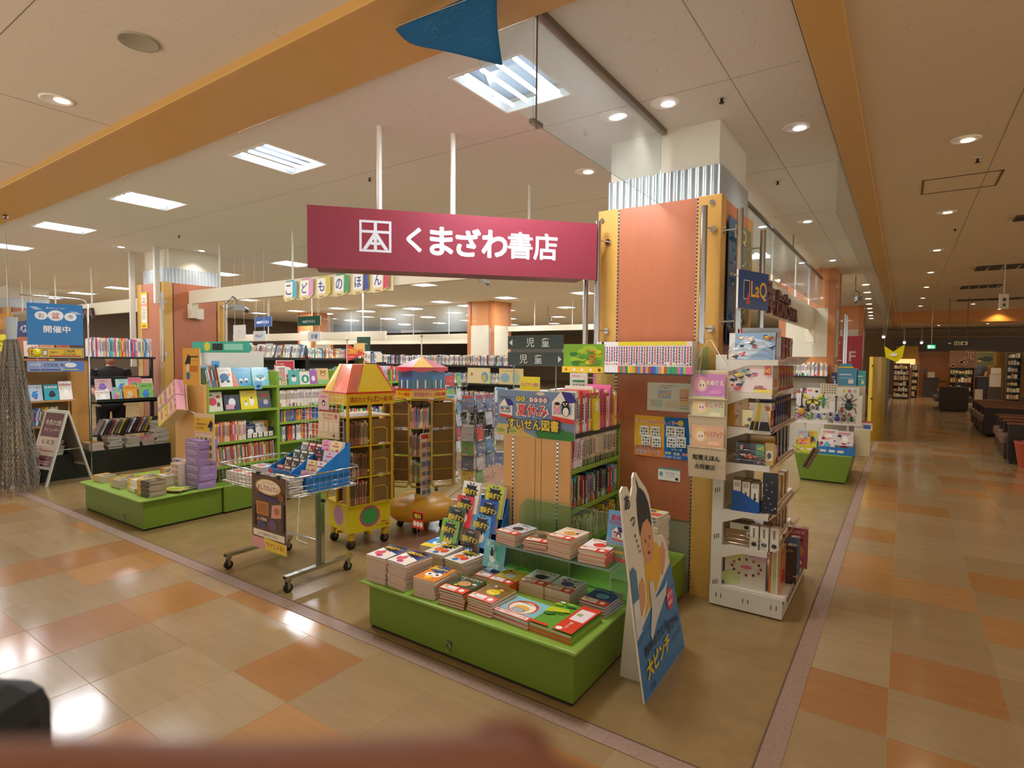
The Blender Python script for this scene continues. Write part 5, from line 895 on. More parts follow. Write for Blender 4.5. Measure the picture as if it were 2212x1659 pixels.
t2 = thing('fascia_letters', 'grey raised letters ending WA on the fascia behind the blue market poster', 'sign', (-13.75, 4.245, 2.24), 0)
letters('KUMAZAWA', 0, 0, .19, 1.6, '#4a3034', .05, 'word', t2, .03)
# ---------------------------------------------------------------- big red sign, hung diagonally over the entrance
ang = math.degrees(math.atan2(3.66-2.24, -1.8+3.1)); L = math.hypot(1.3, 1.42)
t = thing('shop_sign', 'big dark red hanging bookshop sign with silver-white lettering', 'sign', (-3.1, 2.24, 2.152), ang)
RD = '#8c3142'
b = B(); b.box(0, 0, 0, L, .03, .388, RD, 'satin'); h = .388
em = [('r', .315, .115, .515, .315, '#d9dde6'), ('r', .33, .13, .50, .30, RD), ('r', .405, .118, .425, .31, '#d9dde6'), ('r', .33, .235, .50, .252, '#d9dde6'), ('p', [(.405, .24), (.335, .13), (.36, .13), (.417, .215)], '#d9dde6'), ('p', [(.425, .24), (.497, .13), (.472, .13), (.413, .215)], '#d9dde6'), ('r', .385, .16, .445, .178, '#d9dde6')]
b.art(em, M=FACE_Y, mat='gloss'); x = .66
for ch in 'くまざわ書店': b.art([('t', ch, x, .207, .175 if ch != 'く' else .15, '#d9dde6', .165 if ch != 'く' else .12, .075 if ch not in '書店' else .05)], M=FACE_Y, mat='gloss'); x += .178
b.build('front_board', t, .003)
b = B(); b.box(.04, .03, .012, L-.05, .30, .37, '#7a2030', 'satin'); b.build('light_box', t, .003)
for xx in (.42, .93):
    b = B(); b.cyl((xx+.02, .31, .2), (xx+.02, .31, ZC-2.152), .018, '#e6e4dc', 'paint', 14); b.build('hanging_rod', t)
# alphabet block sign
t = thing('block_sign', 'childrens-book section sign made of six coloured letter blocks on the cream fascia', 'sign', (-6.50, 4.385, 2.275))
for k, (ch, c, c2) in enumerate(zip('こどものほん', ['#3fa6c4', '#d88fb4', '#cfb93a', '#2f9a5a', '#2c3a8c', '#c83a50'], ['#e6dcae']*6)):
    x = .325*k; z = .0+.004*k; s_ = .24; b = B()
    b.prism([(x, -.03), (x+s_*.75, -.03), (x+s_*1.12, .03), (x+s_*.3, .03)], z+.02, z+.25, c2, 'satin')
    M_ = T(x, -.031, z)
    b.M = M_
    b.art([('p', [(-.02, .05), (.02, .0), (.19, .02), (.26, .06), (.26, .235), (.21, .26), (.0, .25)], '#dcc98e'), ('p', [(.17, .03), (.26, .06), (.255, .24), (.18, .25)], c), ('p', [(.02, .245), (.05, .262), (.25, .265), (.18, .245)], shade(c, .8)), ('p', [(.02, .055), (.165, .06), (.17, .24), (.01, .235)], '#e9e6dc'), ('t', ch, .09, .145, .12, '#27368a', .11, .045), ('r', .05, .018, .13, .03, '#8a6a3a')], M=FACE_Y, mat='satin')
    b.build('letter_block', t)
# cctv camera under fascia
def cctv(x, y, z, lab, s_=1, drop=0):
    t = thing('security_camera', lab, 'security camera', (x, y, z), 200)
    b = B(); b.box(-.03*s_, -.03*s_, -.03*s_, .03*s_, .1*s_, .03*s_, '#8a8a86', 'satin'); b.cyl((0, -.03*s_, 0), (0, -.09*s_, -.02*s_), .025*s_, '#2a2a2a', 'gloss', 12); b.build('body', t, .003)
    b = B(); b.tube([(0, .05*s_, .03*s_), (0, .06*s_, .08*s_), (.05*s_, .06*s_, .11*s_)], .006*s_, '#5a5a56', 'steel', 8); b.tube([(0, .1*s_, 0), (.06*s_, .14*s_, -.03*s_), (.09*s_, .1*s_, .04*s_), (.05*s_, .06*s_, .1*s_)], .003*s_, '#2a2a2a', 'rubber', 6); b.build('bracket', t)
    if drop: b = B(); b.cyl((.05*s_, .06*s_, .1*s_), (.05*s_, .06*s_, drop), .008, '#5a5a56', 'steel', 6); b.build('ceiling_rod', t)
cctv(-7.75, 4.5, 2.26, 'grey security camera under the cream fascia, seen over the green shelves', 1.4)
cctv(-5.3, 7.0, 2.75, 'small security camera hanging below the red sign', 1.0, .43); cctv(-8.9, 15.0, 2.75, 'tiny far security camera over the direction plates', 1.3, .43); cctv(-.75, 12.5, 2.75, 'security camera hanging near the aisle ceiling behind the cream column', 1.4, .43)
# ---------------------------------------------------------------- blue banner at the top edge
t = thing('hanging_banner', 'blue wave-patterned banner hanging at the top of the picture', 'banner', (0, 0, 0))
b = B(); n = 12; rowsn = 8; vs = []
for j in range(rowsn+1):
    for i in range(n+1):
        u = i/n; v = j/rowsn; x = -2.0+.585*u; z = 3.12-(.02+.29*u**.8)*v+.0*u; y = 1.93+.03*sin(u*5+v*2)*v+.02*v*v
        vs.append((x, y, z))
b.add(vs, [(j*(n+1)+i, (j+1)*(n+1)+i, (j+1)*(n+1)+i+1, j*(n+1)+i+1) for j in range(rowsn) for i in range(n)], '#285c84', 'fabric', True)
o = b.build('cloth', t); s_ = o.modifiers.new('thick', 'SOLIDIFY'); s_.thickness = .002
b = B()
for k in range(26):
    u = random.Random(k).uniform(.25, .95); v = random.Random(k+50).uniform(.1, .8); x = -2.0+.585*u; z = 3.12-(.02+.29*u**.8)*v; y = 1.93+.03*sin(u*5+v*2)*v+.02*v*v-.003
    b.tube([(x+.016*cos(a_), y, z+.014*sin(a_)) for a_ in [pi*q/6 for q in range(7)]], .0006, '#6a9cc0', 'fabric', 4)
b.build('wave_print', t)
b = B(); b.cyl((-1.417, 1.93, 3.1), (-2.0, 1.93, 3.13), .003, '#b0aea6', 'steel', 6); b.build('hanging_cord', t)
# ---------------------------------------------------------------- wire basket trolley
CH = '#c4c6c6'
t = thing('basket_trolley', 'chrome wire basket trolley on four castors near the shop front', 'trolley', (0, 0, 0))
X0, X1, Y0, Y1, ZB, ZT = -4.2, -3.29, 2.26, 2.80, .655, .79
b = B()
def ringpts(z, e=0): return [(X0-e, Y0-e+.03, z), (X0-e+.03, Y0-e, z), (X1+e-.03, Y0-e, z), (X1+e, Y0-e+.03, z), (X1+e, Y1+e-.03, z), (X1+e-.03, Y1+e, z), (X0-e+.03, Y1+e, z), (X0-e, Y1+e-.03, z)]
b.tube(ringpts(ZT, .012), .007, CH, 'chrome', 8, True); b.tube(ringpts(ZB, 0), .004, CH, 'chrome', 6, True); b.tube(ringpts((ZB+ZT)/2, .006), .0022, CH, 'chrome', 6, True); b.tube(ringpts(ZB+.035, .003), .0022, CH, 'chrome', 6, True)
for k in range(19):
    x = X0+.05*k; b.tube([(x, Y0, ZB), (x, Y0-.01, ZT)], .0018, CH, 'chrome', 5); b.tube([(x, Y1, ZB), (x, Y1+.01, ZT)], .0018, CH, 'chrome', 5); b.tube([(x, Y0, ZB), (x, Y1, ZB)], .0018, CH, 'chrome', 5)
for k in range(1, 11):
    y = Y0+.05*k; b.tube([(X0, y, ZB), (X0-.01, y, ZT)], .0018, CH, 'chrome', 5); b.tube([(X1, y, ZB), (X1+.01, y, ZT)], .0018, CH, 'chrome', 5); b.tube([(X0, y, ZB), (X1, y, ZB)], .0018, CH, 'chrome', 5)
b.build('basket', t)
b = B(); b.box(X0+.01, Y0+.01, ZB+.003, X1-.01, Y1-.01, ZB+.009, '#d2c9b4', 'fabric'); b.build('liner', t)
for x in (-4.11, -3.37):
    b = B(); b.box(x-.02, 2.24, .095, x+.02, 2.80, .12, CH, 'chrome'); b.box(x-.016, 2.238, .1, x+.016, 2.24, .116, '#2a2826', 'rubber'); b.build('foot_bar', t)
    b = B(); b.box(x-.025, 2.53, .12, x+.005, 2.56, ZB, CH, 'chrome'); b.box(x-.02, 2.50, .12, x, 2.53, ZB, '#9aa0a2', 'steel'); b.cyl((x+.005, 2.545, .57), (x+.018, 2.545, .57), .012, '#3a3835', 'rubber', 12); b.build('post', t)
    for y in (2.265, 2.765):
        c = B(); c.cyl((x-.012, y, .032), (x+.012, y, .032), .031, '#1e1d1c', 'rubber', 18); c.cyl((x-.0125, y, .032), (x+.0125, y, .032), .012, '#8a8a86', 'steel', 10); c.box(x-.016, y-.012, .03, x-.013, y+.012, .085, '#a9a9a6', 'steel'); c.box(x+.013, y-.012, .03, x+.016, y+.012, .085, '#a9a9a6', 'steel'); c.box(x-.018, y-.018, .082, x+.018, y+.018, .095, '#a9a9a6', 'steel'); c.build('caster', t)
b = B(); b.tube([(-4.11, 2.545, .60), (-3.37, 2.545, .60)], .008, CH, 'chrome'); b.tube([(-4.11, 2.545, .27), (-3.37, 2.545, .27)], .008, CH, 'chrome'); b.build('cross_bar', t)
# books lying in the basket
bk = flat_book(.15, .11, .018, '#7a3c34', [('r', 0, 0, .15, .11, '#4a4a5a'), ('e', .07, .05, .04, .03, '#d8b08a'), ('r', .02, .08, .12, .1, '#e8c93a')], '#d8d0c0', side='n').data('book')
bk2 = flat_book(.17, .12, .012, '#e0cfd6', [('r', 0, 0, .17, .12, '#dcd4c2'), ('e', .08, .05, .05, .03, '#c9605a'), ('r', .02, .09, .14, .11, '#3f8fd0')], '#ddd5c4', side='n').data('book')
for (x, y, n, t_, m, r_, d) in ((-4.10, 2.36, 5, .012, bk2, 0, 'in the trolley corner left'), (-3.93, 2.36, 5, .012, bk2, 3, 'in the trolley beside the corner'), (-4.1, 2.55, 6, .012, bk2, -4, 'in the trolley rear left'), (-3.43, 2.325, 5, .0185, bk, 0, 'in the trolley under the pink box'), (-3.59, 2.325, 5, .0185, bk, 3, 'in the trolley behind the brown poster')):
    stack(x, y, ZB+.0105, n, t_, r_, m, d, name='paperback', seed=int(-x*10), rj=2)
# blue cardboard dispensers
def dispenser(x0, x1, y0, y1, zf, zb, lab):
    t = thing('carton_display', lab, 'display carton', (x0, y0, ZB+.0105)); w = x1-x0; d = y1-y0; b = B(); c = '#2079c8'
    for xx in (0, w-.004): b.add([(xx, 0, 0), (xx, d, 0), (xx, d, zb), (xx, 0, zf), (xx+.004, 0, 0), (xx+.004, d, 0), (xx+.004, d, zb), (xx+.004, 0, zf)], [(0, 3, 2, 1), (4, 5, 6, 7), (3, 7, 6, 2), (0, 4, 7, 3), (1, 2, 6, 5)], c, 'satin')
    b.box(.004, 0, 0, w-.004, .004, zf, c, 'satin'); b.box(.004, d-.004, 0, w-.004, d, zb, c, 'satin'); b.box(.004, .004, 0, w-.004, d-.004, .003, c, 'satin'); b.build('tray', t)
    b = B(); b.M = T(0, 0, 0); b.art([('e', w*.12, zf*.8, .02, .02, '#d8443c'), ('r', w*.25, zf*.5, w*.7, zf*.85, '#2a6aa8')], M=FACE_Y); b.build('printed_label', t); return t
dispenser(-3.83, -3.56, 2.42, 2.74, .11, .25, 'blue carton of dark monster paperbacks standing in the trolley')
dispenser(-3.545, -3.305, 2.40, 2.74, .10, .30, 'blue carton of pastel pocket books standing in the trolley')
for j in range(4):
    for k in range(3):
        cs = [['#b8443a', '#8a5a4a', '#2c4a5a'], ['#6a4a3a', '#3a3a44', '#5a3a34'], ['#4a5a5a', '#46584a', '#3a4a3a'], ['#8a8a8a', '#9a3038', '#7a2a30']][j]
        c = cs[k]; w, h = .082, .115
        it = [('r', 0, 0, w, h, c), ('e', w*.5, h*.4, w*.28, h*.22, shade(c, 1.6)), ('e', w*.5, h*.45, w*.12, h*.1, '#e8d8b0'), ('r', w*.1, h*.8, w*.9, h*.93, '#e6dfd2'), ('r', w*.12, h*.1, w*.3, h*.7, '#efe9dc')]
        put_face('paperback', w, h, .022, c, it, (-3.775+.088*k, 2.452+.072*j, ZB+.03+.048*j), 0, 18, '%s monster paperback in the trolley carton, %s row from the front' % (['left', 'middle', 'right'][k], nth(j)), 'paperback', 'monster paperbacks in the trolley carton')
pp = [('pink', '#d8a9b8', .02, 0, .13), ('pale yellow', '#e6d8a0', -.02, 1, .115), ('white', '#e6e0de', .08, 1, .115), ('black', '#2c2628', -.04, 2, .1), ('lavender', '#cdbfd8', .08, 2, .12), ('candy pink', '#e0a0c0', -.05, 3, .1), ('cream', '#e6d4a0', .06, 3, .12)]
for nm, c, dx, j, w in pp:
    h = .115; it = [('r', 0, 0, w, h, c), ('e', w*.3, h*.2, w*.2, h*.2, shade(c, .6)), ('e', w*.7, h*.35, w*.14, h*.14, '#d8607a'), ('r', w*.2, h*.62, w*.8, h*.7, '#b8486a'), ('e', w*.5, h*.85, w*.12, h*.06, '#d8708a')]
    put_face('paperback', w, h, .03, '#e3cfd8', it, (-3.445+dx, 2.43+.075*j, ZB+.025+.062*j), 0, 16, '%s pocket book in the pastel trolley carton' % nm, 'paperback', 'pastel pocket books in the trolley carton')
w, h = .40, .52
it = [('r', 0, 0, w, h, '#5a3f30'), ('r', 0, 0, w, .075, '#e0a0a8'), ('p', [(w*.4, 0), (w, 0), (w, .07), (w*.35, .085)], '#e8cf3a'), ('t', 'TVアニメも!!', w*.68, .04, .032, '#c83a50', w*.52, .05), ('r', .015, .085, w-.02, .13, '#efe6d8'), ('t', 'レジでお声がけください', w*.48, .106, .02, '#3a302a', w*.75, .02),
      ('r', w*.14, .24, w*.5, .33, '#c98a4a'), ('r', w*.17, .25, w*.47, .32, '#a86a34'), ('p', [(w*.58, .23), (w*.9, .25), (w*.88, .34), (w*.6, .32)], '#d8a088'), ('e', w*.74, .285, .03, .025, '#b06a54'),
      ('e', w*.3, .17, .05, .025, '#2f4678'), ('e', w*.62, .185, .05, .035, '#6a4f78'), ('t', 'ふしぎ探偵', w*.3, .21, .022, '#f0e4d0', w*.35, .04), ('e', w*.5, .44, .15, .055, '#c9a24a'), ('e', w*.5, .44, .135, .048, '#f0e6cc'), ('t', 'おしりたんてい', w*.5, .432, .034, '#a8402a', w*.6, .06), ('t', 'ベストコレクション', w*.5, .468, .014, '#c9902a', w*.4, .03), ('e', w*.86, .385, .035, .03, '#7a4a2a'), ('p', [(w*.2, .36), (w*.8, .345), (w*.78, .37), (w*.2, .385)], '#3a3468'), ('r', .02, .15, .05, .3, '#3a2c22'), ('r', w-.05, .15, w-.02, .34, '#3a2c22')]
b = B(); n = 10; vs = []
t = thing('hanging_poster', 'brown picture-book poster with an oval title clipped to the trolley front', 'poster', (-3.735, 2.235, .262))
b.box(0, -.001, 0, w, .001, h, '#d8cdb8', 'paper'); b.M = T(0, -.001, 0); b.art(it, M=FACE_Y, mat='gloss'); b.build('sheet', t)
b = B(); b.box(.06, -.006, h-.012, .09, .006, h+.012, '#2a2a2a', 'rubber'); b.box(.3, -.006, h-.012, .33, .006, h+.012, '#2a2a2a', 'rubber'); b.build('clip', t)
# white wire grid with pink notices behind the trolley
t = thing('wire_grid', 'white wire grid panel with pink notices standing behind the trolley cartons', 'wire panel', (0, 0, 0))
b = B()
for k in range(13): x = -4.24+.045*k; b.tube([(x, 3.0, .84), (x, 3.0, 1.31)], .0016, '#e8e6e0', 'paint', 5)
for k in range(11): z = .84+.047*k; b.tube([(-4.24, 3.0, z), (-3.7, 3.0, z)], .0016, '#e8e6e0', 'paint', 5)
b.build('grid', t)
b = B(); b.tube([(-4.24, 3.0, .84), (-4.24, 2.94, .02), (-4.1, 2.94, .012)], .004, '#e8e6e0', 'paint', 6); b.tube([(-3.70, 3.0, .84), (-3.70, 2.9, .672)], .004, '#e8e6e0', 'paint', 6); b.build('stand', t)
poster('notice', -4.0, .92, -3.74, 1.15, 2.99, lambda w, h: [('r', 0, 0, w, h, '#e0c9a4'), ('r', 0, h*.95, w, h, '#a8402a'), ('t', '知っておきたい', w*.5, h*.85, h*.09, '#b8483c', w*.6, .03), ('t', '生きるヒント', w*.5, h*.73, h*.09, '#b8483c', w*.5, .03), ('e', w*.85, h*.8, w*.07, w*.07, '#d8506a')]+[('r', w*(.06+.24*k), h*.25, w*(.24+.24*k), h*.58, '#e8d6b8') for k in range(4)]+[('e', w*.75, h*.12, w*.05, h*.05, '#7a2a34')], 'cream notice with red heading on the white wire grid')
poster('notice', -4.0, 1.155, -3.87, 1.285, 2.99, lambda w, h: [('r', 0, 0, w, h, '#e2bcc0'), ('e', w*.5, h*.82, w*.35, h*.08, '#d88a9a'), ('e', w*.5, h*.42, w*.17, h*.2, '#4a3638'), ('e', w*.5, h*.38, w*.1, h*.1, '#efe4dc')], 'small pink notice above the cream one on the wire grid')
# ---------------------------------------------------------------- yellow revolving picture-book racks
YR = '#d9b21f'
t = thing('revolving_rack', 'yellow revolving picture-book rack with a red peaked header and pennant', 'book rack', (-3.83, 3.27, 0))
b = B()
for k in range(4):
    a_ = radians(45+90*k-13.5); x, y = .22*cos(a_), .22*sin(a_)
    b.box(x-.02, y-.02, .075, x+.02, y+.02, .13, YR, 'paint')
b.M = RZ(-13.5); b.box(-.21, -.015, .11, .21, .015, .14, YR, 'paint'); b.box(-.015, -.21, .11, .015, .21, .14, YR, 'paint'); b.build('base', t)
for k in range(4):
    a_ = radians(45+90*k-13.5); x, y = .22*cos(a_), .22*sin(a_); c = B(); c.M = T(x, y, 0); c.cyl((-.014, 0, .038), (.014, 0, .038), .037, '#1e1d1c', 'rubber', 18); c.box(-.018, -.02, .03, -.015, .02, .078, '#8a8a84', 'steel'); c.box(.015, -.02, .03, .018, .02, .078, '#8a8a84', 'steel'); c.build('caster', t)
b = B(); b.M = RZ(-13.5); b.box(-.19, -.19, .14, .19, .19, .37, '#e2cf1c', 'gloss')
b.M = RZ(-13.5) @ T(.19, -.19, .14); b.art([('e', .19, .12, .095, .09, '#c4548a'), ('e', .19, .12, .077, .072, '#3fa04a'), ('t', '講談社の', .33, .055, .016, '#a8402a', .07, .03), ('t', 'ディズニー絵本', .31, .03, .02, '#a8402a', .12, .05)], M=FACE_X, mat='gloss')
b.M = RZ(-13.5) @ T(-.19, -.19, .14); b.art([('e', .19, .12, .09, .085, '#b88ab8')], M=FACE_Y, mat='gloss'); b.build('lower_bin', t, .004)
b = B(); b.M = RZ(-13.5)
for (x, y) in ((-.2, -.2), (.2, -.2), (.2, .2), (-.2, .2), (0, -.2), (.2, 0)): b.box(x-.009, y-.009, .37, x+.009, y+.009, 1.2, YR, 'paint')
for z in (.37, .60, .86, 1.10): b.box(-.205, -.205, z-.008, .205, .205, z+.004, YR, 'paint')
b.build('frame', t)
b = B(); b.M = RZ(-13.5)
for k, z in enumerate((.38, .615, .875)):
    b.box(.192, .012, z, .196, .23, z+.2, '#8a6a3a', 'satin'); b.box(.0, -.19, z, .004, .19, z+.2, '#7a5c34', 'satin')
b.build('card_panel', t)
b = B(); b.M = RZ(-13.5)
for z in (.38, .615, .875): b.tube([(.21, .02, z), (.21, .02, z+.13), (.21, .12, z+.13), (.21, .15, z+.11), (.21, .15, z)], .004, YR, 'paint', 6)
b.build('wire_holder', t)
b = B(); b.M = RZ(-13.5); b.prism([(-.22, -.22), (.22, -.22), (.22, .22), (-.22, .22)], 1.2, 1.29, '#e6b92a', 'gloss')
b.M = RZ(-13.5) @ T(.22, -.22, 1.2); b.art([('t', '講談社の', .10, .045, .045, '#a8402a', .14, .03), ('t', 'ディズニー', .25, .045, .05, '#a8402a', .14, .08), ('t', '絵本', .375, .045, .045, '#a8402a', .09, .03)], M=FACE_X, mat='gloss')
b.M = RZ(-13.5); b.box(-.222, -.222, 1.29, .222, .222, 1.305, '#d8442c', 'gloss')
vs = [(-.215, -.215, 1.305), (.215, -.215, 1.305), (.215, .215, 1.305), (-.215, .215, 1.305), (-.12, -.12, 1.53), (.12, -.12, 1.53), (.12, .12, 1.53), (-.12, .12, 1.53)]
b.add(vs, [(0, 1, 5, 4), (1, 2, 6, 5), (2, 3, 7, 6), (3, 0, 4, 7), (4, 5, 6, 7)], '#e2663a', 'gloss')
b.add([(.2155, -.12, 1.306), (.2155, .20, 1.306), (.1255, .09, 1.532), (.1255, -.02, 1.532)], [(0, 1, 2, 3)], '#e6c62c', 'gloss'); b.add([(-.2, -.2155, 1.306), (-.06, -.2155, 1.306), (-.06, -.1255, 1.532), (-.1, -.1255, 1.532)], [(0, 1, 2, 3)], '#e6c62c', 'gloss')
for k in range(6): b.tube([(.05+.025*k-.2, -.2165, 1.307), (-.04+.022*k, -.1265, 1.53)], .0014, '#f2cdb0', 'gloss', 4); b.tube([(.2165, -.2+.015*k, 1.307), (.1265, -.11+.015*k, 1.53)], .0014, '#f2cdb0', 'gloss', 4)
b.build('header', t)
t2 = thing('pennant', 'red triangular DISNEY pennant on a pale stick above the yellow rack', 'pennant', (-3.98, 3.27, 1.535))
b = B(); b.cyl((0, 0, 0), (0, 0, .2), .006, '#e0c9b4', 'satin', 10); b.ball((0, 0, .21), .016, '#e8cdb8', 'satin'); b.build('stick', t2)
b = B(); vs = [(.006, -.002, .02), (.006, -.002, .165), (.23, -.002, .085), (.006, .002, .02), (.006, .002, .165), (.23, .002, .085)]; b.add(vs, [(0, 2, 1), (3, 4, 5), (0, 1, 4, 3), (1, 2, 5, 4), (2, 0, 3, 5)], '#cf3a3a', 'satin'); b.M = T(0, -.002, 0); b.art([('t', 'DISNEY', .082, .105, .045, '#f0cf3a', .13, .05), ('r', .015, .055, .09, .06, '#f0e0d0')], M=FACE_Y); b.build('flag', t2)
def circ_row(ctr, rz, x0, x1, y, z, h, cols, desc, n, seed, tt=(.008, .013), d=.13, face=0):
    """n thin books in a rack pocket, spines outward"""
    r = random.Random(seed); s = x0
    for k in range(n):
        th = r.uniform(*tt)
        if s+th > x1: break
        o = obj('picture_book', sb(round(th, 3), h-round(r.uniform(0, .02), 2), d, r.choice(cols))); a_ = radians(rz); X = s+th/2
        place(o, (ctr[0]+X*cos(a_)-y*sin(a_), ctr[1]+X*sin(a_)+y*cos(a_), z), rz+face, 0, r.uniform(-2, 2)); s += th+.001
        tag(o, '%s book from the left %s' % (nth(k), desc), 'picture book', 'books '+desc)
BR = ['#a9805a', '#c9b48a', '#8a6a4a', '#b23a4a', '#6b5a4a', '#c9a878']
for k, z in enumerate((.378, .608, .868)): circ_row((-3.83, 3.27), 76.5, -.185, -.015, -.20, z, .2, BR, 'in the yellow pennant rack, %s pocket up' % nth(k), 14, 300+k)
# second revolving rack, tall yellow tube frame
t = thing('revolving_rack', 'ochre tube revolving rack with a pink-roofed carousel header', 'book rack', (-3.68, 3.88, 0)); YT = '#c99a2c'
b = B(); b.lathe([(.18, .10), (.27, .12), (.31, .16), (.30, .24), (.22, .30), (.08, .325), (.03, .33)], '#d09a2a', 'paint', 24); b.build('base', t)
for k in range(4):
    a_ = radians(30+90*k); x, y = .2*cos(a_), .2*sin(a_); c = B(); c.M = T(x, y, 0); c.cyl((-.013, 0, .036), (.013, 0, .036), .035, '#1c1c1a', 'rubber', 16); c.box(-.02, -.02, .035, -.015, .02, .115, '#6a6a64', 'steel'); c.box(.015, -.02, .035, .02, .02, .115, '#6a6a64', 'steel'); c.build('caster', t)
b = B(); b.cyl((0, 0, .32), (0, 0, 1.2), .015, '#3a342c', 'steel', 10); b.cyl((0, 0, .32), (0, 0, .42), .05, '#2a2622', 'rubber', 12); b.build('spindle', t)
RT = 40
b = B(); b.M = RZ(RT)
def loop(p, q, z0, z1, r_=.0085):
    b.tube([(p[0], p[1], z0+.04), (p[0], p[1], z1-.04), (p[0]+(q[0]-p[0])*.12, p[1]+(q[1]-p[1])*.12, z1), (q[0]-(q[0]-p[0])*.12, q[1]-(q[1]-p[1])*.12, z1), (q[0], q[1], z1-.04), (q[0], q[1], z0+.04), (q[0]-(q[0]-p[0])*.12, q[1]-(q[1]-p[1])*.12, z0), (p[0]+(q[0]-p[0])*.12, p[1]+(q[1]-p[1])*.12, z0)], r_, YT, 'paint', 8, True)
loop((-.33, -.10), (-.10, -.17), .42, 1.21); loop((-.10, -.17), (.10, -.17), .42, 1.21); loop((.10, -.17), (.30, -.10), .42, 1.21); loop((.30, .1), (.30, -.10), .42, 1.21); loop((-.33, .1), (-.33, -.1), .42, 1.21); loop((-.33, .14), (.30, .14), .42, 1.21)
for z in (.46, .70, .95, 1.205):
    b.tube([(-.33, -.10, z), (-.10, -.17, z), (.10, -.17, z), (.30, -.10, z), (.30, .14, z), (-.33, .14, z)], .005, YT, 'paint', 6, True)
for z in (.58, .83, 1.08): b.tube([(-.33, -.10, z), (-.10, -.17, z)], .003, YT, 'paint', 6); b.tube([(.10, -.17, z), (.30, -.10, z)], .003, YT, 'paint', 6)
b.build('tube_frame', t)
b = B(); b.M = RZ(RT)
for z in (.47, .71, .96):
    b.add([(-.32, -.08, z), (-.11, -.145, z), (-.11, -.145, z+.225), (-.32, -.08, z+.225), (-.32, -.076, z), (-.11, -.141, z), (-.11, -.141, z+.225), (-.32, -.076, z+.225)], [(0, 1, 2, 3), (7, 6, 5, 4), (0, 3, 7, 4), (3, 2, 6, 7)], '#7c5e34', 'satin')
    b.add([(.11, -.145, z), (.29, -.08, z), (.29, -.08, z+.225), (.11, -.145, z+.225), (.11, -.141, z), (.29, -.076, z), (.29, -.076, z+.225), (.11, -.141, z+.225)], [(0, 1, 2, 3), (7, 6, 5, 4), (3, 2, 6, 7)], '#7c5e34', 'satin')
    b.box(-.09, -.01, z, .09, -.006, z+.22, '#6c5230', 'satin'); b.box(-.095, -.16, z-.012, .095, .13, z-.006, '#8a6c3c', 'satin')
b.build('card_panel', t)
b = B(); pts8 = [(.245*cos(radians(22.5+45*k)), .245*sin(radians(22.5+45*k))) for k in range(8)]
b.prism(pts8, 1.225, 1.30, '#e2b72a', 'gloss'); b.prism([(x*1.02, y*1.02) for x, y in pts8], 1.30, 1.312, '#d8442c', 'gloss')
b.prism([(x*.93, y*.93) for x, y in pts8], 1.312, 1.50, '#2f72b4', 'gloss')
for k in range(8):
    a0 = radians(22.5+45*k); a1 = a0+radians(45); p = (.245*cos(a0), .245*sin(a0)); q = (.245*cos(a1), .245*sin(a1))
    for j in range(5):
        u0, u1 = j/5+.03, j/5+.11; b.add([(p[0]*.94+(q[0]-p[0])*.94*u, p[1]*.94+(q[1]-p[1])*.94*u, z) for u, z in ((u0, 1.315), (u1, 1.315), (u1, 1.39), (u0, 1.39))], [(0, 1, 2, 3)], '#e9efe6' if j % 2 else '#3f8a5a', 'gloss')
    b.add([(p[0]*1.05, p[1]*1.05, 1.50), (q[0]*1.05, q[1]*1.05, 1.50), (0, 0, 1.60)], [(0, 1, 2)], '#dc8296' if k % 2 else '#e6c06a', 'gloss'); b.add([(p[0]*1.05, p[1]*1.05, 1.505), (p[0]*1.05, p[1]*1.05, 1.475), ((p[0]+q[0])*.525, (p[1]+q[1])*.525, 1.46), (q[0]*1.05, q[1]*1.05, 1.475), (q[0]*1.05, q[1]*1.05, 1.505)], [(0, 1, 2, 3, 4)], '#cf3a4a', 'gloss')
M_ = RZ(45) @ T(-.094, -.2268, 1.225); b.M = M_; b.art([('t', '保育絵本', .085, .038, .036, '#c03a2a', .13, .06), ('e', .17, .037, .015, .015, '#d87a2a')], M=FACE_Y, mat='gloss')
b.M = RZ(0) @ T(-.094, -.2268, 1.225); b.art([('t', 'アート絵本', .094, .038, .034, '#c03a2a', .14, .05)], M=FACE_Y, mat='gloss')
b.M = RZ(90) @ T(-.094, -.2268, 1.225); b.art([('t', '小学館の図鑑', .094, .038, .034, '#c03a2a', .15, .05)], M=FACE_Y, mat='gloss')
b.M = I4; b.cyl((0, 0, 1.6), (0, 0, 1.78), .006, '#d8cdb8', 'satin', 8); b.ball((0, 0, 1.79), .014, '#c9a23a', 'satin'); b.build('header', t)
CB = ['#e0483c', '#efe6ea', '#e8c93a', '#4fa35a', '#f0ede4', '#3f7fc4', '#e58a3a', '#f3d9a0', '#d86a9a']
for k, (z, h) in enumerate(((.466, .19), (.706, .2), (.956, .19))): circ_row((-3.68, 3.88), RT, -.088, .088, -.165, z, h, CB, 'in the carousel rack middle column, %s tier up' % nth(k), 14, 320+k, (.009, .015))
t2 = thing('hanging_organiser', 'narrow cream pocket strip of tiny books hung on the carousel rack', 'pocket holder', (-3.535, 3.715, .33))
b = B(); b.M = RZ(80); b.box(0, 0, 0, .11, .004, .58, '#d9cdb4', 'fabric')
for k in range(6): b.M = RZ(80) @ T(0, -.012, .02+.085*k); b.box(0, 0, 0, .11, .012, .06, ['#b8c0b0', '#a9a0b8', '#c9b08a', '#8aa0b0', '#b8a08a', '#c98a7a'][k], 'gloss'); b.art([('r', .01, .01, .05, .05, '#7a5a4a'), ('r', .06, .01, .1, .05, '#5a7a9a')], M=FACE_Y)
b.M = RZ(80) @ T(0, -.001, .53); b.art([('r', .01, 0, .1, .04, '#c03a3a')], M=FACE_Y); b.build('strip', t2)
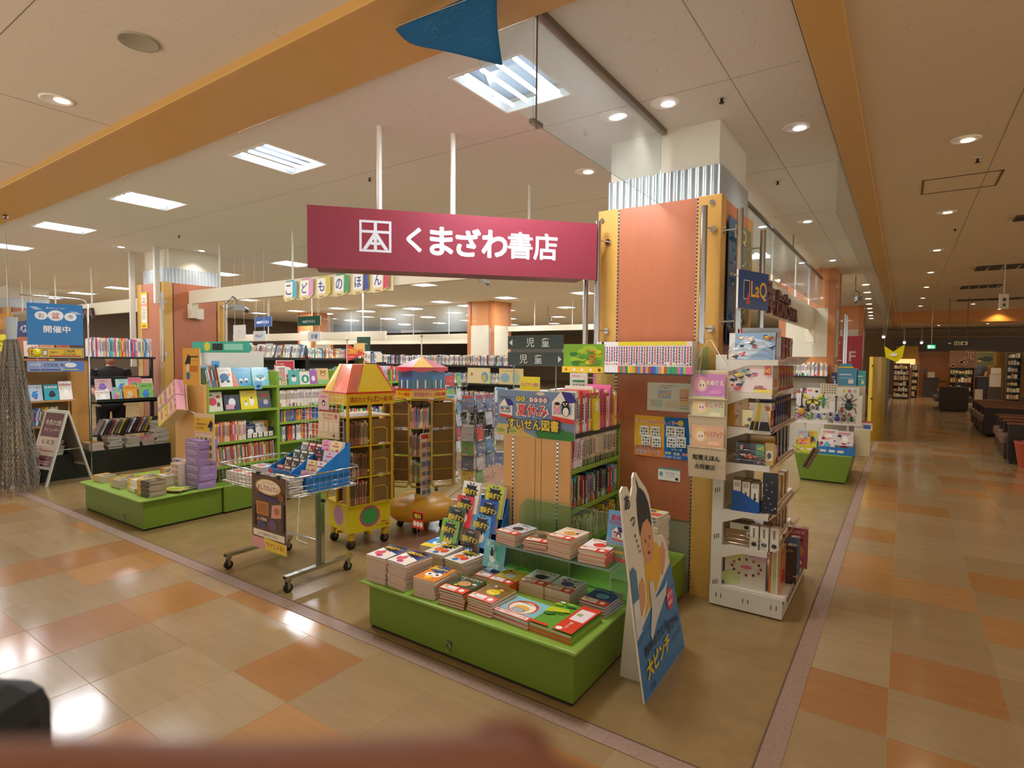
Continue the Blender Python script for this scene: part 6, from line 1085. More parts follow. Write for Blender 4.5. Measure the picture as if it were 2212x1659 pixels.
b = B(); b.tube([(.01, .02, .58), (.03, .05, .75), (.045, .08, .58)], .002, '#e9e4d8', 'fabric', 5); b.build('cord', t2)
# wire magazine spinners
def spinner(cx, cy, z0, z1, lab, rz, seed, foot=True, r_=.2):
    t = thing('wire_spinner', lab, 'magazine spinner', (cx, cy, 0), rz); r = random.Random(seed); G = '#aeb4b8'
    b = B(); b.cyl((0, 0, .06), (0, 0, z1), .014, '#d2ccba', 'paint', 10)
    for k in range(4): a_ = radians(45+90*k); b.tube([(0, 0, .3), (.32*cos(a_), .32*sin(a_), .1)], .006, '#cfc8b6', 'paint', 6); b.box(-.36, -.02, .075, .36, .02, .115, '#d2ccba', 'paint') if k == 0 else b.box(-.02, -.36, .075, .02, .36, .115, '#d2ccba', 'paint') if k == 1 else None
    b.build('stand', t)
    for k in range(4):
        x, y = [(.34, 0), (-.34, 0), (0, .34), (0, -.34)][k]; c = B(); c.M = T(x, y, 0); c.cyl((-.01, 0, .03), (.01, 0, .03), .03, '#1c1c1a', 'rubber', 14); c.box(-.015, -.015, .03, .015, .015, .076, '#8a8a84', 'steel'); c.build('caster', t)
    nz = 6; dz = (z1-z0)/nz
    for k in range(4):
        b = B(); b.M = RZ(90*k)
        for j in range(nz):
            z = z0+dz*j
            for q in range(2):
                x = -.19+.2*q; b.tube([(x, -r_, z), (x, -r_-.035, z+.07), (x+.17, -r_-.035, z+.07), (x+.17, -r_, z)], .0016, G, 'chrome', 5, True); b.tube([(x, -r_, z), (x, -r_+.02, z+dz*.95), (x+.17, -r_+.02, z+dz*.95), (x+.17, -r_, z)], .0016, G, 'chrome', 5)
                for e in range(1, 4): b.tube([(x+.042*e, -r_, z), (x+.042*e, -r_-.035, z+.07)], .0012, G, 'chrome', 4)
        b.build('wire_pockets', t)
    out = []
    for k in range(4):
        for j in range(nz):
            for q in range(2):
                if r.random() < .12: continue
                out.append((k, j, q, z0+dz*j))
    return t, out, r, rz
MAGC = ['#c9ced6', '#d05a5a', '#6a9cc8', '#d8d4cc', '#e0904a', '#c88ab0', '#e6dccc', '#7a8ab0', '#dfe4e6', '#9cc0d0', '#e8d870', '#8ab87a']
_mag = []
for k in range(14):
    r = random.Random(500+k); w, h = .135, .165; c = r.choice(MAGC); it = [('r', 0, 0, w, h, c)]+scatter(w, h, 6, 500+k, PAL+['#e9dcd0']*4, .1, .9, .1, .7)+[('r', w*.08, h*.82, w*.85, h*.95, r.choice(['#e8d23a', '#f0ece4', '#d8443c', '#3fa0d0'])), ('r', w*.1, h*.02, w*.6, h*.1, '#ece8e0')]
    _mag.append(face_book(w, h, .008, c, it).data('magazine'))
for nm, (cx, cy, z0, z1, rz, sd) in {'nearer': (-3.66, 4.55, .33, 1.2, 10, 1), 'further': (-3.60, 5.26, .42, 1.24, 28, 2), 'rear left': (-4.6, 5.3, .45, 1.4, 20, 3)}.items():
    t, out, r, rz = spinner(cx, cy, z0, z1, '%s wire magazine spinner between the carousel rack and the gondola' % nm, rz, sd)
    for (k, j, q, z) in out:
        a_ = radians(90*k+rz); x, y = -.105+.2*q, -.185
        X, Y = cx+x*cos(a_)-y*sin(a_), cy+x*sin(a_)+y*cos(a_)
        if (X-cx)*(-cx)+(Y-cy)*(-cy) < -.02: continue   # pockets on the far side show nothing
        o = obj('magazine', r.choice(_mag)); place(o, (X+.018*sin(a_), Y-.018*cos(a_), z+.004), 90*k+rz, -8)
        tag(o, '%s tier from the bottom, %s pocket of side %s, %s spinner' % (nth(j), ('left', 'right')[q], ('one', 'two', 'three', 'four')[k], nm), 'magazine', 'magazines in the %s wire spinner' % nm)
b = B(); b.box(0, 0, 0, .3, .02, .17, '#dccb92', 'satin'); b.art([('r', .01, .01, .29, .16, '#e2d29c'), ('e', .24, .07, .05, .06, '#6fa0b0'), ('e', .23, .06, .03, .04, '#c9b45a'), ('e', .06, .1, .02, .02, '#c98a5a')], M=FACE_Y); o = b.build('boxed_puzzle'); place(o, (-4.02, 4.98, 1.31), 0, 0); tag(o, 'cream boxed puzzle with a blue bird on top of the wire spinners', 'boxed puzzle')
b = B(); b.box(0, 0, 0, .3, .02, .17, '#d8c48a', 'satin'); b.art([('r', .01, .01, .29, .16, '#dcc88e'), ('e', .08, .07, .06, .05, '#8ab0b8'), ('e', .22, .07, .05, .06, '#a9b8a0'), ('t', 'ワールドコレクション', .15, .145, .02, '#6a4a2a', .24, .03)], M=FACE_Y); o = b.build('boxed_puzzle'); place(o, (-3.6, 5.0, 1.31), 0, 0); tag(o, 'cream boxed collection left of the direction plates', 'boxed puzzle')
# ---------------------------------------------------------------- long green shelving on the left
t = thing('bookshelf', 'long green bookshelf with an orange wooden end panel facing the left platform', 'bookshelf', (0, 0, 0))
BZ = TZ
b = B(); b.box(-6.3, 2.92, .29, -5.70, 2.945, 1.30, YE, 'wood_orange'); b.build('end_panel', t)
b = B(); b.box(-5.725, 2.945, BZ, -5.69, 2.965, 1.31, GREEN, 'paint'); b.build('upright', t)
for y in (3.71, 4.58, 5.40, 6.22): 
    b = B(); b.box(-5.95, y, BZ, -5.69, y+.03, 1.42, GREEN, 'paint')
    for k in range(20): b.box(-5.75, y-.001, .6+.035*k, -5.74, y+.001, .615+.035*k, '#3d5a1a', 'matte')
    b.build('upright', t)
b = B(); b.box(-5.97, 2.945, BZ, -5.95, 6.5, 1.42, '#6f9a2a', 'paint'); b.box(-5.97, 2.95, 1.42, -5.955, 3.72, 1.64, '#d9d6cc', 'paint'); b.build('back_panel', t)
LV = {0: [.46, .705, 1.02, 1.268], 1: [.63, .85, 1.02, 1.262], 2: [.5, .75, 1.0, 1.26], 3: [.5, .75, 1.0, 1.26]}
YB = [(2.965, 3.71), (3.74, 4.58), (4.61, 5.40), (5.43, 6.22)]
for k, (ya, yc) in enumerate(YB):
    for z in LV[k]:
        b = B(); b.box(-5.95, ya, z-.02, -5.695, yc, z, GREEN, 'paint'); b.box(-5.70, ya, z-.024, -5.688, yc, z+.004, GREEN, 'paint'); b.build('shelf', t, .002)
def facerow(specs, x, z, rz, tilt, where, y0):
    for (y, w, h, c, art_, nm) in specs:
        put_face('picture_book', w, h, .012, c, [('r', 0, 0, w, h, c)]+art_(w, h), (x, y0+y, z+.002), rz, tilt, '%s %s' % (nm, where), 'picture book', 'cover-out picture books '+where)
TTL = lambda s, c, y=.86, hh=.09: (lambda w, h: [('t', s, w*.5, h*y, h*hh, c, w*.8, .03)])
def A_(*fs): return lambda w, h: [i for f in fs for i in f(w, h)]
E_ = lambda x, y, rx, ry, c: (lambda w, h: [('e', w*x, h*y, w*rx, h*ry, c)])
R_ = lambda x0, y0, x1, y1, c: (lambda w, h: [('r', w*x0, h*y0, w*x1, h*y1, c)])
z = 1.268
spine_row((-5.73, 2.975), (-5.73, 3.1), z, .22, .17, ['#e58a3a', '#7fb0d8', '#2e3440', '#f0ede4', '#4a7a5a', '#3f7fc4'], 'at the near end, left green shelf top', (.012, .02), .02, lean=lambda s: -10, seed=11, name='picture_book')
facerow([(.20, .17, .20, '#e9e6de', A_(TTL('こぶたくん', '#6a6a6a'), E_(.5, .5, .28, .2, '#3f78a8'), E_(.35, .28, .1, .07, '#3a4a5a'), E_(.72, .28, .1, .07, '#3a4a5a'), E_(.8, .62, .1, .09, '#e89a7a')), 'white book with a blue truck'),
         (.39, .20, .20, '#3fa3cc', A_(TTL('パンダのソフトクリームやさん', '#1c3a6a', .85, .07), (lambda w, h: [('p', [(0, h*.9), (0, 0), (w*.3, 0)], '#e8825a')]), E_(.42, .28, .1, .13, '#f2f0ea'), E_(.42, .22, .08, .08, '#23345a'), E_(.72, .30, .1, .13, '#f2f0ea'), E_(.72, .24, .08, .08, '#23345a')), 'blue book with two pandas'),
         (.60, .19, .20, '#7cc4dc', A_(TTL('ほんと？', '#e07a8a', .85, .08), E_(.48, .42, .3, .18, '#e9efe8'), E_(.48, .5, .27, .12, '#4f9aa8'), E_(.48, .38, .06, .06, '#3a4a4a'), E_(.15, .4, .06, .05, '#e8c93a'), E_(.82, .4, .06, .05, '#e8c93a')), 'light blue book with a round fish')], -5.735, z, 90, 12, 'on the left green shelf top', 2.955)
for (y, lab, c) in ((3.09, 'small blue card on the white backing board', '#6aa6d4'), (3.44, 'small blue penguin card on the shelf edge', '#7ab4dc')):
    board('shelf_card', .085, .085, .002, [('r', 0, 0, .085, .085, c), ('e', .045, .03, .025, .018, '#2a5a9a')], (-5.88 if y < 3.2 else -5.68, y, 1.45 if y < 3.2 else 1.235), 90, lab, 'card')
z = 1.02
facerow([(.09, .17, .20, '#d9dcc8', A_(E_(.4, .5, .25, .2, '#c8304a'), E_(.75, .75, .12, .08, '#c8304a'), E_(.75, .35, .1, .12, '#5a4030'), E_(.3, .85, .15, .04, '#3a3a34')), 'pale book with red fish shapes'),
         (.275, .17, .165, '#1f3550', A_(E_(.5, .5, .22, .28, '#e9eaec'), R_(.1, .08, .6, .38, '#e0a8b8'), TTL('おばけ', '#7a9ac0', .88, .08)), 'dark blue book with a white ghost'),
         (.465, .19, .20, '#e8d51c', A_(TTL('ぺんぎんたいそう', '#5a4a1a', .86, .07), E_(.65, .4, .13, .22, '#eef0ea'), E_(.65, .6, .06, .06, '#3a3a3a'), E_(.3, .3, .09, .14, '#eef0ea'), E_(.3, .43, .04, .05, '#3a3a3a')), 'yellow book with two penguins'),
         (.64, .15, .19, '#5a5a50', A_(E_(.5, .75, .3, .1, '#b8302a'), R_(.1, .1, .9, .45, '#2c4f9a'), E_(.6, .35, .2, .15, '#c9b8a8')), 'crowded red and blue book')], -5.735, z, 90, 10, 'on the left green shelf, second level', 2.955)
z = .705
spine_row((-5.72, 2.97), (-5.72, 3.36), z, .2, .16, ['#e58a3a', '#e8c93a', '#e8c93a', '#f3d9a0', '#d86a9a', '#e0483c', '#efe6ea', '#e9dcc0'], 'on the left shelf third level', (.009, .015), .01, seed=12, name='picture_book')
facerow([(.46, .16, .18, '#23402c', A_(E_(.25, .7, .1, .05, '#e9efe0'), E_(.5, .72, .1, .05, '#e9efe0'), E_(.75, .7, .1, .05, '#e9efe0')), 'dark green book'), (.64, .14, .17, '#c9c49a', A_(E_(.3, .6, .1, .1, '#8a8a5a'), E_(.7, .6, .1, .1, '#8a8a5a')), 'khaki patterned book')], -5.86, z, 90, 4, 'at the back of the left shelf third level', 2.955)
t2 = thing('book_box', 'dark blue boxed picture-book display with white tabs on the left shelf', 'display carton', (-5.73, 3.37, z+.0005), 90)
b = B(); b.box(0, 0, 0, .32, .004, .055, '#1f3450', 'satin'); b.box(0, .004, 0, .004, .16, .1, '#1f3450', 'satin'); b.box(.316, .004, 0, .32, .16, .1, '#1f3450', 'satin'); b.box(0, .004, 0, .32, .16, .003, '#1f3450', 'satin')
b.art([('r', .015+.062*k, .008, .062+.062*k, .06, '#eae4cf') for k in range(5)]+[('e', .038+.062*k, .03, .008, .006, '#c8604a') for k in range(5)], M=FACE_Y); b.build('tray', t2)
for k, (c, nm) in enumerate((('#23385a', 'navy'), ('#e6e2da', 'white'), ('#dcd8d0', 'ivory'), ('#e8a84a', 'orange'))): put_face('picture_book', .12, .13+.012*k, .01, c, [('r', 0, 0, .12, .15, c), ('e', .06, .07, .035, .03, '#eae6dc'), ('r', .02, .11, .1, .12, '#8a8a8a')], (-5.755-.022*k, 3.44+.065*k, z+.004), 90, 8, '%s picture book in the dark blue boxed display' % nm, 'picture book', 'books in the boxed display')
for j, yy in enumerate((3.46, 3.6)): put_face('picture_book', .13, .165, .01, ['#e3e2d8', '#3f7fb8'][j], [('r', 0, 0, .13, .165, ['#e3e2d8', '#3f7fb8'][j]), ('e', .06, .08, .04, .03, '#8ac0a8')], (-5.88, yy, z+.001), 90, 5, '%s picture book standing behind the boxed display' % ['pale', 'mid-blue'][j])
spine_row((-5.72, 2.97), (-5.72, 3.70), .46, .2, .16, ['#e0483c', '#efe6ea', '#e58a3a', '#e9dcc0', '#c9b48a', '#e8c93a', '#b23a4a', '#4fa35a'], 'on the left shelf fourth level', (.010, .016), .01, lean=lambda s: -4, seed=13, name='picture_book')
# second bay
z = 1.262
put_face('picture_book', .24, .21, .01, '#c73040', [('r', 0, 0, .24, .21, '#efe8e0'), ('r', .008, .008, .232, .202, '#c73040'), ('e', .14, .09, .06, .045, '#efe9e4'), ('t', 'ノンタン', .06, .165, .03, '#f0e6d8', .09, .05)], (-5.93, 3.98, 1.33), 90, 2, 'large red card with a white oval behind the second bay', 'card')
facerow([(.02, .07, .2, '#e6e4dc', A_(R_(.2, .5, .8, .8, '#e08a8a'), R_(.2, .1, .8, .2, '#e8c84a')), 'narrow white book'), (.0, .13, .23, '#e9e4dc', A_(R_(.0, .95, 1, 1, '#d04050'), R_(0, 0, .05, 1, '#d04050'), TTL('のりもの', '#c8405a', .82, .07), E_(.4, .3, .1, .07, '#5aa06a'), E_(.7, .25, .1, .07, '#e08a5a')), 'white book with a red border'),
         (.16, .13, .17, '#5ab4b0', A_(E_(.5, .4, .25, .2, '#eef0ea'), E_(.5, .6, .2, .1, '#2c5a7a')), 'teal book with a white shape'), (.31, .14, .15, '#e9e8e0', A_(E_(.5, .42, .38, .33, '#2fa48c'), E_(.5, .4, .14, .2, '#eef0ea')), 'white book with a green circle'),
         (.42, .10, .165, '#a867b4', A_(E_(.5, .4, .25, .2, '#efe4ec')), 'purple book'), (.56, .16, .185, '#e0bd8a', A_(E_(.5, .65, .24, .17, '#b8864a'), E_(.35, .8, .08, .06, '#8a5a34'), E_(.66, .8, .08, .06, '#8a5a34'), E_(.5, .6, .1, .07, '#e8d0a0'), R_(0, 0, 1, .26, '#8fc07a')), 'tan book with a teddy bear')], -5.735, z, 90, 8, 'on the second bay top', 3.80)
b = B()
def mrow(y0, y1, z, h, cols, w0, t=(.010, .018), seed=1): row_stuff(b, (-5.72, y0), (-5.72, y1), z+.001, h, .16, cols, t, .015, seed=seed)
mrow(3.75, 4.5, 1.02, .19, ['#efe6ea', '#f0ede4', '#e9dcc0'], 'in the white set, second bay', (.012, .016), 14)
mrow(3.75, 4.5, .85, .14, ['#e58a3a', '#e58a3a', '#7b5fae', '#d86a9a', '#4fa35a', '#e8c93a', '#2e3440', '#3f7fc4'], 'in second bay, paperback level', (.012, .018), 15)
mrow(3.75, 4.5, .63, .18, ['#e0483c', '#e58a3a', '#f0ede4', '#4fa35a', '#f0ede4', '#e8c93a', '#efe6ea', '#2e3440'], 'in second bay, lowest level', (.011, .018), 16)
# rest of the long shelving and everything beyond is too many to count
CS = ['#e0483c', '#e8c93a', '#3f7fc4', '#4fa35a', '#e58a3a', '#d86a9a', '#f0ede4', '#efe6ea', '#e9dcc0', '#c7cdd2']
CW = ['#e6e4de', '#dcdad4', '#c7cdd2', '#e9e6e0', '#b8bcc0', '#2e3440', '#e9dcc0', '#b8c4cc', '#c9b48a', '#8a4a44', '#5a7a9a', '#efece6', '#e3e0da']
for k in (2, 3):
    for z, h in ((1.26, .21), (1.0, .2), (.75, .19), (.5, .19)): row_stuff(b, (-5.72, YB[k][0]+.01), (-5.72, YB[k][1]-.01), z+.001, h, .16, CS, (.012, .03), seed=k*10+int(z*10), lean=(lambda s: 10 if s > .5 else 0) if z > 1.2 else None)
# ---------------------------------------------------------------- dark bookcases further back
def bookcase(p, q, z, lab, levels, col='#24221f', d=.26, cols=CW, h=.22, yellow=False, lean=None):
    t = thing('bookcase', lab, 'bookcase', (0, 0, 0)); L = math.hypot(q[0]-p[0], q[1]-p[1]); A = math.atan2(q[1]-p[1], q[0]-p[0]); M_ = Matrix.Translation((p[0], p[1], 0)) @ Matrix.Rotation(A, 4, 'Z')
    c = B(); c.M = M_; c.box(-.02, 0, 0, 0, d, z+.02, col, 'paint'); c.build('end_panel', t); c = B(); c.M = M_; c.box(L, 0, 0, L+.02, d, z+(.26 if yellow else .02), '#d9b46a' if yellow else col, 'paint'); c.build('end_panel', t)
    c = B(); c.M = M_; c.box(0, d-.01, 0, L, d, z+.02, col, 'paint'); c.build('back_panel', t)
    for zz in [z]+levels:
        c = B(); c.M = M_; c.box(0, 0, zz-.035, L, d-.01, zz, col, 'paint'); c.build('shelf', t)
    for i, zz in enumerate([z]+levels):
        r = math.radians(0); nx, ny = -sin(A), cos(A); off = .02
        row_stuff(b, (p[0]+nx*off+.01*cos(A), p[1]+ny*off+.01*sin(A)), (q[0]+nx*off-.01*cos(A), q[1]+ny*off-.01*sin(A)), zz+.001, h if i == 0 else .2, .16, cols, (.012, .03), .05, seed=int(abs(p[0]*10)+i), lean=lean if i == 0 else None)
bookcase((-7.6, 3.9), (-7.6, 5.45), 1.565, 'dark bookcase of leaning white-spined books behind the green shelving', [1.2, .85], h=.21, lean=lambda s: 14 if s > .45 else 0)
bookcase((-7.6, 5.5), (-7.6, 6.6), 1.56, 'dark bookcase with a pale wooden end beside the leaning books', [1.2, .85], h=.16, yellow=True, cols=CW+['#3f9a5a', '#d86a9a', '#e58a3a'])
bookcase((-9.7, 6.9), (-7.9, 7.15), 1.47, 'dark bookcase behind the red pennant', [1.12], h=.22)
bookcase((-8.0, 8.4), (-5.9, 8.7), 1.44, 'dark bookcase in front of the far cream and wood column', [1.1, .75], h=.2, cols=CW+['#d8c0a0', '#9cc0b0', '#e3b0a0'])
bookcase((-11.6, 6.2), (-9.3, 7.4), 1.5, 'dark bookcase seen between the hanging papers', [1.15], h=.22)
bookcase((-11.2, 9.4), (-7.2, 10.1), 1.42, 'long dark bookcase across the middle of the shop', [1.05, .7], h=.22)
bookcase((-1.75, 10.95), (-1.05, 10.98), 1.33, 'dark bookcase at the foot of the cream column down the aisle', [.93], h=.24, cols=CS+CW)
bookcase((-2.9, 6.2), (-2.9, 8.2), 1.25, 'low green bookcase behind the glass gondola top', [.95, .65], col=GREEN, h=.2, cols=CS)
o = b.build('books_on_rear_shelves'); tag(o, 'spine-out books filling the rear shelves beyond count', 'books', kind='stuff')
# hanging papers and signs in mid air
def hang(x0, z0, x1, z1, y, items, lab, cord=.5, name='hanging_sign', rz=0):
    t = thing(name, lab, 'sign', (x0, y, z0), rz); w = x1-x0; h = z1-z0; c = B(); c.box(0, 0, 0, w, .008, h, '#e3e3de', 'satin'); c.art(items(w, h), M=FACE_Y); c.build('board', t)
    c = B(); c.cyl((w*.12, .004, h), (w*.12, .004, ZC-z0), .0025, '#c9c6bc', 'satin', 5); c.build('cord', t); c = B(); c.cyl((w*.88, .004, h), (w*.88, .004, ZC-z0), .0025, '#c9c6bc', 'satin', 5); c.build('cord', t)
hang(-8.83, 1.86, -8.49, 2.07, 5.0, lambda w, h: [('r', 0, 0, w, h, '#e3e4e2'), ('t', 'パズル', w*.5, h*.5, h*.22, '#d8a0a8', w*.5, .02), ('r', w*.49, 0, w*.5, h, '#b8b8b4')], 'white hanging paper with pink characters')
hang(-8.27, 1.82, -7.95, 1.965, 5.0, lambda w, h: [('r', 0, 0, w, h, '#dde2e4'), ('p', [(w*.1, h*.4), (w*.6, h*.3), (w*.9, h*.7), (w*.5, h*.55)], '#7fc0d8'), ('e', w*.3, h*.5, w*.15, h*.15, '#e0a0b0')], 'white hanging paper with a blue and pink drawing')
hang(-11.54, 2.2, -10.9, 2.41, 7.0, lambda w, h: [('r', 0, 0, w, h, '#24406c'), ('t', 'NHKテキスト', w*.5, h*.45, h*.3, '#dfe4ea', w*.85, .05)], 'dark blue hanging sign with white lettering')
hang(-12.87, 2.35, -11.95, 2.59, 9.0, lambda w, h: [('r', 0, 0, w, h, '#1f5a44'), ('t', 'NHKテキスト', w*.5, h*.45, h*.3, '#e4e8e4', w*.85, .05)], 'dark green hanging sign with white lettering')
hang(-12.45, 1.95, -11.95, 2.2, 9.0, lambda w, h: [('r', 0, 0, w, h, '#e4e6e4'), ('t', '辞書', w*.5, h*.5, h*.5, '#3a6aa4', w*.6, .04)], 'white hanging sign with two blue characters')
b = B(); b.box(0, 0, 0, .3, .03, .26, '#1f3a2e', 'satin'); b.art([('t', 'ライトノベル', .15, .13, .03, '#dfe4dc', .22, .03)], M=FACE_Y); o = b.build('shelf_sign'); place(o, (-8.6, 7.3, 1.70), 8); tag(o, 'small dark green shelf sign behind the red pennant', 'sign')
# ---------------------------------------------------------------- things on and around the left platform
PZ = TZ+.0055
def ystack(x, y, n, tt, rz, desc, c, spinec, w=.19, d=.13, z=PZ, seed=1, art_=None):
    a_ = [('r', 0, 0, w, d, c), ('r', 0, 0, w*.28, d, spinec), ('e', w*.6, d*.5, w*.15, d*.2, '#8a8a84'), ('r', w*.4, d*.75, w*.9, d*.85, '#3a3430')]
    m_ = flat_book(w, d, tt, c, art_ or a_, '#cfc2a4', side='n'); m_.box(-w/2-.0003, -d/2-.0005, .001, -w/2+w*.3, -d/2+.001, tt-.001, spinec, 'gloss'); m_.box(-w/2+w*.3, -d/2-.0005, .001, w/2, -d/2+.001, tt-.001, c, 'gloss'); return stack(x, y, z, n, tt, rz, m_.data('paperback'), desc, name='paperback', seed=seed)
ystack(-6.72, 2.42, 5, .013, 4, 'yellow-spined, far left of left platform', '#c9b89a', '#e0b43a', seed=51)
ystack(-6.60, 2.58, 3, .014, -20, 'fanned grey-topped, left platform', '#8a8880', '#e0b43a', seed=52)
ystack(-6.30, 2.42, 6, .013, 2, 'yellow and grey, left platform front', '#b9b2a0', '#e0b43a', seed=53)
ystack(-6.45, 2.72, 3, .015, 6, 'grey photographic cover, left platform', '#9aa0a8', '#d8b04a', seed=54)
h_ = ystack(-6.0, 2.44, 3, .014, -4, 'cream-spined, middle of left platform', '#e6dcc8', '#e6d08a', seed=55)
ystack(-6.02, 2.46, 4, .016, 3, 'white and yellow upper pile, left platform', '#e9e4d8', '#e8c43a', z=h_+.0005, seed=56)
ystack(-5.73, 2.44, 12, .0115, 2, 'dark brown with yellow ends, left platform corner', '#4a3a2c', '#e0b43a', w=.22, d=.15, seed=57)
ystack(-6.05, 2.72, 7, .015, -3, 'white with pink print, left platform middle', '#ece6e2', '#e8cf5a', seed=58)
ystack(-6.42, 2.90, 5, .02, 5, 'small orange-edged, left platform rear', '#d8b48a', '#d8783a', w=.12, d=.1, seed=59)
ystack(-6.28, 2.92, 4, .02, 3, 'pale blue photographic, left platform rear', '#9ab0c4', '#9ab0c4', w=.15, d=.1, seed=60)
for k, (x, y, c, nm) in enumerate([(-5.82, 2.66, '#4f8a3a', 'green'), (-5.72, 2.72, '#3a7a4a', 'dark green'), (-5.68, 2.62, '#d8c03a', 'yellow-green')]):
    o = flat_book(.2, .14, .01, c, [('r', 0, 0, .2, .14, c), ('e', .1, .07, .06, .04, '#8ac03a'), ('r', .03, .1, .17, .12, '#e8e0c8')], side='n').build('picture_book'); place(o, (x, y, PZ+.0105*k), 15*k); tag(o, '%s picture book lying fanned before the purple boxes' % nm, 'picture book', 'fanned green books by the purple boxes')
b = B(); b.box(-.13, -.085, 0, .13, .085, .078, '#9a7fb4', 'satin'); b.art([('r', .02, .02, .12, .024, '#d8cce4'), ('r', .03, .045, .2, .052, '#e6dcf0'), ('t', 'ピアノの絵本', .16, .03, .018, '#e9e0f2', .12, .02)], M=T(-.13, -.085, 0) @ FACE_Y); b.art([('t', 'すくすくずかん', .085, .045, .016, '#e9e0f2', .12, .02)], M=T(.13, -.085, 0) @ FACE_X); bme = b.data('boxed_set')
for k in range(6):
    o = obj('boxed_set', bme); place(o, (-5.72+.006*(k % 2), 2.885+.003*(k % 3), PZ+.0005+k*.0785), 3*((k % 3)-1)); tag(o, '%s purple boxed set from the bottom of the purple pile' % nth(k) if k < 5 else 'topmost purple boxed set of the purple pile', 'boxed set', 'pile of purple boxed sets')
for k in range(3):
    for j in range(4):
        c = ['#b8b4cc', '#e3d8d0', '#dccdc0'][k]; b = B(); b.box(-.08, -.06, 0, .08, .06, .055, c, 'satin'); b.art([('e', .05, .027, .02, .016, '#c87a8a'), ('r', .09, .01, .15, .045, ['#6a5a9a', '#efe6e0', '#c9a07a'][k])], M=T(-.08, -.06, 0) @ FACE_Y); o = b.build('boxed_set'); place(o, (-6.2+.17*k, 2.935, PZ+.056*j+.0005) if k < 2 else (-5.94, 2.80, PZ+.056*j+.0005), 0); tag(o, '%s %s boxed set up, behind the left platform stacks' % (nth(j), ['lavender', 'pink-print', 'cream'][k]), 'boxed set', 'small boxed sets on the left platform')
# poster board, easel of boxed toys, hoop
board('poster', .27, .36, .004, [('r', 0, 0, .27, .36, '#dca23a'), ('p', [(.03, .2), (.08, .3), (.13, .28), (.12, .2)], '#1f1c1a'), ('e', .085, .16, .035, .05, '#e8c89a'), ('e', .085, .09, .03, .04, '#2f6a9a'), ('t', '課題図書', .17, .16, .06, '#c2702a', .13, .05), ('r', .13, .27, .25, .285, '#4a3a20'), ('r', .14, .235, .24, .24, '#b87a2a')], (-5.86, 2.80, 1.30), 6, 'orange set-reading poster with a birdhouse figure', 'poster')
board('poster', .30, .46, .003, [('r', 0, 0, .3, .46, '#dcc4a0'), ('r', 0, .28, .3, .42, '#e0b03a'), ('t', 'もし、', .07, .395, .022, '#1f1c1a', .08, .05), ('t', 'つまらない本だったら', .11, .355, .024, '#1f1c1a', .16, .05), ('t', 'どうする？', .09, .315, .024, '#1f1c1a', .13, .05), ('p', [(.2, .33), (.25, .4), (.28, .37), (.27, .31)], '#1f1c1a'), ('e', .25, .31, .02, .02, '#2f6a9a'), ('r', 0, .265, .3, .27, '#d88a6a')]+[('r', .03+.065*i, .03+.075*j, .065+.065*i, .075+.075*j, ['#8a7a5a', '#5a5a4a', '#b8a07a'][(i+j) % 3]) for i in range(4) for j in range(3)], (-5.80, 2.87, .56), 8, 'tan and yellow leaflet poster on the wooden shelf end', 'poster')
t2 = thing('wire_easel', 'wire arm holding boxed plush toys in front of the shelf end', 'stand', (-6.05, 2.72, .95))
b = B(); b.M = RY(-28) @ RX(-10); b.box(-.2, .0, -.01, .26, .09, -.003, '#c9a878', 'satin'); b.box(-.2, .095, -.01, .26, .1, .34, '#d8c49a', 'satin'); b.build('tray', t2)
b = B(); b.tube([(.1, .14, .1), (.3, .2, .02)], .006, '#b8b8b0', 'chrome', 6); b.build('arm', t2)
MT = T(-6.05, 2.72, .95) @ RY(-28) @ RX(-10)
for k, (dx, dz, c, nm) in enumerate([(-.19, 0, '#e0cf2a', 'yellow'), (.03, 0, '#e0a0ac', 'lower pink'), (-.19, .17, '#b89a9a', 'clear and grey'), (.03, .17, '#dc98a8', 'upper pink')]):
    b = B(); b.box(0, 0, 0, .21, .085, .165, c, 'satin'); b.art([('r', .02, .03, .16, .15, '#e8cba0'), ('e', .09, .08, .03, .04, '#c9946a'), ('e', .075, .13, .01, .025, '#c9946a'), ('e', .105, .13, .01, .025, '#c9946a'), ('e', .185, .05, .012, .012, '#c2604a'), ('e', .185, .12, .012, .012, '#a85a7a')], M=FACE_Y); o = b.build('plush_box'); o.matrix_world = MT @ T(dx, .003, dz-.002); tag(o, '%s window box with a small plush toy on the wire easel' % nm, 'toy box', 'boxed plush toys on the easel')
t2 = thing('hoop_stand', 'turquoise-green rectangular display frame behind the birdhouse poster', 'frame', (-6.12, 3.02, 0))
TG = '#1fa88c'
b = B(); b.box(0, 0, 1.62, 1.03, .02, 1.73, TG, 'satin'); b.box(0, 0, 1.35, .035, .02, 1.62, TG, 'satin'); b.art([('r', .62, 1.645, .95, 1.705, '#8fd8c4'), ('e', .3, 1.68, .06, .045, '#dcd23a'), ('r', .40, 1.645, .59, 1.71, '#24302c')], M=FACE_Y); b.build('frame', t2)
b = B(); b.cyl((.02, .01, .29), (.02, .01, 1.36), .012, TG, 'satin', 8); b.build('post', t2)
b = B(); pts = [(-.0, -.22, .9), (-.05, -.25, .6), (.1, -.3, .32)]; b.tube([(x-.1, y+.2, z) for x, y, z in pts], .008, TG, 'satin', 6); b.build('brace', t2)
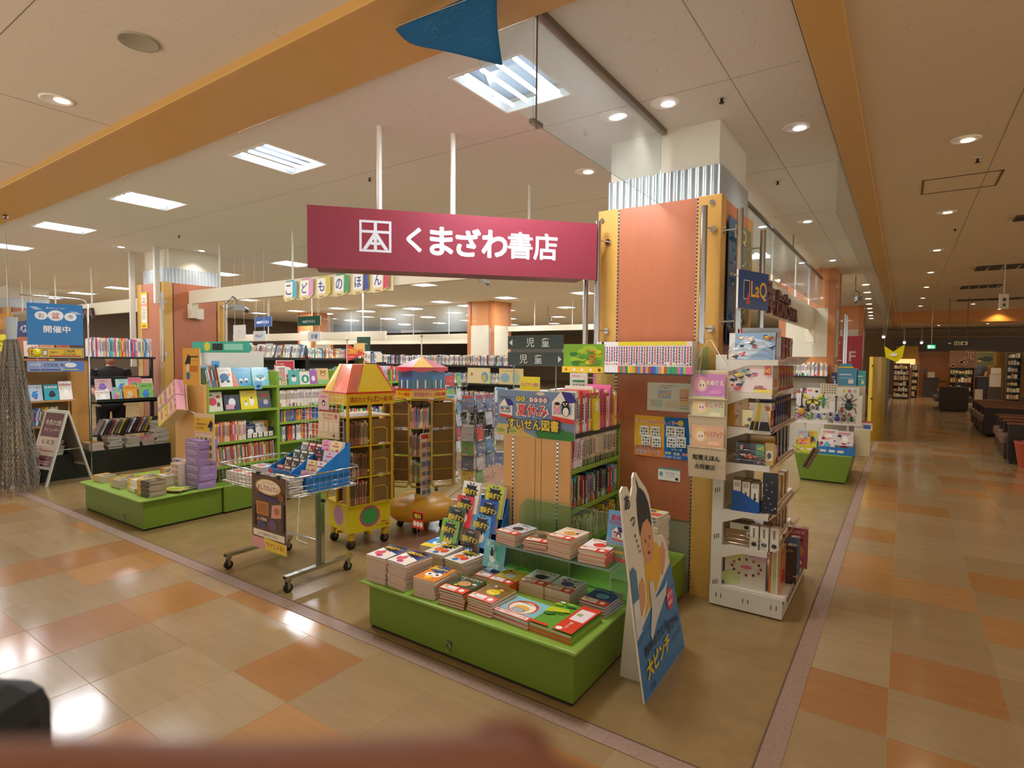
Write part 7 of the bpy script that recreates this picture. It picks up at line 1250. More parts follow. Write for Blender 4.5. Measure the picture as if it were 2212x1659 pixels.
# ---------------------------------------------------------------- dark magazine rack and stands on the far left
BKC = '#1f211e'
t = thing('magazine_rack', 'black open-backed magazine rack in front of the left orange column', 'magazine rack', (0, 0, 0))
b = B(); b.box(-9.12, 2.36, 0, -8.70, 3.97, .32, BKC, 'paint'); b.box(-9.12, 3.14, .0, -8.698, 3.146, .32, '#3a3c36', 'matte'); b.build('base', t, .004)
for y in (3.1, 3.88):
    b = B(); b.box(-9.12, y, .32, -9.06, y+.03, 1.56, BKC, 'paint'); b.build('post', t)
b = B(); b.box(-9.2, 2.4, 1.525, -8.98, 3.91, 1.555, BKC, 'paint'); b.build('top_shelf', t)
b = B(); b.box(-9.1, 3.13, .92, -8.88, 3.88, .94, BKC, 'paint'); b.box(-8.9, 3.13, .92, -8.88, 3.88, .98, BKC, 'paint'); b.box(-9.12, 3.13, 1.24, -9.09, 3.88, 1.28, BKC, 'paint'); b.build('display_shelf', t)
b = B(); b.box(-9.12, 2.42, .98, -8.86, 2.9, 1.0, '#b98a54', 'wood'); b.box(-9.12, 2.42, .66, -8.86, 2.9, .68, '#b98a54', 'wood'); b.box(-9.18, 2.42, .32, -9.16, 2.9, 1.5, '#8a6840', 'wood'); b.build('wooden_shelf', t)
b = B(); b.box(-9.12, 2.9, .32, -9.05, 3.095, 1.52, '#c48e4c', 'wood_orange'); b.build('end_panel', t)
MC = ['#d86a9a', '#e9e4de', '#3f7fc4', '#e0483c', '#e8c93a', '#c7cdd2', '#efe6ea', '#4fb7c0']
spine_row((-8.99, 3.11), (-8.99, 3.86), 1.5555, .26, .17, MC, 'on the black rack top', (.011, .02), .02, seed=31, name='magazine')
def magface(x, y, z, w, h, c, title, lab, tilt=14, tc='#c03a4a'): put_face('magazine', w, h, .006, c, blob_art(w, h, random.Random(len(lab)), c, title, tc, n=3), (x, y, z), 90, tilt, lab, 'magazine', 'cover-out magazines on the black rack')
magface(-8.92, 3.22, .942, .17, .16, '#e6e4e0', 'おふろあいうえお', 'white paper-like magazine, lower left of the black rack'); magface(-8.94, 3.40, .942, .13, .2, '#7fb4a8', 'ドリル', 'teal magazine low on the black rack')
magface(-8.925, 3.56, .945, .17, .22, '#e09a3a', 'うさぎとぱん', 'orange tilted picture book on the black rack', tc='#5a3a2a'); magface(-8.93, 3.77, .942, .18, .25, '#7ab45a', 'いぬのうた', 'green book with a white dog on the black rack', tc='#3a5a2a')
magface(-8.97, 3.25, 1.08, .2, .18, '#c9a8a8', 'めばえ', 'pink magazine, upper left of the black rack'); magface(-8.975, 3.48, 1.08, .16, .17, '#a8d4cc', 'ベビー', 'mint magazine, upper middle of the black rack'); magface(-8.975, 3.64, 1.09, .17, .18, '#d87a8a', 'ベビーブック', 'red magazine, upper middle right of the black rack'); magface(-8.97, 3.80, 1.08, .14, .17, '#e0b8b0', 'おやこ', 'pale pink magazine, upper right of the black rack')
magface(-8.94, 2.50, 1.002, .14, .2, '#a8c4d8', 'クーヨン', 'pale blue magazine left under the stand signs'); magface(-8.93, 2.66, 1.002, .15, .2, '#2f9ab0', '自律神経', 'turquoise magazine under the stand signs', tc='#f0f0e8'); magface(-8.93, 2.81, 1.002, .14, .24, '#e8e4e0', 'kodomoe', 'white magazine with a cat drawing under the stand signs')
magface(-8.95, 2.47, 1.557, .14, .19, '#e8e2d8', 'やせる', 'white magazine with a penguin on top of the left rack', 8); magface(-8.95, 2.63, 1.557, .14, .17, '#c9a07a', 'レシピ', 'food magazine on top of the left rack', 8); magface(-8.95, 2.8, 1.557, .14, .17, '#b86a4a', 'ごはん', 'red food magazine on top of the left rack', 8)
spine_row((-8.98, 2.44), (-8.98, 2.72), .681, .23, .17, ['#f0ede4', '#8a8f96', '#e8c93a', '#efe6ea', '#3f7fc4'], 'on the wooden shelf below the signs', (.012, .02), .02, lean=lambda s: 14-20*s if s < .6 else 2, seed=33, name='magazine')
def magstack(x, y, n, tt, c, desc, w=.17, d=.23, rz=90, z=.3205, seed=1): return stack(x, y, z, n, tt, rz, flat_book(w, d, tt, c, [('r', 0, 0, w, d, c), ('r', .02, d*.75, w-.02, d*.9, '#e8c93a'), ('e', w/2, d*.4, w*.25, d*.15, '#c9605a')], '#c4bcb0', side='n').data('magazine'), desc, name='magazine', seed=seed, rj=7, jit=.01)
magstack(-8.84, 3.28, 9, .018, '#6a5a5a', 'in the wavy dark stack, black rack base'); magstack(-8.84, 3.5, 8, .017, '#a89a88', 'in the beige stack, black rack base', seed=2); magstack(-8.84, 3.69, 6, .018, '#c05a5a', 'in the red-white stack, black rack base', seed=3); magstack(-8.84, 3.87, 15, .021, '#a9ae8a', 'in the tall grey-green stack, black rack base', seed=4)
magstack(-8.84, 2.62, 8, .022, '#c9c6be', 'in the pale stack behind the A-board', seed=5); magstack(-8.84, 2.44, 5, .026, '#c06048', 'in the red stack beside the net', seed=6); magstack(-8.84, 3.06, 5, .02, '#c08a5a', 'in the orange stack, black rack base', seed=7)
magstack(-8.97, 2.5, 4, .02, '#c9a878', 'in the tan pile on the lower wooden shelf', z=.5, seed=8) if False else None
for k in range(17):
    c = ['#5a4a52', '#e6e0da', '#2e3440', '#8a3a4a', '#c9b48a', '#7a6a8a', '#d8c03a', '#3a3a3a'][k % 8]; o = obj('magazine', sb(.014, .22, .17, c)); place(o, (-9.0, 3.17+.042*k, .49), 90, 0, 26); tag(o, '%s slanting magazine from the left behind the base stacks' % nth(k), 'magazine', 'slanting magazines behind the base stacks')
b = B(); b.box(-9.12, 3.13, .47, -8.97, 3.88, .488, BKC, 'paint'); b.build('lower_shelf', bpy.data.objects['magazine_rack'])
# person behind the rack
SKN = '#c99a7c'
def loft(b, rings, col, mat='fabric', n=16):
    """rings: (cx, cy, z, rx, ry)"""
    vs = [(cx+rx*cos(2*pi*k/n), cy+ry*sin(2*pi*k/n), z) for cx, cy, z, rx, ry in rings for k in range(n)]; N = len(rings)
    b.add(vs, [(i*n+k, i*n+(k+1) % n, (i+1)*n+(k+1) % n, (i+1)*n+k) for i in range(N-1) for k in range(n)]+[tuple(range(n))[::-1], tuple(range((N-1)*n, N*n))], col, mat, True)
def skinned(name, pts, edges, rad, col, mat, parent, sub=2):
    me = bpy.data.meshes.new(name); me.from_pydata(pts, edges, []); me.materials.append(MATS[mat]); o = bpy.data.objects.new(name, me); COL.objects.link(o); o.parent = parent
    sk = o.modifiers.new('skin', 'SKIN'); sk.use_smooth_shade = True; me.skin_vertices.new() if not me.skin_vertices else None
    for v, r_ in zip(me.skin_vertices[0].data, rad): v.radius = (r_, r_) if not isinstance(r_, tuple) else r_
    me.skin_vertices[0].data[0].use_root = True
    s_ = o.modifiers.new('sub', 'SUBSURF'); s_.levels = sub; s_.render_levels = sub; return o
def flat(name, col, rough=.8):
    m = bpy.data.materials.new(name); m.use_nodes = True; p = m.node_tree.nodes['Principled BSDF']; n = m.node_tree.nodes.new('ShaderNodeTexNoise'); n.inputs['Scale'].default_value = 30
    mx = m.node_tree.nodes.new('ShaderNodeMix'); mx.data_type = 'RGBA'; mx.inputs[6].default_value = (*[c*.9 for c in C(col)], 1); mx.inputs[7].default_value = (*C(col), 1); m.node_tree.links.new(n.outputs['Fac'], mx.inputs[0]); m.node_tree.links.new(mx.outputs[2], p.inputs['Base Color']); p.inputs['Roughness'].default_value = rough; MATS[name] = m
flat('black_cloth', '#17181a'); flat('skin_tone', SKN, .55); flat('dark_trousers', '#1c1d22'); flat('hair_black', '#15130f', .4); flat('grey_cloth', '#5a5a62'); flat('finger_skin', '#87543a', .6)
def person(x, y, rz, shirt, label, s=1.0, arms=((.0, .0), (.0, .0))):
    t = thing('person', label, 'person', (x, y, 0), rz)
    P = [(0, 0, .98), (0, 0, 1.18), (0, .0, 1.38), (0, -.01, 1.47), (0, -.015, 1.53), (.10, 0, .92), (.11, .0, .5), (.11, .02, .09), (.11, -.12, .04), (-.10, 0, .92), (-.11, 0, .5), (-.11, .02, .09), (-.11, -.12, .04), (.19, 0, 1.40), (.25, .0, 1.13), (.20, -.19, 1.0), (-.19, 0, 1.40), (-.25, 0, 1.13), (-.2, -.19, 1.0)]
    E = [(0, 1), (1, 2), (2, 3), (3, 4), (0, 5), (5, 6), (6, 7), (7, 8), (0, 9), (9, 10), (10, 11), (11, 12), (2, 13), (13, 14), (14, 15), (2, 16), (16, 17), (17, 18)]
    Rd = [(.15, .11), (.13, .095), (.115, .075), .05, .05, .085, .06, .045, .035, .085, .06, .045, .035, .045, .042, .032, .045, .042, .032]
    P = [(a_*s, b_*s, c_*s) for a_, b_, c_ in P]; skinned('body', P, E, Rd, SKN, 'skin_tone', t)
    # head with face
    b = B(); loft(b, [(0, -.015, 1.50*s, .03, .04), (0, -.03, 1.53*s, .05, .065), (0, -.03, 1.57*s, .066, .085), (0, -.02, 1.62*s, .075, .095), (0, -.01, 1.67*s, .075, .096), (0, 0, 1.71*s, .06, .075), (0, 0, 1.73*s, .02, .03)], SKN, 'skin_tone'); b.ball((0, -.125, 1.60*s), .014, SKN, 'skin_tone', 8, 6, (.8, 1, 1.3)); b.ball((.03, -.108, 1.635*s), .008, '#1c1614', 'gloss', 8, 6); b.ball((-.03, -.108, 1.635*s), .008, '#1c1614', 'gloss', 8, 6); b.box(-.02, -.116, 1.565*s, .02, -.108, 1.572*s, '#a06458', 'skin_tone'); b.ball((.078, 0, 1.62*s), .02, SKN, 'skin_tone', 8, 6, (.4, .8, 1.4)); b.ball((-.078, 0, 1.62*s), .02, SKN, 'skin_tone', 8, 6, (.4, .8, 1.4)); b.build('head', t)
    b = B(); loft(b, [(0, .03, 1.58*s, .07, .07), (0, .02, 1.64*s, .082, .09), (0, .005, 1.69*s, .084, .1), (0, 0, 1.74*s, .06, .075), (0, 0, 1.755*s, .02, .02)], '#15130f', 'hair_black'); b.build('hair', t)
    b = B(); loft(b, [(0, 0, .93*s, .165, .12), (0, 0, 1.1*s, .16, .115), (0, 0, 1.3*s, .19, .12), (0, 0, 1.39*s, .225, .115), (0, 0, 1.435*s, .17, .09), (0, 0, 1.46*s, .1, .07), (0, -.005, 1.475*s, .065, .06)], '#17181a', shirt, 20)
    for sx in (1, -1): b.M = T(sx*.2, 0, 1.40*s) @ RY(sx*-14); b.cyl((0, 0, .02), (0, 0, -.2), .068, '#17181a', shirt, 14, .062)
    b.build('t_shirt', t)
    b = B(); loft(b, [(0, 0, .78*s, .16, .115), (0, 0, .96*s, .165, .122)], '#1c1d22', 'dark_trousers', 18)
    for sx in (1, -1): b.cyl((sx*.10, 0, .86*s), (sx*.11, .02, .08*s), .092, '#1c1d22', 'dark_trousers', 14, .06)
    b.build('trousers', t)
    for sx in (1, -1):
        b = B(); hx, hy, hz = sx*.2*s, -.19*s, 1.0*s; b.ball((hx, hy-.045, hz-.01), .036, SKN, 'skin_tone', 10, 6, (.9, 1.1, .5))
        for q in range(4): b.tube([(hx+(q-1.5)*.017, hy-.07, hz-.01), (hx+(q-1.5)*.019, hy-.1+.004*abs(q-1.5), hz-.022), (hx+(q-1.5)*.019, hy-.115+.006*abs(q-1.5), hz-.045)], .008, SKN, 'skin_tone', 8)
        b.tube([(hx-sx*.03, hy-.03, hz-.01), (hx-sx*.05, hy-.055, hz-.02), (hx-sx*.048, hy-.08, hz-.03)], .009, SKN, 'skin_tone', 8); b.build('hand', t)
    return t
person(-9.66, 3.58, 88, 'black_cloth', 'person in a black t-shirt reading behind the black magazine rack', .96)
# sign stand
t = thing('sign_stand', 'chrome floor stand holding three hanging signs on the left', 'sign stand', (-8.64, 2.97, 0), 76)
b = B(); b.tube([(0, 0, .0), (0, 0, 2.22), (-.03, 0, 2.27), (-.08, 0, 2.285), (-.66, 0, 2.30)], .009, CH, 'chrome', 8); b.box(-.2, -.06, .0, .04, .06, .012, '#9a9a96', 'steel'); b.build('pole', t)
def sboard(x0, z0, w, h, items, lab, c='#e9e6da'):
    o = B(); o.box(0, 0, 0, w, .004, h, c, 'satin'); o.art(items, M=FACE_Y, mat='gloss'); q = o.build('sign_board'); q.matrix_world = T(-8.64, 2.97, 0) @ RZ(76) @ T(x0, -.012, z0); tag(q, lab, 'sign', None); return q
w, h = .545, .51
it = [('r', 0, 0, w, h, '#1f78bc')]+[('r', .03+.02*k, .455-.012*k, .10+.02*k, .462-.012*k, '#dfe8ee') for k in range(3)]+[('r', .42+.02*k, .415-.012*k, .49+.02*k, .421-.012*k, '#dfe8ee') for k in range(3)]
it += [('e', .135, .36, .062, .052, '#e9edf0'), ('e', .275, .365, .078, .066, '#e9edf0'), ('e', .42, .355, .062, .052, '#e9edf0'), ('t', 'お', .135, .36, .055, '#2a4a5a', .06, .02), ('t', '盆', .275, .365, .075, '#c03a3a', .09, .03), ('t', '市', .42, .355, .055, '#2a4a5a', .06, .02), ('t', '開催中', .285, .195, .085, '#eef0f0', .33, .045), ('t', '夏のおいしいもの', .275, .455, .02, '#dfe8ee', .2, .02)]
sboard(-.6, 1.70, w, h, it, 'blue summer market sign with white lettering on the chrome stand')
w, h = .545, .125
sboard(-.6, 1.54, w, h, [('r', .006, .006, w-.006, h-.006, '#1c1a16'), ('r', .012, .012, w-.012, h-.012, '#e0b71c'), ('r', .03, .03, .13, .09, '#b8443a'), ('p', [(.03, .06), (.13, .06), (.1, .105), (.06, .105)], '#7fae4a'), ('r', .14, .025, .185, .1, '#2a2622'), ('r', .145, .035, .18, .09, '#e9e6e0'), ('t', 'ご利用', .40, .085, .035, '#1c1a16', .14, .05), ('t', 'いただけます', .40, .045, .022, '#1c1a16', .19, .04), ('t', '当店で', .25, .07, .022, '#1c1a16', .07, .03), ('r', .2, .016, w-.03, .03, '#b8342a')], 'yellow payment notice under the blue market sign')
w, h = .555, .13
sboard(-.61, 1.37, w, h, [('r', 0, 0, w, h, '#8aa0d4'), ('p', [(w*.6, 0), (w, 0), (w, h), (w*.75, h)], '#3f78c8'), ('e', .42, .08, .06, .03, '#e9edf4'), ('t', 'COOL 9s', .26, .08, .038, '#1c2a5a', .2, .06), ('r', .03, .012, .32, .03, '#2a4a8a'), ('r', .33, .02, .5, .03, '#d8c94a'), ('r', .03, .075, .13, .1, '#b8c4e0')], 'pale blue COOL sign, lowest on the chrome stand')
# A-board
t = thing('a_board', 'aluminium A-board with maroon poster leaning open by the black base', 'A-board', (-8.83, 2.33, 0), 10)
AL = '#cfccc0'; w = .46
def leaf(name, M_, art_=None):
    b = B(); b.M = M_; b.box(0, 0, 0, .03, .02, .92, AL, 'paint'); b.box(w-.03, 0, 0, w, .02, .92, AL, 'paint'); b.box(.03, 0, .89, w-.03, .02, .92, AL, 'paint'); b.box(.03, 0, .2, w-.03, .02, .23, AL, 'paint'); b.box(.03, .008, .23, w-.03, .014, .89, '#7a786e' if not art_ else '#6a2a2c', 'satin')
    if art_: b.M = M_ @ T(.03, .008, .23); b.art(art_, M=FACE_Y, mat='gloss')
    b.build(name, t)
w2, h2 = .4, .66
leaf('front_panel', RX(-15.5), [('r', 0, 0, w2, h2, '#6a2a2c'), ('r', 0, h2*.2, w2, h2*.55, '#d9c6b4'), ('t', '今月の2倍', w2*.5, h2*.82, .07, '#efe0d4', .34, .03), ('t', 'ポイントデー', w2*.5, h2*.68, .05, '#efe0d4', .34, .03), ('t', '8, 18, 28', w2*.5, h2*.45, .06, '#4a3a34', .3, .02), ('r', w2*.1, h2*.28, w2*.9, h2*.3, '#b8604a'), ('r', w2*.15, h2*.08, w2*.85, h2*.1, '#d8a89a'), ('r', w2*.2, h2*.04, w2*.8, h2*.06, '#d8a89a')])
leaf('rear_panel', T(0, .5, 0) @ RX(15.5))
b = B(); b.tube([(w-.01, .12, .42), (w-.01, .39, .42)], .006, AL, 'steel', 6); b.build('stay', t)
# net with floats
t = thing('fishing_net', 'grey hanging fishing net bundle gathered at the top on the far left', 'net', (-8.32, 2.12, 0))
b = B(); n = 56; m_ = 44; vs = []; r = random.Random(4)
for j in range(m_+1):
    z = .03+1.72*j/m_; rr = .06+.18*(1-j/m_)**.75
    if j < 3: rr *= .85+.05*j
    for k in range(n):
        a_ = 2*pi*(k+.5*(j % 2))/n; f = 1+.16*sin(9*a_+j*.15)+.05*sin(23*a_); vs.append((rr*f*cos(a_), rr*f*sin(a_)*.8, z))
fs = []
for j in range(0, m_-1):
    for k in range(n):
        a0 = j*n+k; up = (j+1)*n; k2 = k if j % 2 == 0 else (k+1) % n
        if True: fs.append((a0, (j+1)*n+((k) if j % 2 == 0 else (k+1) % n), (j+2)*n+k, (j+1)*n+((k-1) % n if j % 2 == 0 else k)))
b.add(vs, fs, '#8d877b', 'fabric'); o = b.build('netting', t); wf = o.modifiers.new('wire', 'WIREFRAME'); wf.thickness = .0065; wf.use_replace = True
b = B()
for k in range(16):
    a_ = 2*pi*k/16; f = .85+.2*sin(5*a_)
    b.tube([(.05*cos(a_), .05*sin(a_), 1.75), (.11*f*cos(a_), .09*f*sin(a_), 1.2), (.17*f*cos(a_), .12*f*sin(a_), .6), (.2*f*cos(a_), .14*f*sin(a_), .06)], .007, '#7d7568', 'fabric', 6)
b.build('rope', t)
b = B(); b.cyl((0, 0, 1.74), (0, 0, 2.0), .045, '#a9b0ae', 'fabric', 12, .06); b.build('gathered_top', t)
b = B(); b.cyl((.0, 0, 2.0), (0.03, -.03, ZC-.05), .003, '#8d897f', 'steel', 6); b.cyl((-.05, 0, 1.9), (0.03, -.03, ZC-.05), .002, '#8d897f', 'steel', 6); b.ball((.03, -.03, ZC-.07), .025, '#8d897f', 'steel', 10, 6); b.build('hanging_wire', t)
b = B(); b.ball((0, 0, 0), .04, '#d8cf1c', 'gloss', 14, 10, (1, 1, 1.2)); b.tube([(0, 0, -.045), (-.02, .02, -.12), (-.08, .05, -.2)], .003, '#e8e6da', 'gloss', 5); o = b.build('balloon'); place(o, (-8.16, 2.30, 1.60)); tag(o, 'small yellow balloon beside the hanging net', 'balloon')
# far-left signs
hang(-13.3, 1.87, -11.75, 2.14, 3.3, lambda w, h: [('r', 0, 0, w, h, '#1c2c62'), ('t', 'ベスト', w*.68, h*.5, h*.5, '#e4e6ea', w*.5, .03)], 'navy hanging sign with white katakana on the far left')
hang(-17.8, 2.10, -15.6, 2.45, 4.0, lambda w, h: [('r', 0, 0, w, h, '#e09a2a'), ('t', 'エリート文具コーナー', w*.5, h*.5, h*.45, '#f2e6c8', w*.9, .03)], 'orange hanging banner behind the navy sign')
t = thing('promo_board', 'yellow NHK text sign board at the far left edge', 'sign', (-11.6, 2.75, 1.62), 40)
b = B(); b.box(0, 0, 0, .3, .01, .26, '#d8d02a', 'satin'); b.art([('t', 'NHK', .15, .15, .05, '#1c1a16', .2, .05), ('t', 'テキスト', .15, .08, .04, '#1c1a16', .22, .05)], M=FACE_Y); b.build('board', t)
b = B(); b.cyl((.15, .005, -1.62), (.15, .005, 0), .01, CH, 'chrome', 8); b.box(.0, -.12, -1.62, .3, .12, -1.6, '#8a8a86', 'steel'); b.build('post', t)
b = B(); poster_ = None
o = board('notice', .22, .55, .003, [('r', 0, 0, .22, .55, '#e3c21c'), ('r', .025, .08, .195, .52, '#c8443a'), ('r', .03, .085, .19, .515, '#ebe8de'), ('t', '万引き防止', .11, .455, .035, '#1c1a16', .13, .04), ('t', '推進店', .11, .41, .035, '#1c1a16', .1, .04), ('r', .025, .335, .195, .385, '#d8443c')]+[('r', .04+.03*k, .335, .052+.03*k, .385, '#f2eee6') for k in range(5)]+[('r', .05, .30-.03*k, .17, .31-.03*k, '#8a8a86') for k in range(6)]+[('r', .06, .03, .16, .045, '#4a4a2a')], (-9.77, 4.055, 1.99), 0, 'tall yellow and white shoplifting notice on the left orange column', 'notice')
b = B(); b.box(-9.1, 4.5, 2.14, -8.95, 4.6, 2.3, CREAM, 'paint'); b.build('mounting_block', bpy.data.objects['fascia'])
# ---------------------------------------------------------------- insect display down the aisle
t = thing('insect_board', 'white board mounted with model insects on the flared green platform', 'display board', (-1.19, 8.60, .75))
b = B(); b.box(0, 0, 0, .77, .015, .40, '#e6e3dc', 'satin'); b.build('board', t)
b = B(); b.box(.1, .015, -.37, .13, .04, .3, '#c9c6bc', 'paint'); b.box(.6, .015, -.37, .63, .04, .3, '#c9c6bc', 'paint'); b.build('prop', t)
def insect(x, z, s, col, lab, kind='beetle', col2=None, rz=0):
    s *= 1.2; z += .02; b = B(); c2 = col2 or shade(col, .6)
    if kind == 'butterfly':
        b.tube([(0, -.008, -.3*s), (0, -.008, .3*s)], .04*s, '#2a2620', 'gloss', 6)
        for m in (1, -1):
            for q, (p, cc) in enumerate((([(0, 0), (m*.2*s, .1*s), (m*1.0*s, .75*s), (m*.9*s, .3*s), (m*.35*s, -.05*s)], '#2a2620'), ([(m*.1*s, .08*s), (m*.9*s, .65*s), (m*.8*s, .3*s), (m*.35*s, .0)], '#e0cf3a'), ([(0, 0), (m*.6*s, -.1*s), (m*.6*s, -.5*s), (m*.3*s, -.6*s), (m*.1*s, -.3*s)], '#2a2620'), ([(m*.08*s, -.05*s), (m*.5*s, -.15*s), (m*.48*s, -.42*s), (m*.2*s, -.4*s)], '#e0cf3a'))):
                b.add([(X, -.006-.001*q, Z) for X, Z in p], [tuple(range(len(p)))], cc, 'gloss')
    elif kind == 'dragonfly':
        b.tube([(0, -.008, -.9*s), (0, -.008, .3*s)], .045*s, '#1c1a18', 'gloss', 6); b.ball((0, -.01, .35*s), .09*s, '#1c1a18', 'gloss', 8, 6)
        for m in (1, -1):
            for q in (.1, -.1): b.add([(0, -.007, .2*s+q*s), (m*.9*s, -.007, .35*s+q*2*s), (m*.95*s, -.007, .25*s+q*2*s), (0, -.007, .1*s+q*s)], [(0, 1, 2, 3)], '#d8d6cc', 'gloss')
    else:
        b.ball((0, -.012*1, -.15*s), .3*s, col, 'gloss', 12, 8, (1 if kind != 'mantis' else .45, .5, 1.2 if kind != 'mantis' else 2.0)); b.ball((0, -.012, .28*s), .17*s, c2, 'gloss', 10, 6, (1, .6, 1 if kind != 'mantis' else 1.6))
        for m in (1, -1):
            for q in range(3): b.tube([(m*.15*s, -.008, (.2-.22*q)*s), (m*.45*s, -.012, (.38-.34*q)*s), (m*.55*s, -.004, (.5-.62*q)*s)], .028*s, c2, 'gloss', 5)
            if kind == 'stag': b.tube([(m*.08*s, -.01, .4*s), (m*.28*s, -.01, .65*s), (m*.12*s, -.01, .9*s)], .04*s, c2, 'gloss', 5)
        if kind == 'horn': b.tube([(0, -.012, .35*s), (0, -.03, .9*s), (.02*s, -.01, 1.5*s)], .06*s, c2, 'gloss', 6)
    o = b.build('model_insect'); place(o, (-1.19+x, 8.60, .75+z)); tag(o, lab, 'model insect', 'model insects on the white board')
for a_ in [(.07, .16, .12, '#c99a3a', 'yellow-backed horned beetle model, top left of the board', 'horn', '#1c1c22'), (.20, .30, .12, '#e0cf3a', 'yellow swallowtail butterfly model on the board', 'butterfly'), (.325, .28, .10, '#3a9a4a', 'green mantis model on the board', 'mantis', '#3a9a4a'), (.475, .30, .13, '#2a2a2a', 'dragonfly model on the board', 'dragonfly'), (.62, .26, .13, '#1f4a4a', 'dark teal stag beetle model, top right of the board', 'stag', '#1c1c22'), (.145, .175, .07, '#2a2226', 'small black stag beetle model under the butterfly', 'stag'), (.205, .2, .045, '#6a6458', 'small grey beetle model'), (.255, .19, .04, '#2a3040', 'tiny dark beetle model beside the mantis'), (.54, .19, .06, '#a84a3a', 'red crayfish-like insect model right of the dragonfly'), (.63, .13, .04, '#a83a34', 'ladybird model under the teal stag beetle'),
           (.04, .08, .07, '#a84a8a', 'magenta beetle model, bottom left of the board'), (.105, .08, .04, '#5a4a7a', 'tiny violet beetle model, bottom row'), (.155, .07, .06, '#7aa03a', 'yellow-green beetle model, bottom row'), (.2, .09, .06, '#3a8a4a', 'green grasshopper model, bottom row', 'mantis'), (.275, .09, .06, '#3a5ab0', 'blue beetle model, bottom row'), (.345, .09, .07, '#d8dcd8', 'white and black beetle model, bottom row', 'beetle', '#1c1c1c'), (.415, .12, .045, '#3a3034', 'small dark ant model, bottom row'), (.415, .045, .05, '#7a7a70', 'grey spider model at the board foot'), (.49, .08, .085, '#2f3f9a', 'royal blue stag beetle model, bottom row', 'stag'), (.57, .08, .08, '#6a5440', 'brown stag beetle model, bottom row', 'stag'), (.655, .07, .065, '#1f4f4a', 'dark green beetle model, bottom right of the board')]:
    insect(*a_)
board('shelf_card', .2, .14, .01, [('r', 0, 0, .2, .14, '#d8cdb4')]+[('e', .025+.03*i, .02+.033*j, .008, .006, '#4a4034') for i in range(6) for j in range(4)], (-.91, 8.63, 1.15), 0, 'beige card printed with tiny insects above the board', 'card')
board('shelf_card', .16, .08, .01, [('r', 0, 0, .16, .08, '#e3dad4'), ('e', .04, .04, .03, .018, '#d88a8a'), ('e', .12, .03, .02, .015, '#3a3034')], (-1.07, 8.63, 1.15), 0, 'pale card with a pink ring above the insect board', 'card')
board('shelf_card', .25, .1, .01, [('r', 0, 0, .25, .1, '#e3e4e0'), ('e', .08, .05, .02, .025, '#e0cf3a'), ('e', .14, .05, .02, .025, '#c87a7a'), ('e', .2, .05, .02, .025, '#b8bcbc')], (-.71, 8.63, 1.15), 0, 'white card with three shield emblems above the insect board', 'card')
for (x, w, h, c, lab, ti) in ((-.72, .23, .23, '#4f92b8', 'light blue game box above the insect board', 'ゲーム'), (-.79, .06, .17, '#2a3a6a', 'navy book pair beside the light blue box', ''), (-.50, .1, .2, '#3a9a94', 'teal picture-card pack right of the light blue box', '')):
    b = B(); b.box(0, 0, 0, w, .06, h, c, 'gloss'); b.art([('r', w*.1, h*.6, w*.7, h*.66, '#dfe4e6'), ('r', w*.1, h*.4, w*.8, h*.45, '#9ac0d4'), ('r', w*.55, h*.12, w*.8, h*.35, '#e0e0d4')], M=FACE_Y); o = b.build('game_box'); place(o, (x, 8.72, 1.27)); tag(o, lab, 'game box')
b = B(); b.box(-.85, 8.68, .37, -.40, 8.84, 1.268, '#c9bfa8', 'paint'); o = b.build('back_stand'); tag(o, 'beige display stand behind the insect board', 'stand')
b = B(); b.box(-.70, 8.72, 1.501, -.56, 8.78, 1.56, '#4f92b0', 'gloss'); b.box(-.72, 8.71, 1.501, -.54, 8.79, 1.52, '#d8c84a', 'gloss'); o = b.build('game_box'); tag(o, 'small blue and yellow box stacked on the light blue game box', 'game box')
def carton(x0, x1, c, lab, books):
    t = thing('carton_display', lab, 'display carton', (x0, 8.47, .371)); w = x1-x0; b = B(); b.box(0, 0, 0, w, .004, .1, c, 'satin'); b.box(0, .004, 0, .004, .12, .16, c, 'satin'); b.box(w-.004, .004, 0, w, .12, .16, c, 'satin'); b.box(0, .004, 0, w, .12, .003, c, 'satin'); b.art([('r', .03+.1*k, .03, .1+.1*k, .06, '#e6e2d4') for k in range(max(1, int(w/.12)))], M=FACE_Y); b.build('tray', t)
    for i, (dx, dz, bw, bh, bc, nm) in enumerate(books): put_face('picture_book', bw, bh, .012, bc, blob_art(bw, bh, random.Random(i+int(w*100)), bc, None, '#d8404a', n=7), (x0+dx, 8.495+.03*(i % 3), .376+dz), 0, 14, nm, 'picture book', 'books in the insect platform cartons')
carton(-1.16, -.91, '#d8c82a', 'yellow carton of activity books under the insect board', [(.09, .0, .15, .2, '#e8a03a', 'orange activity book in the yellow carton'), (.07, .12, .12, .16, '#9ab4c4', 'grey-blue activity book at the back of the yellow carton'), (.18, .1, .12, .18, '#c9b82a', 'yellow and black activity book in the yellow carton')])
carton(-.90, -.48, '#2a78c0', 'blue carton of insect paper-craft books under the insect board', [(.1, 0, .19, .24, '#e9dfe0', 'white and red insect craft book, left of the blue carton'), (.12, .12, .19, .2, '#e3e0dc', 'white craft book behind, left of the blue carton'), (.31, .0, .19, .22, '#e6e3de', 'white craft book with red title, right of the blue carton'), (.3, .12, .2, .19, '#dcd8dc', 'white craft book behind, right of the blue carton')])
put_face('picture_book', .2, .12, .02, '#c94a3a', [('r', 0, 0, .2, .12, '#d8d4cc'), ('r', 0, .1, .2, .12, '#c94a3a'), ('r', .1, .02, .18, .07, '#2f6ab0')], (-.40, 8.62, .70), 8, 10, 'striped boxed book jutting out right of the insect board')
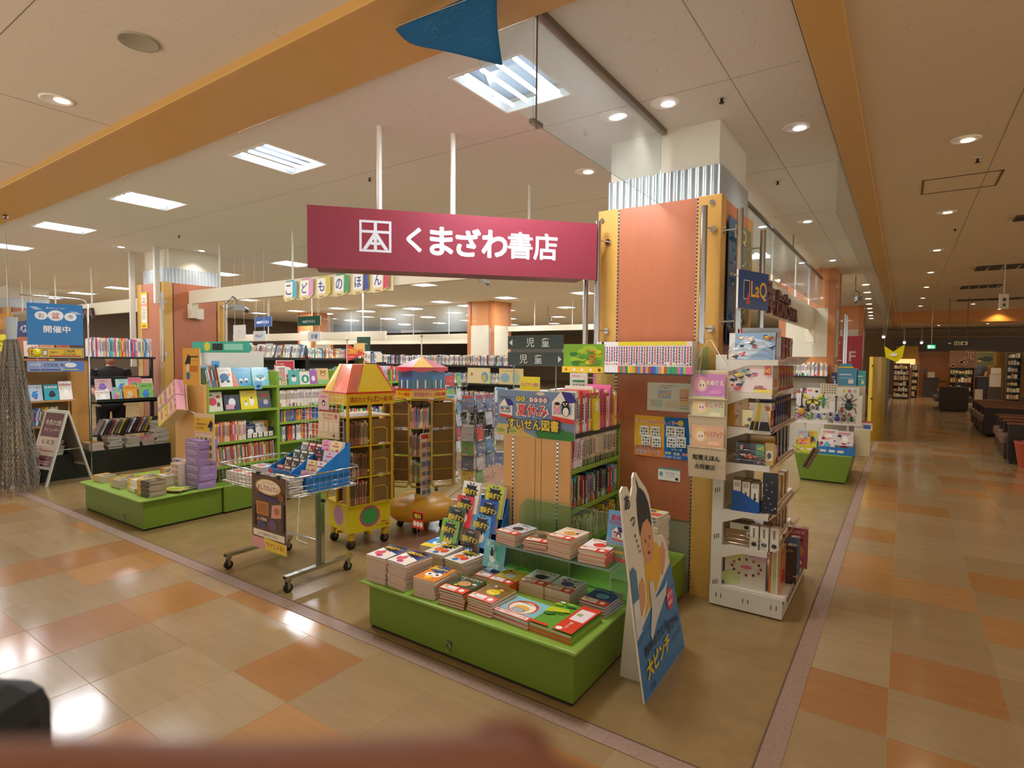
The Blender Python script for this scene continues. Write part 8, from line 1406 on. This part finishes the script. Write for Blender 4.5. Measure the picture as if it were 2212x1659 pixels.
b = B(); b.box(-.5, 8.6, .371, -.32, 8.7, .70, '#d8cda8', 'satin'); tag(b.build('cardboard_box'), 'tan cardboard box right of the blue insect carton', 'box')
# yellow curved partition and red shop panels
t = thing('partition', 'curved yellow partition wall along the aisle beyond the insect platform', 'partition')
b = B(); pts = [(-.56, 13.4), (-.50, 13.36), (-.42, 13.42), (-.36, 13.6), (-.34, 14.0), (-.33, 16.0), (-.38, 16.0), (-.39, 14.0), (-.42, 13.65), (-.46, 13.5), (-.52, 13.44)]
b.prism(pts, 0, 1.68, '#c9a82a', 'paint'); b.build('panel', t)
b = B()
for z in (.25, .85, 1.5): b.cyl((-.50, 13.36, z), (-.50, 13.34, z), .02, '#6a5a2a', 'steel', 10)
b.build('stud', t)
b = B(); b.box(-.40, 16.05, 0, -.35, 21.0, 1.65, '#7a8084', 'fabric'); tag(b.build('partition'), 'grey net-covered partition beyond the yellow one', 'partition')
t = thing('shop_banner', 'red shop panel with a white letter beyond the cream columns', 'sign', (-1.6, 19.0, 0))
b = B(); b.box(0, 0, 1.3, .62, .06, 2.3, '#b8283a', 'satin'); b.M = T(0, 0, 0); b.art([('t', 'F', .38, 1.72, .28, '#e6c8b8', .2, .06)], M=FACE_Y); b.build('panel', t)
b = B(); b.box(.02, .01, 0, .08, .05, 1.3, '#c9b48a', 'paint'); b.box(.54, .01, 0, .6, .05, 1.3, '#c9b48a', 'paint'); b.build('post', t)
t = thing('pennant', 'yellow notched pennant hanging over the aisle beside the partition', 'pennant', (-.32, 13.2, 1.62))
b = B(); b.add([(0, 0, .27), (.15, -.01, .16), (.33, -.02, .30), (.30, -.02, .06), (.22, -.02, -.04), (.12, -.01, .0), (.03, 0, .05), (0, .004, .27), (.15, -.006, .16), (.33, -.016, .30), (.30, -.016, .06), (.22, -.016, -.04), (.12, -.006, .0), (.03, .004, .05)], [(0, 1, 6), (1, 5, 6), (1, 4, 5), (1, 3, 4), (1, 2, 3), (7, 13, 8), (8, 13, 12), (8, 12, 11), (8, 11, 10), (8, 10, 9)], '#d8c81c', 'fabric'); b.art([('e', .15, .1, .07, .035, '#e9e4c8')], M=T(0, -.022, 0) @ FACE_Y); b.build('cloth', t)
b = B(); b.cyl((0, 0, .27), (.1, 0, 1.55), .002, '#8a8a80', 'steel', 5); b.cyl((.33, -.018, .3), (.15, 0, 1.55), .002, '#8a8a80', 'steel', 5); b.build('cord', t)
# ---------------------------------------------------------------- seating in the mall hall
DB = '#2c1f1a'
def sofa(x, y, lab, n=3, flip=False, sc=1):
    t = thing('sofa_chair', lab, 'sofa', (x, y, 0), 0, 'dark brown rest-area sofas')
    w = 1.15; d = .62
    for k, yy in enumerate((0, d-.09)):
        b = B(); b.box(0, yy, .06, w, yy+.08, .62, DB, 'leather'); b.build('arm_panel', t, .012); b = B(); b.box(-.01, yy-.005, .62, w, yy+.085, .65, '#7a4a2c', 'wood'); b.build('arm_cap', t, .004)
    b = B(); b.box(-.06, .09, .30, w-.3, d-.10, .45, '#6a5244', 'leather'); b.build('seat', t, .03)
    b = B(); b.box(-.03, .1, .1, w-.1, d-.11, .3, '#3a2a22', 'leather'); b.build('seat_base', t)
    b = B(); b.M = T(w-.3, 0, .4) @ RY(10); b.box(0, .095, 0, .18, d-.105, .42, '#5a463c', 'leather'); b.build('backrest', t, .04)
    for (xx, yy) in ((.03, .03), (w-.06, .03), (.03, d-.06), (w-.06, d-.06)):
        b = B(); b.box(xx, yy, 0, xx+.04, yy+.04, .06, '#1c1512', 'wood'); b.build('leg', t)
    return t
newmat('leather', .45, bump=.1, bscale=200)
s0 = sofa(1.39, 11.75, 'nearest brown sofa of the front row, beside the orange planter')
def csofa(x, y, lab): c = copy_tree(s0); c.location = (x, y, 0); c['label'] = lab; return c
csofa(1.42, 12.40, 'second brown sofa of the front row of seats'); csofa(1.45, 13.05, 'third brown sofa of the front row of seats')
csofa(1.46, 15.7, 'nearest brown sofa of the second row'); csofa(1.47, 16.4, 'second brown sofa of the second row'); csofa(1.47, 17.1, 'third brown sofa of the second row'); csofa(1.47, 17.8, 'last brown sofa of the second row')
t = thing('sofa_block', 'brown high-backed sofa block further down the aisle', 'sofa', (.98, 22.9, 0))
b = B(); b.box(0, 0, .05, .75, .1, .78, DB, 'leather'); b.build('end_panel', t, .012)
b = B(); b.box(0, 0, .78, .76, .1, .81, '#7a4a2c', 'wood'); b.box(0, .1, .6, .76, 2.2, .63, '#7a4a2c', 'wood'); b.build('cap', t)
b = B(); b.box(.2, .1, .05, .55, 2.2, .6, '#3a2a22', 'leather'); b.box(-.1, .1, .3, .2, 2.2, .45, '#5a463c', 'leather'); b.box(.55, .1, .3, .85, 2.2, .45, '#5a463c', 'leather'); b.build('seat', t, .02)
b = B(); b.box(.05, .02, 0, .7, 2.1, .05, '#1c1512', 'wood'); b.build('plinth', t)
# planter and palms
def palm(x, y, z, h, n, L, lab, pot=True, seed=1, potc='#b8542c'):
    t = thing('potted_palm', lab, 'potted plant', (x, y, z)); r = random.Random(seed)
    b = B(); b.lathe([(.13, 0), (.19, .38), (.2, .4), (.17, .4), (.165, .36), (.0, .36)], potc, 'paint', 20); b.build('pot', t)
    b = B(); b.cyl((0, 0, .36), (.03, .02, h), .03, '#5a4630', 'wood', 8, .02); b.build('trunk', t)
    b = B()
    for k in range(n):
        a_ = 2*pi*k/n+r.uniform(-.2, .2); e = r.uniform(.2, 1.0); pts = []
        for q in range(7): s_ = q/6; pts.append((.03+L*s_*cos(a_)*cos(e*(1-s_)), .02+L*s_*sin(a_)*cos(e*(1-s_)), h+L*(s_*sin(e)-.55*s_*s_)))
        for q in range(6):
            p, q2 = Vector(pts[q]), Vector(pts[q+1]); w_ = .03*(1-q/6)+.004; w2_ = .03*(1-(q+1)/6)+.004; sd = Vector((-sin(a_), cos(a_), 0))
            b.add([tuple(p-sd*w_), tuple(q2-sd*w2_), tuple(q2+sd*w2_), tuple(p+sd*w_)], [(0, 1, 2, 3)], r.choice(['#2c4a24', '#3a5a2c', '#24402a']), 'leaf')
    b.build('fronds', t)
palm(1.62, 11.45, 0, .42, 16, .22, 'low plant in an orange pot in front of the nearest sofa', seed=1, potc='#a8482a')
palm(3.5, 17.5, 0, 1.15, 30, .75, 'dark spiky palm at the right edge of the picture', seed=2, potc='#3a2a22'); palm(1.75, 28.5, 0, 1.0, 26, .6, 'dark palm in front of the tall display shelves', seed=3, potc='#4a3428')
# ---------------------------------------------------------------- shops at the end of the hall
b = B(); b.box(-.4, 33.0, 0, 12, 33.2, 2.75, '#b07a3a', 'wood_orange'); b.box(-.4, 32.98, 2.05, 12, 33.0, 2.72, '#5a4a36', 'paint'); struct('wall_rear', b)
b = B(); b.box(-.3, 32.9, 1.75, .55, 32.95, 2.3, '#c99a2c', 'paint'); b.box(-.3, 32.92, 1.3, .45, 32.96, 1.7, '#e0c07a', 'sign_light'); tag(b.build('lit_alcove'), 'ochre shop front with a lit recess behind the snack shelves', 'shop front')
t = thing('door', 'plain wooden double door between the snack shelves and the counter', 'door', (.65, 32.94, 0)); b = B(); b.box(0, 0, .01, 1.1, .05, 2.0, '#8a5228', 'wood_orange'); b.box(.545, -.004, .01, .555, 0, 2.0, '#5a3418', 'wood'); b.build('leaf', t); b = B(); b.box(.1, -.04, .7, .5, -.01, .73, '#a08050', 'steel'); b.box(.6, -.04, .7, 1.0, -.01, .73, '#a08050', 'steel'); b.build('push_bar', t)
def snackshelf(x0, y, w, h, lab, rows_=5, col='#5a3420', d=.45, side=True, seed=1):
    t = thing('display_shelves', lab, 'display shelves', (x0, y, 0)); b = B(); b.box(0, 0, 0, .04, d, h, col, 'wood'); b.box(w-.04, 0, 0, w, d, h, col, 'wood'); b.box(0, d-.03, 0, w, d, h, col, 'wood'); b.build('frame', t); r = random.Random(seed)
    for k in range(rows_):
        z = .08+(h-.3)*k/(rows_-1) if rows_ > 1 else .1; b = B(); b.box(.04, -.02, z-.03, w-.04, d-.03, z, col, 'wood'); b.build('shelf', t)
        b = B(); x = .06
        while x < w-.12:
            ww = r.uniform(.05, .11); hh = r.uniform(.1, .2); b.box(x, .04, z, x+ww, .2, z+hh, r.choice(['#d8c48a', '#e6dab0', '#c9a45a', '#e0d8c0', '#b88a4a', '#d8d0b8']), 'gloss'); x += ww+.015
        o = b.build('goods', t); o['kind'] = 'stuff'
snackshelf(-.38, 29.3, .62, 1.5, 'dark shelves of packaged snacks at the end of the aisle', 6); snackshelf(.27, 30.6, .3, 1.45, 'side shelf of snacks right of the main snack shelves', 5, seed=2, col='#a07a4a')
snackshelf(1.55, 29.6, .85, 2.0, 'tall goods shelves with a wooden back behind the sofa block', 6, '#5a3a22', seed=3)
b = B(); b.box(1.55, 29.55, 1.35, 2.4, 29.58, 2.05, '#7a5438', 'wood'); r = random.Random(2)
for k in range(12): q = (1.65+r.uniform(0, .65), 1.4+r.uniform(0, .55)); b.cyl((q[0], 29.55, q[1]), (q[0], 29.50, q[1]), .06, '#b8906a', 'matte', 12); b.cyl((q[0], 29.499, q[1]), (q[0], 29.495, q[1]), .03, '#2c1c14', 'matte', 10)
tag(b.build('hat_panel'), 'wooden panel hung with round straw baskets above the tall shelves', 'wall display')
t = thing('service_counter', 'dark grey service counter with papers left of the tall shelves', 'counter', (.75, 31.2, 0)); b = B(); b.box(0, 0, 0, .55, .5, .85, '#4a4640', 'paint'); b.build('body', t); b = B(); b.box(-.02, -.02, .85, .57, .52, .88, '#3a3632', 'paint'); b.build('top', t)
b = B(); b.box(.9, 31.2, .881, 1.15, 31.4, 1.12, '#d8d2c0', 'paper'); tag(b.build('notice_board'), 'white paper notice standing on the dark service counter', 'notice')
t = thing('display_monitor', 'small dark screen on the left of the service counter', 'monitor', (.8, 31.3, .881)); b = B(); b.cyl((0, 0, 0), (0, 0, .25), .015, '#1c1c1c', 'satin', 8); b.build('stem', t); b = B(); b.box(-.1, -.02, .25, .1, .02, .38, '#1c1c20', 'gloss'); b.build('screen', t)
def counter(x0, x1, y, lab, c='#6a5a50'):
    t = thing('sales_counter', lab, 'counter', (x0, y, 0)); b = B(); b.box(0, 0, 0, x1-x0, .6, .95, c, 'paint'); b.build('body', t); b = B(); b.box(-.02, -.02, .95, x1-x0+.02, .62, .98, '#8a7a6a', 'paint'); b.build('top', t); b = B(); b.box(0, -.03, 0, x1-x0, 0, .05, '#5a2a24', 'paint'); b.build('kick_strip', t)
counter(2.1, 2.55, 31.4, 'brown cash counter left section'); counter(2.62, 3.0, 31.5, 'dark counter section behind the white bin', '#3a3a40')
b = B(); b.box(2.56, 31.3, .0, 2.82, 31.45, .42, '#c9c0ae', 'satin'); tag(b.build('waste_bin'), 'pale bin standing before the cash counter', 'bin')
person(2.75, 32.3, 0, 'grey_cloth', 'person in a grey top standing behind the cash counter')
b = B(); b.box(3.02, 31.3, .55, 3.4, 31.32, 1.1, '#d8cfc0', 'paper'); b.box(3.05, 31.29, 1.1, 3.38, 31.3, 1.35, '#e0d8c8', 'paper'); b.box(3.0, 31.32, 0, 3.42, 31.36, 1.1, '#4a4038', 'paint'); tag(b.build('notice_board'), 'white notice hung over a dark stand right of the counter', 'notice')
b = B(); b.box(2.15, 32.9, 1.42, 3.3, 32.97, 2.02, '#c9cf9c', 'sign_light'); b.M = T(2.15, 32.9, 1.42); b.art([('r', 0, 0, 1.15, .6, '#c4cc98'), ('r', 0, 0, 1.15, .15, '#a9b06a'), ('e', .9, .3, .2, .12, '#7f8f8a'), ('e', .32, .3, .04, .06, '#4a5a3a'), ('r', 0, .16, .6, .18, '#8fae9a')], M=FACE_Y); tag(b.build('wall_picture'), 'pale green lit landscape picture on the rear wall', 'picture')
snackshelf(3.5, 31.0, .5, 2.0, 'green-grey stocked shelf right of the counter', 7, '#4a4a34', seed=5); snackshelf(4.1, 30.5, 2.2, 1.9, 'wooden stall shelves at the far right of the hall', 5, '#8a5a2c', seed=6)
for (x, lab) in ((.63, 'green lit exit sign hanging at the end of the aisle'),):
    t = thing('exit_sign', lab, 'exit sign', (x, 20.0, 1.95)); b = B(); b.box(-.10, 0, 0, .10, .03, .12, '#1f9a6a', 'satin'); b.M = T(-.1, -.0005, 0); b.art([('r', .01, .01, .19, .11, '#3fc48a'), ('r', .03, .02, .09, .1, '#e6f4ea'), ('e', .13, .075, .012, .014, '#e6f4ea'), ('p', [(.11, .02), (.125, .065), (.15, .06), (.165, .02), (.14, .045)], '#e6f4ea')], M=FACE_Y, mat='sign_light'); b.build('box', t); b = B(); b.cyl((0, .015, .12), (0, .015, ZC-1.95), .008, '#c9b48a', 'paint', 8); b.build('rod', t)
t = thing('direction_sign', 'black hanging direction sign with pictograms near the exit sign', 'sign', (.86, 18.0, 1.98)); b = B(); b.box(0, 0, 0, .46, .04, .15, '#1c1612', 'satin'); b.art([('p', [(.04, .075), (.08, .1), (.08, .05)], '#d8cfa8'), ('r', .07, .068, .11, .082, '#d8cfa8'), ('r', .16, .03, .27, .12, '#c9b88a'), ('r', .29, .03, .43, .12, '#c9b88a'), ('e', .19, .09, .014, .014, '#2a2018'), ('e', .235, .09, .014, .014, '#2a2018'), ('r', .18, .04, .2, .08, '#2a2018'), ('r', .225, .04, .245, .08, '#2a2018'), ('e', .36, .07, .03, .03, '#2a2018')], M=FACE_Y); b.build('box', t); b = B(); b.cyl((.05, .02, .15), (.05, .02, ZC-1.98), .006, '#3a342c', 'paint', 8); b.cyl((.41, .02, .15), (.41, .02, ZC-1.98), .006, '#3a342c', 'paint', 8); b.build('rod', t)
t = thing('hanging_sign', 'small white number sign hanging from the aisle ceiling', 'sign', (1.24, 12.0, 2.45), 20); b = B(); b.box(0, 0, 0, .12, .04, .24, '#cfc2a4', 'satin'); b.art([('e', .06, .15, .03, .03, '#5a5040'), ('r', .04, .04, .08, .09, '#5a5040')], M=FACE_Y); b.build('box', t); b = B(); b.cyl((.06, .02, .24), (.06, .02, ZC-2.45), .008, '#cfc2a4', 'paint', 8); b.build('rod', t)
for k, (x, y) in enumerate(((0.0, 24.5), (.5, 24.8), (-.55, 21.5), (3.3, 25.0))): 
    t = thing('spotlight', '%s bright track spotlight at the end of the hall' % nth(k), 'spotlight', (x, y, 2.25 if k != 2 else 2.35)); b = B(); b.cyl((0, 0, 0), (0, .1, .06), .05, '#d8d0bc', 'paint', 12); b.cyl((0, .05, .05), (0, .05, ZC-2.26), .008, '#8a8474', 'steel', 6); b.build('housing', t); b = B(); b.ball((0, -.005, 0), .035, '#eef4ff', 'lamp_light', 10, 6); b.build('bulb', t)
for k in range(8): 
    b = B(); b.M = T(-.7-.05*k, 14+1.6*k, ZC-.004); b.lathe([(0, 0), (.06, 0), (.07, .003)], '#ffe9c8', 'lamp_light', 14); tag(b.build('downlight'), 'downlight along the far shop edge, %s from the near end' % nth(k), 'downlight', 'round downlights in the ceiling')
# fill the far seating side: table set
t = thing('round_table', 'small dark cafe table with a pale top at the right edge', 'table', (4.1, 20.2, 0)); b = B(); b.lathe([(.0, .72), (.35, .72), (.35, .75), (.0, .75)], '#c9946a', 'wood', 20); b.build('table_top', t); b = B(); b.cyl((0, 0, .02), (0, 0, .72), .03, '#1c1614', 'paint', 10); b.lathe([(.25, 0), (.25, .02), (.03, .03)], '#1c1614', 'paint', 16); b.build('pedestal', t)
# ---------------------------------------------------------------- the blurred hand close under the camera and a dark bag beside it
t = thing('hand', 'blurred fingers of the person taking the picture, along the bottom edge', 'hand', (-.0738, .0281, 1.5448), 34.5)
def digit(pts, rad, name='finger', nail=True):
    b = B(); n = 14; P = [Vector(p) for p in pts]; vs = []; a = None
    for i, p in enumerate(P):
        d = (P[min(i+1, len(P)-1)]-P[max(i-1, 0)]).normalized(); a = d.orthogonal().normalized() if a is None else (a-d*a.dot(d)).normalized(); c = d.cross(a)
        for k in range(n): q = 2*pi*k/n; vs.append(tuple(p+a*rad[i]*cos(q)+c*rad[i]*sin(q)))
    N = len(P); b.add(vs, [(i*n+k, i*n+(k+1) % n, (i+1)*n+(k+1) % n, (i+1)*n+k) for i in range(N-1) for k in range(n)]+[tuple(range(n))[::-1], tuple(range((N-1)*n, N*n))], '#b9765c', 'finger_skin', True); o = b.build(name, t)
    if nail:
        e = P[-3]; b = B(); b.ball((e.x, e.y+rad[-3]*.75, e.z+rad[-3]*.3), .0055, '#d09a86', 'finger_skin', 10, 6, (1.1, .5, .8)); b.build('nail', o)
for k, (dz, L, dy) in enumerate(((0, .056, 0), (-.0175, .066, .002), (-.0345, .062, .004), (-.050, .05, .006))):
    up = .004 if k == 0 else 0; digit([(-.03, dy, dz-.001), (-.01, dy, dz), (.012, dy+.003, dz+.001-up), (L*.55, dy+.002, dz), (L*.8, dy, dz-.0015+up), (L*.95, dy-.002, dz-.003+up), (L, dy-.003, dz-.004+up)], [.0088, .0085, .009, .0078, .0076, .0058, .002])
digit([(-.045, -.02, -.03), (-.03, -.03, -.02), (-.01, -.038, -.012), (.008, -.04, -.008), (.02, -.04, -.008), (.026, -.04, -.008), (.03, -.04, -.008)], [.013, .012, .0105, .0095, .009, .006, .002], 'thumb')
b = B(); b.ball((0, 0, 0), .040, '#b9765c', 'finger_skin', 18, 12, (.85, .32, 1)); o = b.build('palm', t); o.location = (-.055, 0, -.030)
b = B(); b.cyl((-.08, 0, -.05), (-.26, -.05, -.2), .027, '#b9765c', 'finger_skin', 16, .038); b.build('forearm', t)
b = B(); b.cyl((-.17, -.025, -.125), (-.42, -.09, -.32), .043, '#3a3a3e', 'black_cloth', 16, .055); b.build('sleeve', t)
t = thing('shoulder_bag', 'dark grey bag corner, out of focus at the bottom left corner', 'bag', (-.40, .04, 1.17), 30)
b = B(); b.box(-.14, 0, 0, -.005, .12, .215, '#2f3336', 'rubber'); o = b.build('bag_body', t, .02); b = B(); b.tube([(-.09, .06, .2), (-.08, .04, .32), (-.1, -.02, .36), (-.12, -.1, .3), (-.12, -.12, .15)], .012, '#26292c', 'rubber', 8); b.build('strap', t)
